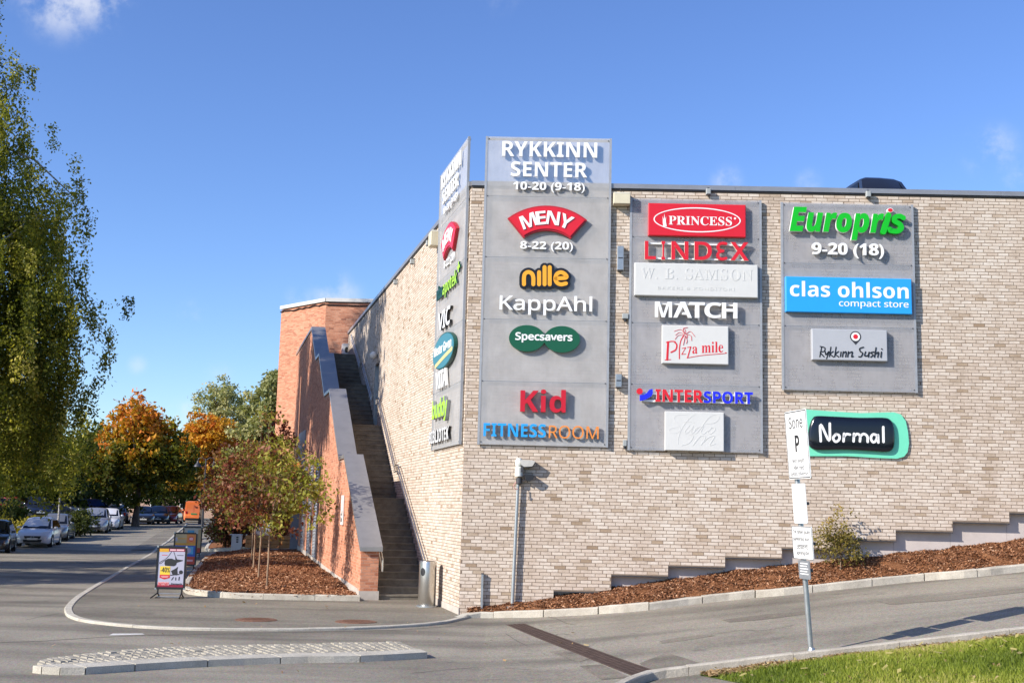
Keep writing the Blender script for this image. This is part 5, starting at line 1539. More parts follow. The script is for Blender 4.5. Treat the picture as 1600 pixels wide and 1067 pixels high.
m = MB(); m.tube([WR.P(*uz(220, 740), .2), WR.P(*uz(140, 860), .24), WR.P(*uz(190, 960), .22), WR.P(*uz(280, 940), .2)], .012, 6); m.build('cable', simple('pink_cable', (.55, .30, .25), .5), t)

# parking sign post
pb = gp(1268, 1028, -.06); pt = aty(1237, 642, pb[1])
t = thing('parking_sign_post', 'slightly leaning grey post with four sign plates at the edge of the lawn', 'sign post', pb)
ax = (pt - pb) / np.linalg.norm(pt - pb)
m = MB(); m.tube([pb - ax * .1, pt], .035, 16); m.build('post', MT['galv'], t, smooth=True)
m = MB(); m.lathe((pb[0], pb[1], pb[2] - .02), [(.06, 0), (.058, .10), (.04, .16)], 16); m.build('foot_sleeve', MT['galv'], t)
PSI = math.radians(79)
def plate_frame(cx, cy):
    u_ = np.array([math.cos(PSI), -math.sin(PSI), 0]); n_ = np.array([-math.sin(PSI), -math.cos(PSI), 0])
    po = pb + ax * ((aty(cx, cy, pb[1])[2] - pb[2]) / ax[2]) + n_ * .062
    p = po + u_ * ((aty(cx, cy, po[1])[0] - po[0]) / (u_[0] - po[0] / po[1] * u_[1]))
    up = ax - u_ * (ax @ u_); 
    f = Frame(p, u_, n_); f.up = up / np.linalg.norm(up)
    f.P = lambda u, z, off=0.0, f=f: f.o + np.multiply.outer(np.asarray(u, float), f.u) + np.multiply.outer(np.asarray(off, float) + np.asarray(z, float) * 0, f.n) + np.multiply.outer(np.asarray(z, float), f.up)
    return f
def rrect(w_, h_, r, n=5):
    p = []
    for cx, cy, a in ((w_ - r, h_ - r, 0), (-w_ + r, h_ - r, PI / 2), (-w_ + r, -h_ + r, PI), (w_ - r, -h_ + r, 1.5 * PI)):
        p += [(cx + r * math.cos(a + k * PI / 2 / n), cy + r * math.sin(a + k * PI / 2 / n)) for k in range(n + 1)]
    return p
MT['ink'] = simple('sign_ink', (.02, .02, .02), .5, var=0)
MT['dim_ink'] = simple('dim_ink', (.12, .12, .12), .6, var=0)
MT['grey_ink'] = simple('grey_ink', (.36, .36, .36), .6, var=0)
def plate(fr, w_, h_, mat, back=None):
    p = MB().prism(fr, rrect(w_ / 2, h_ / 2, .02), -.01, 0.0).build('plate', mat, t)
    MB().prism(fr, rrect(w_ / 2 - .01, .02, .008), -.05, -.0105).build('clamp', MT['dark_metal'], t)
    return p
def outline_rect(fr, w_, h_, wd, mat, parent, o=.0):
    m = MB(); a = rrect(w_ / 2, h_ / 2, .018); b = rrect(w_ / 2 - wd, h_ / 2 - wd, .012); n = len(a)
    m.add([fr.P(u, z, o + .002) for u, z in a] + [fr.P(u, z, o + .002) for u, z in b] + [fr.P(u, z, o + .0003) for u, z in a], [(i, (i + 1) % n, n + (i + 1) % n, n + i) for i in range(n)] + [(2 * n + i, 2 * n + (i + 1) % n, (i + 1) % n, i) for i in range(n)])
    return m.build('border', mat, parent)
def ptext(fr, txt, sty, cu, cz, w_, h_, parent, mat=None, offset=0.0):
    gl, _ = glyphs(txt, sty, offset)
    put_glyphs(gl, fr, cu - w_ / 2, cz - h_ / 2, cu + w_ / 2, cz + h_ / 2, .0005, .0025, [mat or MT['ink']] * 2, parent)
f = plate_frame(1245.5, 696); pp = plate(f, .66, .90, MT['white'])
outline_rect(f, .64, .88, .012, MT['ink'], pp)
ptext(f, 'Sone', 's', 0, .29, .42, .15, pp); 
bx = MB(); 
for a, b, c, d in ((-.13, .13, .17, .178), (-.13, .13, -.15, -.142), (-.13, -.122, -.142, .17), (.122, .13, -.142, .17)): bx.fbox(f, a, b, c, d, .0003, .002)
bx.build('letter_box', MT['grey_ink'], pp)
ptext(f, 'P', 'b', .005, .014, .13, .22, pp)
for i, (s_, w_) in enumerate((('Mot avgift', .36), ('eller med', .32), ('gyldig tillatelse', .52))): ptext(f, s_, 's', .0, -.215 - i * .085, w_, .066, pp, MT['dim_ink'], offset=.0)
f = plate_frame(1249, 786.5); pp = plate(f, .40, .52, MT['white'])
m = MB(); rr = random.Random(3)
for i in range(22):
    zz = .20 - i * .0195
    if i in (2, 6, 13): continue
    m.fbox(f, -.17, -.17 + .34 * rr.uniform(.55, 1.0), zz, zz + .006, .0004, .0014)
m.build('print', MT['grey_ink'], pp)
f = plate_frame(1253.5, 847.5); pp = plate(f, .60, .43, MT['white']); outline_rect(f, .595, .425, .008, MT['ink'], pp)
for i, (s_, w_) in enumerate((('Tre timer gratis', .52), ('parkering kun i', .52), ('senterets', .34), ('åpningstid', .38))): ptext(f, s_, 's', .0, .135 - i * .09, w_, .066, pp, MT['ink'], offset=.0)
f = plate_frame(1256.5, 889); pp = plate(f, .34, .24, simple('grey_plate', (.20, .21, .22), .45))
m = MB()
for i in range(5): m.fbox(f, -.12 + (i == 0) * .02, .12 - (i % 2) * .03, .075 - i * .034, .088 - i * .034, .0004, .0016)
m.build('print', MT['lwhite'], pp)

# advertising boards
MT['frame_black'] = simple('frame_black', (.015, .015, .016), .35, var=.1)
def a_board(px, label, hd, poster, scale=1.0, z0=None):
    b = gp(px[0], px[1], .03)
    t = thing('advertising_board', label, 'advertising board', b, hd)
    fr = Frame(b, (math.cos(hd), math.sin(hd), 0), (math.sin(hd), -math.cos(hd), 0))
    W_, H_, B_ = .70 * scale, 1.0 * scale, .20
    m = MB()
    for a, b_, c, d in ((-W_ / 2, W_ / 2, B_, B_ + .05), (-W_ / 2, W_ / 2, B_ + H_ - .05, B_ + H_), (-W_ / 2, -W_ / 2 + .045, B_ + .05, B_ + H_ - .05), (W_ / 2 - .045, W_ / 2, B_ + .05, B_ + H_ - .05)): m.fbox(fr, a, b_, c, d, -.02, .02)
    m.build('frame', MT['frame_black'], t)
    m = MB()
    for s_ in (-1, 1):
        for q in (B_ + .012, B_ + H_ - .012): m.fbox(fr, s_ * (W_ / 2 - .016) - .02, s_ * (W_ / 2 - .016) + .02, q - .02, q + .02, .0205, .026)
    m.build('corner', MT['galv'], t)
    for s_ in (-1, 1):
        x = s_ * (W_ / 2 - .07)
        m = MB(); m.tube([fr.P(x, .10, 0), fr.P(x, B_ + .01, 0)], .02, 8)
        m.tube([fr.P(x - .1 * (s_ < 0), .012, .22), fr.P(x, .11, .02), fr.P(x, .012, -.22)], .016, 8); m.tube([fr.P(x, .02, .2), fr.P(x, .02, -.2)], .012, 8)
        m.build('leg', MT['frame_black'], t)
    m = MB(); m.tube([fr.P(-W_ / 2 + .07, .10, 0), fr.P(W_ / 2 - .07, .10, 0)], .01, 8); m.tube([fr.P(-W_ / 2 + .07, .03, .05), fr.P(W_ / 2 - .07, .03, .05)], .01, 8); m.build('crossbar', MT['galv'], t)
    ps = MB().fbox(fr, -W_ / 2 + .04, W_ / 2 - .04, B_ + .045, B_ + H_ - .045, -.012, .012).build('poster', poster[0], t)
    MB().fbox(fr, -W_ / 2 + .041, W_ / 2 - .041, B_ + .046, B_ + H_ - .046, .0135, .015).build('glazing', MT['glazing'], t) if False else None
    poster[1](fr, W_ - .08, H_ - .09, B_ + .045, ps)
    return t
def pm(name, col): return simple(name, col, .4, var=.03)
PC = {k: pm('print_' + k, v) for k, v in dict(lilac=(.43, .42, .50), burgundy=(.22, .015, .04), amber=(.66, .34, .03), yellow=(.80, .56, .05), red=(.58, .04, .04), charcoal=(.03, .03, .03), pink=(.75, .45, .45), tan=(.50, .40, .20), blue=(.03, .12, .45), cyan=(.10, .40, .62), vermilion=(.48, .06, .03), orange=(.68, .25, .05), grey=(.42, .42, .30), mist=(.55, .56, .45)).items()}
def post1(fr, W_, H_, z0, ps):
    def R(a, b, c, d, mt, o=.0135, nm='print'): MB().fbox(fr, -W_ / 2 + a * W_, -W_ / 2 + b * W_, z0 + c * H_, z0 + d * H_, .011, o).build(nm, mt, ps)
    def S(lines, wd, o, mt):
        m = MB(); strokes(m, fr, [[(-W_ / 2 + x * W_, z0 + y * H_) for x, y in q] for q in lines], wd, .011, o); m.build('print', mt, ps)
    def PG(p, o, mt): MB().prism(fr, [(-W_ / 2 + x * W_, z0 + y * H_) for x, y in p], .011, o).build('print', mt, ps)
    R(0, 1, .915, 1, PC['burgundy']); R(.03, .38, .90, .985, PC['amber'], .015); R(0, 1, 0, .075, PC['burgundy'])
    def T(s_, sty, a, b, c, d, mt, o=.015, off=0.0):
        gl, _ = glyphs(s_, sty, off); put_glyphs(gl, fr, -W_ / 2 + a * W_, z0 + c * H_, -W_ / 2 + b * W_, z0 + d * H_, o - .002, .002, [mt, mt], ps, each=False, name='lettering')
    for a, b in ((.42, .64), (.67, .95)): R(a, b, .935, .975, PC['pink'], .0145)
    for a, b, mt in ((.12, .33, PC['red']), (.70, .94, PC['charcoal'])): R(a, b, .812, .826, mt, .0137)
    S([[(.48, .91), (.38, .80), (.27, .72), (.12, .66), (.05, .62), (.09, .60), (.2, .66), (.3, .70)], [(.56, .91), (.64, .78), (.68, .72)]], .012, .0142, PC['charcoal'])
    PG([(.24, .60), (.27, .55), (.60, .54), (.68, .57), (.70, .63), (.92, .68), (.93, .70), (.70, .72), (.66, .78), (.63, .77), (.64, .70), (.50, .735), (.35, .73), (.25, .67)], .0150, PC['charcoal'])
    R(.09, .47, .32, .535, PC['yellow'], .0152); PG([(.09, .32), (.09, .24), (.27, .20), (.47, .24), (.47, .32)], .0156, PC['red'])
    T('-40%', 'b', .11, .46, .38, .51, PC['charcoal'], .0175)
    R(.14, .42, .275, .288, PC['pink'], .0166); R(.17, .40, .25, .262, PC['pink'], .0166)
    PG([(.50, .42), (.58, .31), (.74, .31), (.76, .36), (.74, .45), (.76, .53), (.64, .47)], .0146, PC['charcoal'])
    MB().prism(fr, ell(-W_ / 2 + .88 * W_, z0 + .39 * H_, .075 * W_, .075 * W_, 20), .011, .0148).build('print', PC['charcoal'], ps)
    S([[(.50, .31), (.82, .335)], [(.55, .19), (.61, .255)], [(.70, .19), (.70, .25)], [(.82, .19), (.83, .265)]], .022, .0143, PC['charcoal'])
    R(.04, .46, .05, .135, PC['pink'], .0140); T('WOW!', 'b', .05, .45, .035, .125, PC['red'], .0165)
    T('Europris', 'bi', .53, .95, .055, .115, PC['charcoal'], .0165)
def post2(fr, W_, H_, z0, ps):
    def R(a, b, c, d, mt, o=.0135, nm='print'): MB().fbox(fr, -W_ / 2 + a * W_, -W_ / 2 + b * W_, z0 + c * H_, z0 + d * H_, .011, o).build(nm, mt, ps)
    R(0, .55, .74, 1, PC['tan']); R(.55, 1, .70, 1, PC['orange']); R(0, 1, .62, .70, PC['amber']); R(0, 1, .26, .62, PC['blue']); R(.30, .9, .34, .58, PC['cyan'], .0145); R(0, 1, 0, .26, PC['vermilion'])
    m = MB(); ring(m, fr, -W_ / 2 + .77 * W_, z0 + .84 * H_, .125 * W_, .125 * W_, .022, .011, .0145); m.build('print', PC['red'], ps)
    R(.68, .86, .80, .88, PC['pink'], .0147); R(.12, .52, .83, .86, PC['amber'], .0145); R(.02, .10, .76, .88, PC['lilac'], .0145); R(.05, .9, .1, .16, PC['pink'], .0145)
    MB().prism(fr, ell(-W_ / 2 + .6 * W_, z0 + .46 * H_, .2 * W_, .1 * H_, 20), .011, .0155).build('print', PC['lilac'], ps)
def post3(fr, W_, H_, z0, ps):
    def R(a, b, c, d, mt, o=.0135, nm='print'): MB().fbox(fr, -W_ / 2 + a * W_, -W_ / 2 + b * W_, z0 + c * H_, z0 + d * H_, .011, o).build(nm, mt, ps)
    R(0, 1, .78, 1, PC['mist']); R(0, 1, .5, .78, PC['grey']); R(0, 1, .2, .5, PC['amber']); R(0, 1, 0, .2, PC['vermilion']); R(.82, 1, .2, .95, PC['tan'], .0145)
    R(.2, .6, .8, .9, PC['cyan'], .0145)
a_board((264.5, 934), 'black framed board with white minus forty percent vacuum cleaner poster, nearest of the row', math.radians(3), (PC['lilac'], post1), .98)
a_board((287, 893.5), 'black framed board with orange and blue poster, half hidden behind the nearest board', math.radians(4), (PC['tan'], post2), 1.05)
a_board((298.5, 873), 'black framed board with pale green poster, last of the row of three boards', math.radians(10), (PC['mist'], post3), 1.05)
# white stele in the second bed and wooden planter bench
p = gp(369, 858.5, .1)
t = thing('info_stele', 'short white slab sign with small black marks standing in the bed behind the young trees', 'sign', p)
fr = Frame(p, (1, 0, 0), (0, -1, 0))
MB().bbox(fr, -.22, .22, -.05, .60, -.12, 0).build('slab', MT['offwhite'], t)
MB().fbox(fr, -.29, .23, .60, .63, -.14, .02).build('cap', MT['white'], t)
for i in range(3): MB().fbox(fr, -.02, .07, .47 - i * .09, .53 - i * .09, .001, .008).build('mark', MT['ink'], t)
p = gp(419, 857, .1)
MT['wood'] = simple('orange_wood', (.45, .20, .06), .6, var=.25, scale=5)
t = thing('timber_planter', 'low planter box of orange brown timber boards behind the trunks of the young trees', 'planter', p)
fr = Frame(p, (1, 0, 0), (0, -1, 0))
for i in range(3): MB().bbox(fr, -.95, .95, .02 + i * .17, .18 + i * .17, -.9, 0, .01).build('board', MT['wood'], t)
for s_ in (-.7, .35): MB().fbox(fr, s_, s_ + .09, 0, .56, .002, .05).build('upright', MT['wood'], t)
# ================================================================== TREES AND SHRUBS
def leafmat(name, stops, trans=.35): return tone_mat(name, stops, .55, trans, .25)
LM = dict(
    birch=leafmat('birch_leaves', [(0, (.06, .08, .012)), (.42, (.19, .20, .025)), (.72, (.40, .37, .05)), (1, (.66, .56, .18))], .5),
    green=leafmat('green_leaves', [(0, (.022, .038, .008)), (.5, (.06, .085, .014)), (.85, (.14, .155, .025)), (1, (.30, .25, .035))]),
    maple=leafmat('maple_leaves', [(0, (.045, .06, .008)), (.35, (.16, .16, .016)), (.6, (.42, .27, .02)), (.8, (.60, .24, .025)), (1, (.62, .19, .03))]),
    orange=leafmat('orange_leaves', [(0, (.16, .10, .012)), (.4, (.50, .27, .025)), (.75, (.66, .30, .025)), (1, (.58, .16, .025))]),
    willow=leafmat('willow_leaves', [(0, (.12, .14, .06)), (.5, (.24, .26, .10)), (.85, (.38, .36, .14)), (1, (.5, .45, .22))]),
    cherry=leafmat('cherry_leaves', [(0, (.07, .03, .016)), (.2, (.22, .05, .03)), (.38, (.30, .15, .065)), (.5, (.14, .14, .024)), (.8, (.27, .27, .036)), (1, (.46, .40, .08))]),
    red=leafmat('red_leaves', [(0, (.14, .02, .015)), (.5, (.33, .04, .025)), (1, (.45, .12, .04))]),
    hedge=leafmat('hedge_leaves', [(0, (.02, .03, .007)), (.5, (.05, .065, .012)), (1, (.13, .13, .022))]),
    yellow=leafmat('yellow_leaves', [(0, (.13, .13, .02)), (.5, (.36, .30, .035)), (1, (.58, .44, .06))]),
    bush=leafmat('bush_leaves', [(0, (.06, .06, .015)), (.35, (.17, .14, .035)), (.7, (.36, .28, .07)), (1, (.46, .27, .10))]))
def bark(name, a, b, st=(1, 1, .3)):
    m, t, p, o = newmat(name); n1 = noise(t, 9, 5, .7, None, st)
    t.links.new(ramp(t, n1, [(.35, a), (.65, b)]), p.inputs['Base Color']); p.inputs['Roughness'].default_value = .9; bump(t, p, n1, .6, .03); return m
MT['bark'] = bark('brown_bark', (.05, .035, .025), (.13, .095, .07)); MT['birch_bark'] = bark('birch_bark', (.10, .09, .08), (.58, .56, .52), (1, 1, 2.5)); MT['pale_bark'] = bark('pale_bark', (.16, .10, .06), (.36, .25, .16))

def leaf_faces(c, size, r_, droop=0.0, aspect=.55):
    n = len(c)
    a = r_.normal(0, 1, (n, 3)); a[:, 2] -= droop; a /= np.linalg.norm(a, axis=1)[:, None] + 1e-9
    b = np.cross(a, r_.normal(0, 1, (n, 3))); b /= np.linalg.norm(b, axis=1)[:, None] + 1e-9
    s_ = (size * r_.uniform(.6, 1.4, n))[:, None]
    V = np.stack([c - a * s_ * .5, c + b * s_ * aspect * .5 + a * s_ * .05, c + a * s_ * .5, c - b * s_ * aspect * .5 + a * s_ * .05], 1)
    return V.reshape(-1, 3)
def blob_points(blobs, n, r_, pw=.42):
    vol = np.array([b[3] * b[4] * b[5] for b in blobs]) ** .8; pk_ = r_.choice(len(blobs), n, p=vol / vol.sum())
    B = np.array(blobs)[pk_]
    d = r_.normal(0, 1, (n, 3)); d /= np.linalg.norm(d, axis=1)[:, None]
    rr = r_.random(n)[:, None] ** pw
    wob = 1 + .16 * np.sin(d[:, :1] * 5 + B[:, :1]) + .14 * np.sin(d[:, 1:2] * 6 + d[:, 2:] * 4 + B[:, 1:2])
    return B[:, :3] + d * rr * B[:, 3:6] * wob
TINDEX = [0]
def tree(name, label, base, trunk, blobs, nclump, per, clump_r, size, leaf, barkm, seed, ctv=.16, cat='tree', group=None, droop=.2, tonef=None, strands=0.0, limbs=16, flat=.7, sat=.5, gap=.0, crown='crown', trunkname='trunk'):
    """trunk: (height, radius); blobs: (dx, dy, z, rx, ry, rz) relative to the base"""
    r_ = np.random.default_rng(seed); base = np.array(base, float)
    t = thing(name, label, cat, base, group=group)
    bl = [(base[0] + b[0], base[1] + b[1], base[2] + b[2], b[3], b[4], b[5]) for b in blobs]
    cc = blob_points(bl, nclump, r_)
    if gap:
        k = np.sin(cc[:, 0] * 1.9 + seed) * np.sin(cc[:, 1] * 1.7) * np.sin(cc[:, 2] * 2.3 + 1) < gap
        cc = cc[k]
    nclump = len(cc)
    cz = np.array([b[2] for b in bl]); top = max(b[2] + b[5] for b in bl)
    m = MB(); th, tr = trunk; hz = base[2] + th
    jit = r_.normal(0, .05, (6, 2)) * tr * 4
    pts = [base + np.array([jit[i, 0] * i / 5, jit[i, 1] * i / 5, -.15 + (th + .15) * i / 5]) for i in range(6)]
    lead = np.array([np.mean([b[0] for b in bl]), np.mean([b[1] for b in bl]), top - (top - hz) * .25])
    up = [pts[-1] * (1 - k) + lead * k for k in (.35, .7, 1.0)]
    m.tube(pts + up, [tr * (1.25 if i == 0 else 1.0) * (1 - .08 * i) for i in range(6)] + [tr * .42, tr * .25, tr * .08], 9)
    for j in r_.choice(nclump, min(limbs, nclump), replace=False):
        e = cc[j]; k = r_.uniform(0, .8); s0 = pts[-1] * (1 - k) + lead * k if e[2] > hz else pts[-1 - int(r_.integers(0, 2))]
        mid = (s0 + e) / 2 + np.array([r_.normal(0, .1), r_.normal(0, .1), .12 * np.linalg.norm(e - s0)])
        m.tube([s0, mid, e], [tr * .3 * (1 - k * .6), tr * .16, tr * .04], 5, cap=False)
    m.build(trunkname, barkm, t, smooth=True)
    if strands:
        k = np.repeat(np.arange(nclump), per); f = r_.random(len(k)); ln = (strands * r_.uniform(.35, 1.15, nclump))[k]
        dr = r_.normal(0, .18, (nclump, 2))[k]
        C = cc[k] + np.stack([dr[:, 0] * f * ln * .6, dr[:, 1] * f * ln * .6, -f * ln], 1) + r_.normal(0, clump_r, (len(k), 3)) * np.array([1, 1, .6])
    else:
        k = np.repeat(np.arange(nclump), per)
        C = cc[k] + r_.normal(0, clump_r, (len(k), 3)) * np.array([1, 1, flat])
    ct = r_.normal(0, ctv, nclump)[k]
    tn = np.clip((tonef(C - base, r_) if tonef else np.full(len(C), .5)) + ct + r_.normal(0, .13, len(C)), 0, 1)
    V = leaf_faces(C, size, r_, droop); V = V - base
    me = fast_mesh(crown, V, np.arange(len(V)).reshape(-1, 4), [leaf], None, {'tone': tn})
    link(bpy.data.objects.new(crown, me), t)
    return t
def gtree(px, y, zoff=0.0):
    """a base on the ground at depth y under image column px"""
    x = (px - 800) / FPX * y
    return np.array([x, y, float(G(x, y)) + zoff])
# weeping birches at the left
tree('birch_tree', 'tall weeping birch with hanging olive green strands, the highest tree, at the left edge', (-20.9, 42.7, -.1), (6.0, .28),
     [(-.1, 0, 8.9, 5.8, 4.8, 4.4), (-.2, 0, 13.0, 4.6, 3.9, 3.6), (-.3, 0, 16.5, 3.2, 2.9, 3.2), (-.4, 0, 20.0, 1.6, 1.7, 2.5), (3.3, .3, 8.7, 2.2, 2.2, 2.5), (2.3, 0, 11.9, 2.3, 2.2, 2.3), (3.3, 0, 5.9, 2.2, 2, 1.9)], 1900, 125, .13, .125, LM['birch'], MT['birch_bark'], 101, ctv=.2, droop=.8,
     tonef=lambda q, r_: .36 + .12 * np.sin(q[:, 0] * 1.3) * np.sin(q[:, 2] * .9) + .10 * (q[:, 2] > 14), strands=2.0, limbs=60, gap=.8)
tree('birch_tree', 'lower weeping birch hanging over the parked cars, under the tallest birch', gtree(-60, 58), (4.0, .2),
     [(1.6, 0, 6.2, 4.0, 3.0, 2.4), (4.6, .5, 5.6, 2.6, 2.2, 2.0), (-1, 0, 5.5, 3, 3, 2.2)], 360, 80, .16, .18, LM['birch'], MT['birch_bark'], 102, droop=.7,
     tonef=lambda q, r_: .55 + .15 * np.sin(q[:, 0] * 1.1), strands=2.3, limbs=14, gap=.4)
# trees out of the frame that shade the street and the stair wall
for i, (x, y, h, rx) in enumerate(((-29.5, 26.0, 15.5, 4.6), (-21.9, 30.4, 20.5, 2.7), (-33, 34, 13, 4.2), (-21.6, 35.0, 20.5, 3.0), (-38.5, 52, 13, 5.0), (-47, 66, 12.5, 5.0))):
    tree('street_tree', ('broad leafy street tree beyond the left edge that shades the street', 'tall narrow street tree beyond the left edge that shades the stairway', 'leafy tree behind the street trees beyond the left edge', 'tall slim tree beyond the left edge that shades the side wall', 'spreading tree beyond the left edge that shades the parked cars', 'spreading tree beyond the left edge behind the hedge')[i], (x, y, 0), (4.5, .25),
         [(0, 0, h * .55, rx, rx, h * .3), (.5, .3, h * .8, rx * .6, rx * .6, h * .2)] if h < 20 else [(0, 0, 16.6, rx * .85, rx, 2.6), (.3, 0, 19.0, rx * .6, rx * .7, 2.0)], 300 if h < 20 else 120, 50, .35, .42, LM['green'], MT['bark'], 120 + i, droop=.3, strands=1.2, limbs=12, gap=.3)
# young trees in the bed
def cherry_tone(lo, hi, zc): return lambda q, r_: np.clip(lo + (hi - lo) * sstep(-1.0, 1.2, q[:, 0] + .35 * (q[:, 2] - zc)), 0, 1)
yt = [((417, 918), (1.25, .032), [(.1, 0, 2.2, 1.25, 1.2, 1.15), (.9, 0, 2.3, .8, .8, 1.2), (-.5, .2, 2.2, .9, .9, .8), (.2, 0, 3.25, .5, .5, .75)], 'cherry', .28, .74, 'young cherry tree nearest the kerb, yellow green sprays reaching towards the red brick wall'),
      ((404, 903), (1.3, .032), [(-.2, 0, 2.5, 1.15, 1.1, 1.2), (.1, 0, 3.7, .4, .4, 1.0)], 'cherry', .26, .66, 'young cherry tree with leaning trunk, second from the kerb, red shoots at its top'),
      ((396, 886), (1.35, .032), [(0, 0, 2.6, 1.3, 1.2, 1.3), (-.9, 0, 2.2, .9, .9, 1.0)], 'cherry', .28, .62, 'young brownish cherry tree, third from the kerb in the bark bed'),
      ((393, 874), (1.4, .032), [(.3, 0, 2.9, 1.3, 1.2, 1.2), (-1.0, 0, 2.0, 1.0, 1.0, 1.1)], 'cherry', .25, .6, 'young dark brownish tree farthest back in the bark bed')]
for i, (px, tk, bl, lf, lo, hi, lab) in enumerate(yt):
    b = gp(*px, .13)
    tree('young_tree', lab, b, tk, bl, 150, 23, .13, .115, LM[lf], MT['pale_bark'], 140 + i, ctv=.24, droop=.25, tonef=cherry_tone(lo, hi, 2.5), limbs=26, gap=.45, group='young cherry trees in the bark bed')
b = gp(388, 862, .13)
tree('young_tree', 'young tree with bright crimson leading shoots above the cherry trees', b + np.array([.3, 2.5, 0]), (1.5, .045), [(0, 0, 3.6, .75, .7, 1.6), (.3, 0, 4.8, .3, .3, 1.0), (-1.2, 0, 3.4, .7, .7, .9)], 90, 30, .14, .13, LM['red'], MT['pale_bark'], 150, droop=.1, limbs=16, gap=.4)
for i, (px, dpt, lab) in enumerate((((352, 857), 0, 'bushy purple brown shrub in the second bed, overhanging its pale kerb'), ((378, 852), 0, 'tall dark brown leaved shrub in the second bed behind the white slab sign'), ((440, 850), 0, 'brownish shrub beside the slate grey cabinet in the second bed'))):
    b = gp(*px, .1)
    tree('brown_shrub', lab, b, (.5, .04), [[(.5, 0, 1.5, 1.0, 1.0, 1.4), (.1, -.2, .8, .9, .8, .7)], [(0, 0, 2.5, 1.6, 1.4, 1.9), (.4, 0, 3.7, 1.0, .9, .9)], [(0, 0, 1.7, 1.0, 1.0, 1.4)]][i], 130, 34, .17, .16, LM['cherry'], MT['bark'], 160 + i, cat='shrub', droop=.3,
         tonef=lambda q, r_: np.full(len(q), .32), limbs=14, gap=.5, ctv=.2, crown='foliage', trunkname='stem')
# shrub against the front wall
sb = gp(1311, 893, .10); sb = aty(1312, 893, 24.95); sb = np.array([sb[0], yk(sb[0]) + .5, 0]); sb[2] = float(bedz(sb[0], sb[1]))
tree('wall_shrub', 'open yellow green shrub with thin upright shoots on the bark slope by the front wall', sb, (.25, .02), [(0, 0, .50, .50, .36, .45), (-.25, 0, .65, .34, .3, .42), (.25, 0, .45, .36, .3, .4), (.25, 0, 1.2, .10, .1, .30), (0, 0, .9, .28, .2, .4)], 115, 16, .075, .062, LM['bush'], MT['pale_bark'], 171, cat='shrub', droop=.0,
     tonef=lambda q, r_: .35 + .3 * sstep(.4, 1.2, q[:, 2]), limbs=34, crown='foliage', trunkname='stem')
# trees down the street
def mtone(q, r_): return np.clip(.22 + .62 * sstep(4.0, 8.8, q[:, 2] + .6 * np.sin(q[:, 0] * 1.4) - .1 * q[:, 0]) , 0, 1)
tree('maple_tree', 'round maple turning from green to orange at the top, above the black car', gtree(226, 93), (2.4, .3), [(0, 0, 5.2, 4.2, 3.2, 3.3), (.1, 0, 7.6, 2.9, 2.5, 2.2), (-2.5, 0, 4.2, 2.0, 1.8, 1.7), (2.3, 0, 5.0, 2.1, 1.8, 2.3)], 420, 42, .30, .36, LM['maple'], MT['bark'], 201, tonef=mtone, limbs=24, gap=.4)
tree('maple_tree', 'bright orange maple behind the orange van', gtree(327, 108), (2.6, .25), [(0, 0, 6.2, 3.2, 2.6, 3.0), (.3, 0, 8.0, 2.1, 1.8, 1.9), (-1.5, 0, 4.6, 2.0, 1.6, 1.7)], 300, 40, .28, .36, LM['orange'], MT['bark'], 202, tonef=lambda q, r_: np.clip(.10 + .6 * sstep(2.5, 6.5, q[:, 2] + .4 * np.sin(q[:, 0] * 2)), 0, 1), limbs=20, gap=.4)
tree('willow_tree', 'tall feathery grey green tree against the sky behind the orange maple', gtree(352, 128), (5, .4), [(0, 0, 10.0, 3.6, 3.2, 4.0), (-.4, 0, 13.3, 2.4, 2.2, 2.4), (3.0, 0, 11.2, 2.4, 2.2, 3.0), (-2.0, 0, 9.0, 1.8, 1.8, 2.2)], 320, 52, .32, .30, LM['willow'], MT['bark'], 203, droop=.1, tonef=lambda q, r_: np.full(len(q), .80), limbs=24, gap=.25)
tree('poplar_tree', 'dense olive green conical tree standing close to the left side of the brick tower', gtree(424, 90), (2, .3), [(0, 0, 5.2, 3.0, 2.6, 3.8), (.3, 0, 8.6, 2.2, 1.8, 2.9), (.6, 0, 11.0, 1.3, 1.1, 1.8), (-1.4, 0, 4.6, 1.6, 1.5, 2.4)], 560, 44, .24, .32, LM['willow'], MT['bark'], 204, droop=.1, tonef=lambda q, r_: np.full(len(q), .68), limbs=16)
far = [(50, 88, 8.2, 4.2, 'dark leafy tree over the cars parked behind the hedge'), (128, 100, 9.0, 4.0, 'dark green tree between the birch and the green and orange maple'), (168, 130, 10, 4.2, 'shaded green tree rising behind the left half of the green and orange maple'),
       (268, 124, 10.2, 3.2, 'dark green tree seen in the gap between the two maples'), (300, 134, 9.0, 4.5, 'low dark tree behind the orange van and the bright orange maple'), (385, 116, 8.5, 3.6, 'mid green tree behind the young cherry trees'), (-10, 96, 10.0, 5.0, 'shaded tree behind the birch at the far left')]
for i, (px, y, h, r0, lab) in enumerate(far):
    tree('leafy_tree', lab, gtree(px, y), (h * .28, .25), [(0, 0, h * .50, r0, r0 * .9, h * .32), (r0 * .3, 0, h * .74, r0 * .66, r0 * .6, h * .24), (-r0 * .5, 0, h * .36, r0 * .7, r0 * .6, h * .2), (r0 * .5, 0, h * .34, r0 * .7, r0 * .6, h * .18)], 270, 36, .34, .40, LM['green'], MT['bark'], 220 + i, droop=.25, strands=.9 if i < 2 else 0, tonef=lambda q, r_: .35 + .3 * sstep(2, 8, q[:, 2]) + .12 * np.sin(q[:, 0] * 1.2), limbs=14, gap=.45, group='green trees lining the street')
b = gtree(107, 66)
t = tree('birch_sapling', 'slender white birch stem beside the parked white hatchback', b, (3.2, .07), [(.1, 0, 4.6, .9, .8, 1.3)], 40, 30, .18, .22, LM['birch'], MT['birch_bark'], 240, droop=.4, limbs=8)
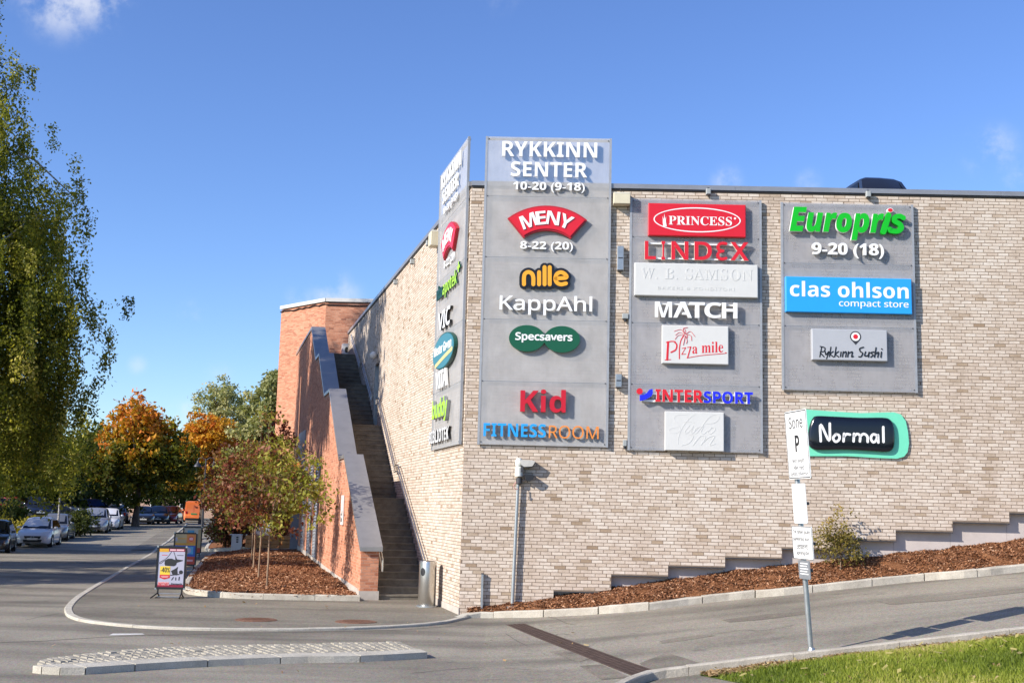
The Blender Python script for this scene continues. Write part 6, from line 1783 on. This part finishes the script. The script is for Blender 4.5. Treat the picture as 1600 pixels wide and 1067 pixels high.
for i, (px, y, sx, h, lf, lab) in enumerate(((-14, 64, 1.5, 2.6, 'hedge', 'dark rounded bush behind the dark car at the left edge'), (58, 70, 1.7, 1.15, 'yellow', 'yellow leaved low hedge plant behind the white hatchback'), (84, 71, 1.6, 1.0, 'yellow', 'yellow green hedge plant between the white hatchback and the birch stem'), (118, 74, 1.5, 1.2, 'hedge', 'dark low shrub right of the white birch stem'), (138, 78, 1.4, 1.3, 'hedge', 'dark shrub left of the silver hatchback'), (24, 76, 1.5, 1.9, 'green', 'green bush between the dark bush and the yellow hedge'))):
    b = gtree(px, y, .05)
    tree('roadside_bush', lab, b, (.3, .05), [(0, 0, h * .5, sx, sx * .8, h * .5), (.5, 0, h * .62, sx * .6, sx * .6, h * .4)], 110, 32, .16, .17, LM[lf], MT['bark'], 260 + i, cat='bush', limbs=8, droop=0, crown='foliage', trunkname='stem', tonef=lambda q, r_: np.full(len(q), .5))
# lamp post with two hanging heads
lb = gtree(329, 78)
t = thing('street_lamp', 'dark street lamp with two hanging bell heads in front of the orange maple', 'street lamp', lb)
zh = float(aty(316, 725, 78)[2]); 
m = MB(); m.tube([lb, lb + np.array([0, 0, zh - lb[2] + .35])], [.07, .045], 10); m.build('pole', MT['dark_metal'], t, smooth=True)
for s_ in (-1, 1):
    a = lb + np.array([0, 0, zh - lb[2] + .25])
    MB().tube([a, a + np.array([s_ * .25, 0, .2]), a + np.array([s_ * .5, 0, .12]), a + np.array([s_ * .53, 0, -.05])], .022, 8).build('arm', MT['dark_metal'], t, smooth=True)
    c = a + np.array([s_ * .53, 0, -.42])
    MB().lathe(c, [(.25, 0), (.24, .05), (.16, .16), (.07, .26), (.05, .38)], 18).build('lamp_head', MT['dark_metal'], t, smooth=True)
# pale house beyond the street
hb = gtree(240, 150)
t = thing('street_house', 'low pale house with white framed windows beyond the end of the street', 'house', hb)
fr = Frame(hb, (1, 0, 0), (0, -1, 0)); wl = simple('house_render', (.40, .27, .20), .9, var=.1, scale=1)
MB().fbox(fr, -16, 16, -1, 4.4, -9, 0).build('wall', wl, t)
m = MB(); m.hexa([fr.P(-16.5, 4.4, .5), fr.P(16.5, 4.4, .5), fr.P(16.5, 4.4, -9.5), fr.P(-16.5, 4.4, -9.5)], [fr.P(-16.5, 6.6, -4.2), fr.P(16.5, 6.6, -4.2), fr.P(16.5, 6.6, -4.8), fr.P(-16.5, 6.6, -4.8)]); m.build('roof', simple('dark_roof', (.07, .05, .045), .8), t)
gls = simple('window_glass', (.03, .035, .04), .08, var=0)
for k in range(8):
    u = -13.5 + k * 3.7
    m = MB()
    for a, b_, c, d in ((u - .75, u + .75, 1.0, 1.12), (u - .75, u + .75, 2.5, 2.62), (u - .75, u - .63, 1.12, 2.5), (u + .63, u + .75, 1.12, 2.5), (u - .05, u + .05, 1.12, 2.5)): m.fbox(fr, a, b_, c, d, .001, .08)
    wn = m.build('window', MT['white'], t); MB().fbox(fr, u - .63, u + .63, 1.12, 2.5, .002, .03).build('pane', gls, wn)
hb = gtree(40, 128)
t = thing('apartment_house', 'pinkish rendered building glimpsed through the trees behind the left hedge', 'house', hb)
fr = Frame(hb, (1, 0, 0), (0, -1, 0))
MB().fbox(fr, -9, 8, -1, 5.2, -9, 0).build('wall', simple('pink_render', (.52, .36, .28), .9, var=.1, scale=1), t)
for k in range(4):
    u = -7 + k * 4
    wn = MB().fbox(fr, u - .7, u + .7, 1.2, 2.7, .001, .06).build('window', MT['white'], t); MB().fbox(fr, u - .58, u + .58, 1.32, 2.58, .061, .07).build('pane', gls, wn)
MB().fbox(fr, -9.3, 8.3, 5.2, 5.5, -9.3, .3).build('roof', MT['dark_metal'], t)
# ================================================================== VEHICLES
MT['tyre'] = simple('tyre_rubber', (.02, .02, .02), .85, var=.15); MT['rim'] = simple('alloy_rim', (.50, .50, .50), .3, metal=.8, var=.1)
MT['glass'] = simple('car_glass', (.006, .007, .009), .06, var=0, spec=.3); MT['plate'] = simple('number_plate', (.72, .72, .70), .4, var=.02)
MT['lamp'] = simple('lamp_glass', (.70, .72, .75), .1, metal=.3, var=.05); MT['tail'] = simple('tail_lamp', (.38, .01, .012), .15, var=.05)
def paint(name, c, metal=.0): return simple(name, c, .28, metal=metal, var=.03, coat=.8)
PT = dict(white=paint('white_paint', (.62, .62, .64)), silver=paint('silver_paint', (.30, .31, .33), .4), black=paint('black_paint', (.012, .012, .014)), grey=paint('grey_paint', (.16, .165, .17), .3), blue=paint('blue_paint', (.015, .045, .15), .2),
          red=paint('red_paint', (.22, .008, .014)), orange=paint('orange_paint', (.78, .19, .05)), navy=paint('navy_paint', (.012, .018, .04)))
KIND = dict(
    hatch=dict(L=4.2, W=1.76, H=1.49, top=[(0, .47), (.03, .60), (.10, .645), (.3, .645), (.5, .64), (.70, .63), (.76, .61), (.90, .52), (.97, .44), (1, .34)], gh=[(.035, .15, .56, .775)], belt=.635),
    mpv=dict(L=4.36, W=1.79, H=1.56, top=[(0, .47), (.03, .60), (.10, .63), (.3, .63), (.5, .625), (.70, .615), (.78, .60), (.90, .53), (.97, .45), (1, .33)], gh=[(.035, .15, .58, .80)], belt=.62),
    estate=dict(L=4.65, W=1.80, H=1.48, top=[(0, .48), (.02, .61), (.10, .645), (.3, .645), (.5, .64), (.68, .63), (.73, .61), (.88, .55), (.97, .47), (1, .35)], gh=[(.02, .10, .55, .735)], belt=.635),
    saloon=dict(L=4.6, W=1.80, H=1.44, top=[(0, .48), (.02, .62), (.10, .665), (.22, .67), (.5, .655), (.68, .645), (.73, .62), (.88, .56), (.97, .47), (1, .35)], gh=[(.12, .28, .54, .735)], belt=.65),
    suv=dict(L=4.5, W=1.85, H=1.68, top=[(0, .45), (.02, .60), (.10, .63), (.3, .63), (.5, .625), (.70, .62), (.75, .60), (.90, .56), (.98, .48), (1, .36)], gh=[(.03, .12, .57, .76)], belt=.62),
    city=dict(L=3.5, W=1.46, H=1.56, top=[(0, .45), (.02, .60), (.10, .63), (.3, .63), (.5, .625), (.70, .62), (.75, .60), (.90, .56), (.98, .48), (1, .36)], gh=[(.03, .14, .57, .76)], belt=.62),
    van=dict(L=4.9, W=1.90, H=1.97, top=[(0, .42), (.01, .56), (.10, .56), (.3, .56), (.5, .56), (.76, .555), (.84, .54), (.93, .47), (.985, .40), (1, .28)], gh=[(.008, .03, .70, .86)], belt=.55))
def car(label, kind, pcol, loc, heading, cat='car', name='parked_car', group='cars parked along the street', vanback=False):
    k = KIND[kind]; Lc, Wc, Hc = k['L'], k['W'], k['H']; pm_ = PT[pcol]
    t = thing(name, label, cat, loc, heading, group)
    base = np.array([float(v) for v in loc]); ca, sa = math.cos(heading), math.sin(heading)
    def P(x, y, z): return (base[0] + ca * x - sa * y, base[1] + sa * x + ca * y, base[2] + z)
    fx = lambda f: -Lc / 2 + f * Lc
    top = k['top']; st = [0, .012, .04, .1, .2, .3, .4, .5, .6, .68, .74, .80, .86, .91, .95, .98, 1]
    tf = [q[0] for q in top]; tz = [q[1] * Hc for q in top]
    m = MB(); n = 0; rows = []
    for f in st:
        zt_ = float(np.interp(f, tf, tz)); wf = float(np.interp(f, [0, .02, .08, .2, .8, .9, .96, 1], [.80, .90, .97, 1, 1, .96, .88, .66]))
        zb_ = float(np.interp(f, [0, .06, .2, .8, .94, 1], [.30, .19, .16, .16, .18, .25])); w_ = Wc / 2 * wf
        half = [(w_ * .90, zb_), (w_ * .985, zb_ + .10), (w_, zb_ + (zt_ - zb_) * .45), (w_ * .985, zb_ + (zt_ - zb_) * .75), (w_ * .95, zt_ - .05), (w_ * .86, zt_), (w_ * .45, zt_ + .015)]
        ring_ = [(y, z_) for y, z_ in half] + [(-y, z_) for y, z_ in half[::-1]]
        rows.append([P(fx(f), y, z_) for y, z_ in ring_])
    nn = len(rows[0]); V = [p for r_ in rows for p in r_]; F = []
    for i in range(len(rows) - 1):
        for j in range(nn):
            jj = (j + 1) % nn; F.append((i * nn + j, (i + 1) * nn + j, (i + 1) * nn + jj, i * nn + jj))
    F.append(tuple(range(nn))); F.append(tuple((len(rows) - 1) * nn + j for j in range(nn))[::-1])
    m.add(V, F); m.build('body', pm_, t, smooth=True)
    rb, rr_, rf, wb = k['gh'][0]; zb_ = k['belt'] * Hc - .03; zr = Hc
    lo = Wc / 2 * .93; hi = Wc / 2 * .70
    prof = [(fx(rb), zb_, lo * .95), (fx(rr_), zr - .07, hi), (fx(rr_) + .12, zr - .02, hi * .97), ((fx(rr_) + fx(rf)) / 2, zr, hi * .96), (fx(rf) - .1, zr - .015, hi * .96), (fx(rf), zr - .05, hi), (fx(wb), zb_ - .01, lo * .97)]
    if kind == 'van': prof = [(x, z_, w_ * (1.18 if z_ > zb_ + .1 else 1.02)) for x, z_, w_ in prof]
    q = len(prof); m = MB(); V = []
    cr = [0, .03, .045, .05, .045, .03, 0]
    for s_, k_ in ((1, 0), (.72, .75), (0, 1), (-.72, .75), (-1, 0)):
        V += [P(x, w_ * s_, z_ + c_ * k_ - (.02 if 0 < i_ < q - 1 and abs(s_) == 1 else 0)) for i_, ((x, z_, w_), c_) in enumerate(zip(prof, cr))]
    m.add(V, [tuple(range(q))[::-1], tuple(range(4 * q, 5 * q))] + [(r_ * q + i, r_ * q + i + 1, (r_ + 1) * q + i + 1, (r_ + 1) * q + i) for r_ in range(4) for i in range(q - 1)])
    m.build('roof', pm_, t, smooth=True)
    def panel(name_, pts, off, mat, par=t, th=.012):
        A_ = [np.array(P(*p)) for p in pts]; nrm = np.cross(A_[1] - A_[0], A_[-1] - A_[0]); nrm /= np.linalg.norm(nrm)
        ctr = np.mean(A_, axis=0); out = ctr - np.array(P(0, 0, Hc * .5)); 
        if nrm @ out < 0: nrm = -nrm
        m = MB(); nq = len(A_); m.add([p - nrm * th for p in A_] + [p + nrm * off for p in A_], [tuple(range(nq, 2 * nq)), tuple(range(nq))[::-1]] + [(i, (i + 1) % nq, nq + (i + 1) % nq, nq + i) for i in range(nq)])
        return m.build(name_, mat, par)
    def strip(a, b, e0, e1, iw):
        (x0, z0_, w0), (x1, z1_, w1) = a, b
        r_ = []
        for e, sgn in ((e0, 1), (e0, -1), (e1, -1), (e1, 1)):
            x = x0 + (x1 - x0) * e; z_ = z0_ + (z1_ - z0_) * e; w_ = (w0 + (w1 - w0) * e) - iw; r_.append((x, sgn * w_, z_))
        return r_
    panel('windscreen', strip(prof[6], prof[5], .07, .93, .07), .006, MT['glass'])
    if not vanback: panel('rear_window', strip(prof[0], prof[1], .18, .9, .10), .006, MT['glass'])
    else:
        for s_ in (1, -1): panel('rear_door', [(fx(.004) - .01, s_ * .03, .55), (fx(.004) - .01, s_ * .78, .55), (fx(.02) - .03, s_ * .66, 1.72), (fx(.02) - .03, s_ * .03, 1.72)], .012, pm_)
    for sgn in (1, -1):
        def SP(x, z_):
            fz = (z_ - zb_) / (zr - .06 - zb_); return (x, sgn * ((lo + (hi - lo) * fz) * (1.1 if kind == 'van' else .985)), z_)
        zt_ = zr - .12; z0_ = zb_ + .06
        xr0, xr1 = fx(rb) + (fx(rr_) - fx(rb)) * .15, fx(rr_) + .06; xf0, xf1 = fx(wb), fx(rf)
        xb = (xr1 + xf1) / 2 - .1
        if kind != 'van':
            panel('side_window', [SP(xr0 + .22, z0_), SP(xb - .04, z0_), SP(xb - .04, zt_), SP(xr1 + .1, zt_)], .012, MT['glass'])
        panel('side_window', [SP(xb + .04 if kind != 'van' else xf1 - .5, z0_), SP(xf0 - .22, z0_), SP(xf1 - .04, zt_), SP(xb + .04 if kind != 'van' else xf1 - .5, zt_)], .012, MT['glass'])
        m = MB(); c = P(fx(wb) - .32, sgn * (Wc / 2 + .05), zb_ + .07); m.lathe((c[0], c[1], c[2] - .06), [(.03, 0), (.09, .02), (.10, .07), (.07, .12), (.02, .13)], 12, .6, 1.0, heading); m.build('mirror', pm_, t, smooth=True)
        # lamps
        zf = float(np.interp(.945, tf, tz)); wl_ = Wc / 2
        panel('headlight', [(fx(.90), sgn * wl_ * .93, zf - .02), (fx(.90), sgn * wl_ * .955, zf - .13), (fx(.977), sgn * wl_ * .80, zf - .22), (fx(.985), sgn * wl_ * .56, zf - .20), (fx(.972), sgn * wl_ * .56, zf - .10)], .03, MT['lamp'])
        zr_ = k['belt'] * Hc
        panel('tail_light', [(fx(.004), sgn * wl_ * .84, zr_ - .05), (fx(.004), sgn * wl_ * .62, zr_ - .05), (fx(-.0), sgn * wl_ * .64, zr_ - .28), (fx(-.0), sgn * wl_ * .82, zr_ - .28)], .022, MT['tail'])
    zf = float(np.interp(.985, tf, tz)); zn = float(np.interp(1, tf, tz))
    panel('grille', [(fx(.998), Wc * .24, zn + .07), (fx(.998), -Wc * .24, zn + .07), (fx(1.0), -Wc * .21, zn - .06), (fx(1.0), Wc * .21, zn - .06)], .02, MT['black'])
    panel('intake', [(fx(1.0), Wc * .27, .40), (fx(1.0), -Wc * .27, .40), (fx(.998), -Wc * .24, .26), (fx(.998), Wc * .24, .26)], .02, MT['black'])
    m = MB(); c = np.array(P(fx(1.0) + .03, 0, zn + .01)); dv = np.array([ca, sa, 0]); lt = np.array([-sa, ca, 0])
    m.tube([c + lt * .07 * math.cos(a) + np.array([0, 0, .07 * math.sin(a)]) for a in np.linspace(0, 2 * PI, 13)], .012, 5, cap=False); m.build('emblem', MT['lamp'], t)
    panel('number_plate', [(fx(1.0) + .02, .26, .48), (fx(1.0) + .02, -.26, .48), (fx(1.0) + .02, -.26, .38), (fx(1.0) + .02, .26, .38)], .014, MT['plate'])
    panel('number_plate', [(fx(0) - .012, .26, .62 if not vanback else .86), (fx(0) - .012, -.26, .62 if not vanback else .86), (fx(0) - .012, -.26, .51 if not vanback else .74), (fx(0) - .012, .26, .51 if not vanback else .74)], .014, MT['plate'] if not vanback else simple('green_plate', (.02, .30, .12), .4, var=0))
    panel('rear_bumper', [(fx(0) - .003, Wc * .42, .40), (fx(0) - .003, -Wc * .42, .40), (fx(.0) - .003, -Wc * .40, .22), (fx(.0) - .003, Wc * .40, .22)], .02, MT['black'])
    wr = .315 if kind not in ('suv', 'van') else .345
    for f in (.19, .80):
        for sgn in (1, -1):
            def WP(r_, a, y): return P(fx(f) + r_ * math.cos(a), sgn * y, wr + r_ * math.sin(a))
            m = MB(); n = 22; y0_, y1_ = Wc / 2 - .20, Wc / 2 + .012
            for rA, yA in ((wr * .62, y1_ - .01), (wr * .93, y1_), (wr, y1_ - .03), (wr, y0_)): pass
            pr = ((wr * .6, y0_), (wr, y0_), (wr, y1_ - .03), (wr * .94, y1_), (wr * .64, y1_ - .005), (wr * .60, y1_ - .03))
            V = [WP(r_, 2 * PI * i / n, y) for r_, y in pr for i in range(n)]
            m.add(V, [(a * n + i, a * n + (i + 1) % n, (a + 1) * n + (i + 1) % n, (a + 1) * n + i) for a in range(5) for i in range(n)]); wh = m.build('wheel', MT['tyre'], t, smooth=True)
            m = MB(); V = [WP(wr * .63, 2 * PI * i / n, y1_ - .012) for i in range(n)] + [WP(wr * .16, 2 * PI * i / n, y1_ - .03) for i in range(n)]
            fs = [(i, (i + 1) % n, n + (i + 1) % n, n + i) for i in range(n) if i % 4 != 3] + [tuple(range(n, 2 * n))]
            m.add(V, fs); m.build('rim', MT['rim'], wh)
            m = MB(); pr2 = [(wr + .01, Wc / 2 + .003), (wr + .055, Wc / 2 + .004)]
            V = [WP(r_, PI * i / 14, y) for r_, y in pr2 for i in range(15)] + [WP(wr + .055, PI * i / 14, Wc / 2 - .08) for i in range(15)]
            m.add(V, [(a * 15 + i, a * 15 + i + 1, (a + 1) * 15 + i + 1, (a + 1) * 15 + i) for a in range(2) for i in range(14)]); m.build('wheel_arch', MT['black'], t)
    return t
def street(px, y, dz=.0):
    x = (px - 800) / FPX * y; return (x, y, float(G(x, y)) + dz)
SD = math.atan2(-.97, .235)                                  # towards the camera along the street
AW = SD + PI
car('black hatchback half cut off by the left edge, standing before the white hatchback', 'hatch', 'black', street(10, 57.5), SD + .06)
car('white hatchback facing the camera, between the dark car and the birch stem', 'hatch', 'white', street(80, 64.3), SD - .03)
car('grey estate car tucked close behind the white hatchback', 'estate', 'grey', street(104, 70.4), SD)
car('silver grey hatchback facing the camera at the corner of the verge', 'mpv', 'silver', street(165, 79.3), SD + .02)
car('white saloon parked close behind the silver grey hatchback', 'saloon', 'white', street(184.5, 85.5), SD)
car('pale hatchback seen from behind, beyond the white saloon', 'hatch', 'silver', street(199, 101), AW)
car('blue hatchback behind the silver grey hatchback, its roof showing above it', 'suv', 'blue', street(158, 91, .35), SD + .6)
car('black saloon with bright headlights and white front plate under the green and orange maple', 'saloon', 'black', street(238, 100), SD + .05)
car('black hatchback in the shade right of the black saloon', 'hatch', 'black', street(262, 103), SD)
car('dark red car between the black hatchback and the orange van', 'hatch', 'red', street(279, 106), SD - .12)
car('bright orange van seen from behind at the end of the street', 'van', 'orange', street(315, 116), AW + .02, cat='van', name='orange_van', vanback=True)
car('dark red car behind the hedge under the birch strands', 'saloon', 'red', street(42, 86, .65), SD + 1.3, group='cars parked behind the hedge')
car('dark navy car facing out behind the yellow hedge', 'hatch', 'navy', street(73, 85, .65), SD + .25, group='cars parked behind the hedge')
car('grey estate car side on behind the hedge and the birch stem', 'estate', 'grey', street(108, 88, .62), SD + 1.2, group='cars parked behind the hedge')
wc = gp(405, 843)
car('white car half hidden by the young trees beyond the second bed', 'hatch', 'white', (wc[0], wc[1] + 3.0, float(G(wc[0], wc[1])) + .03), 0.1, group='cars parked along the street')
rc = aty(1357, 285, 28.6)
car('black car on the roof deck, only its glossy top showing over the roof edge', 'city', 'black', (rc[0], 29.3, 8.93), math.pi / 2 + .12, group='cars on the roof deck')
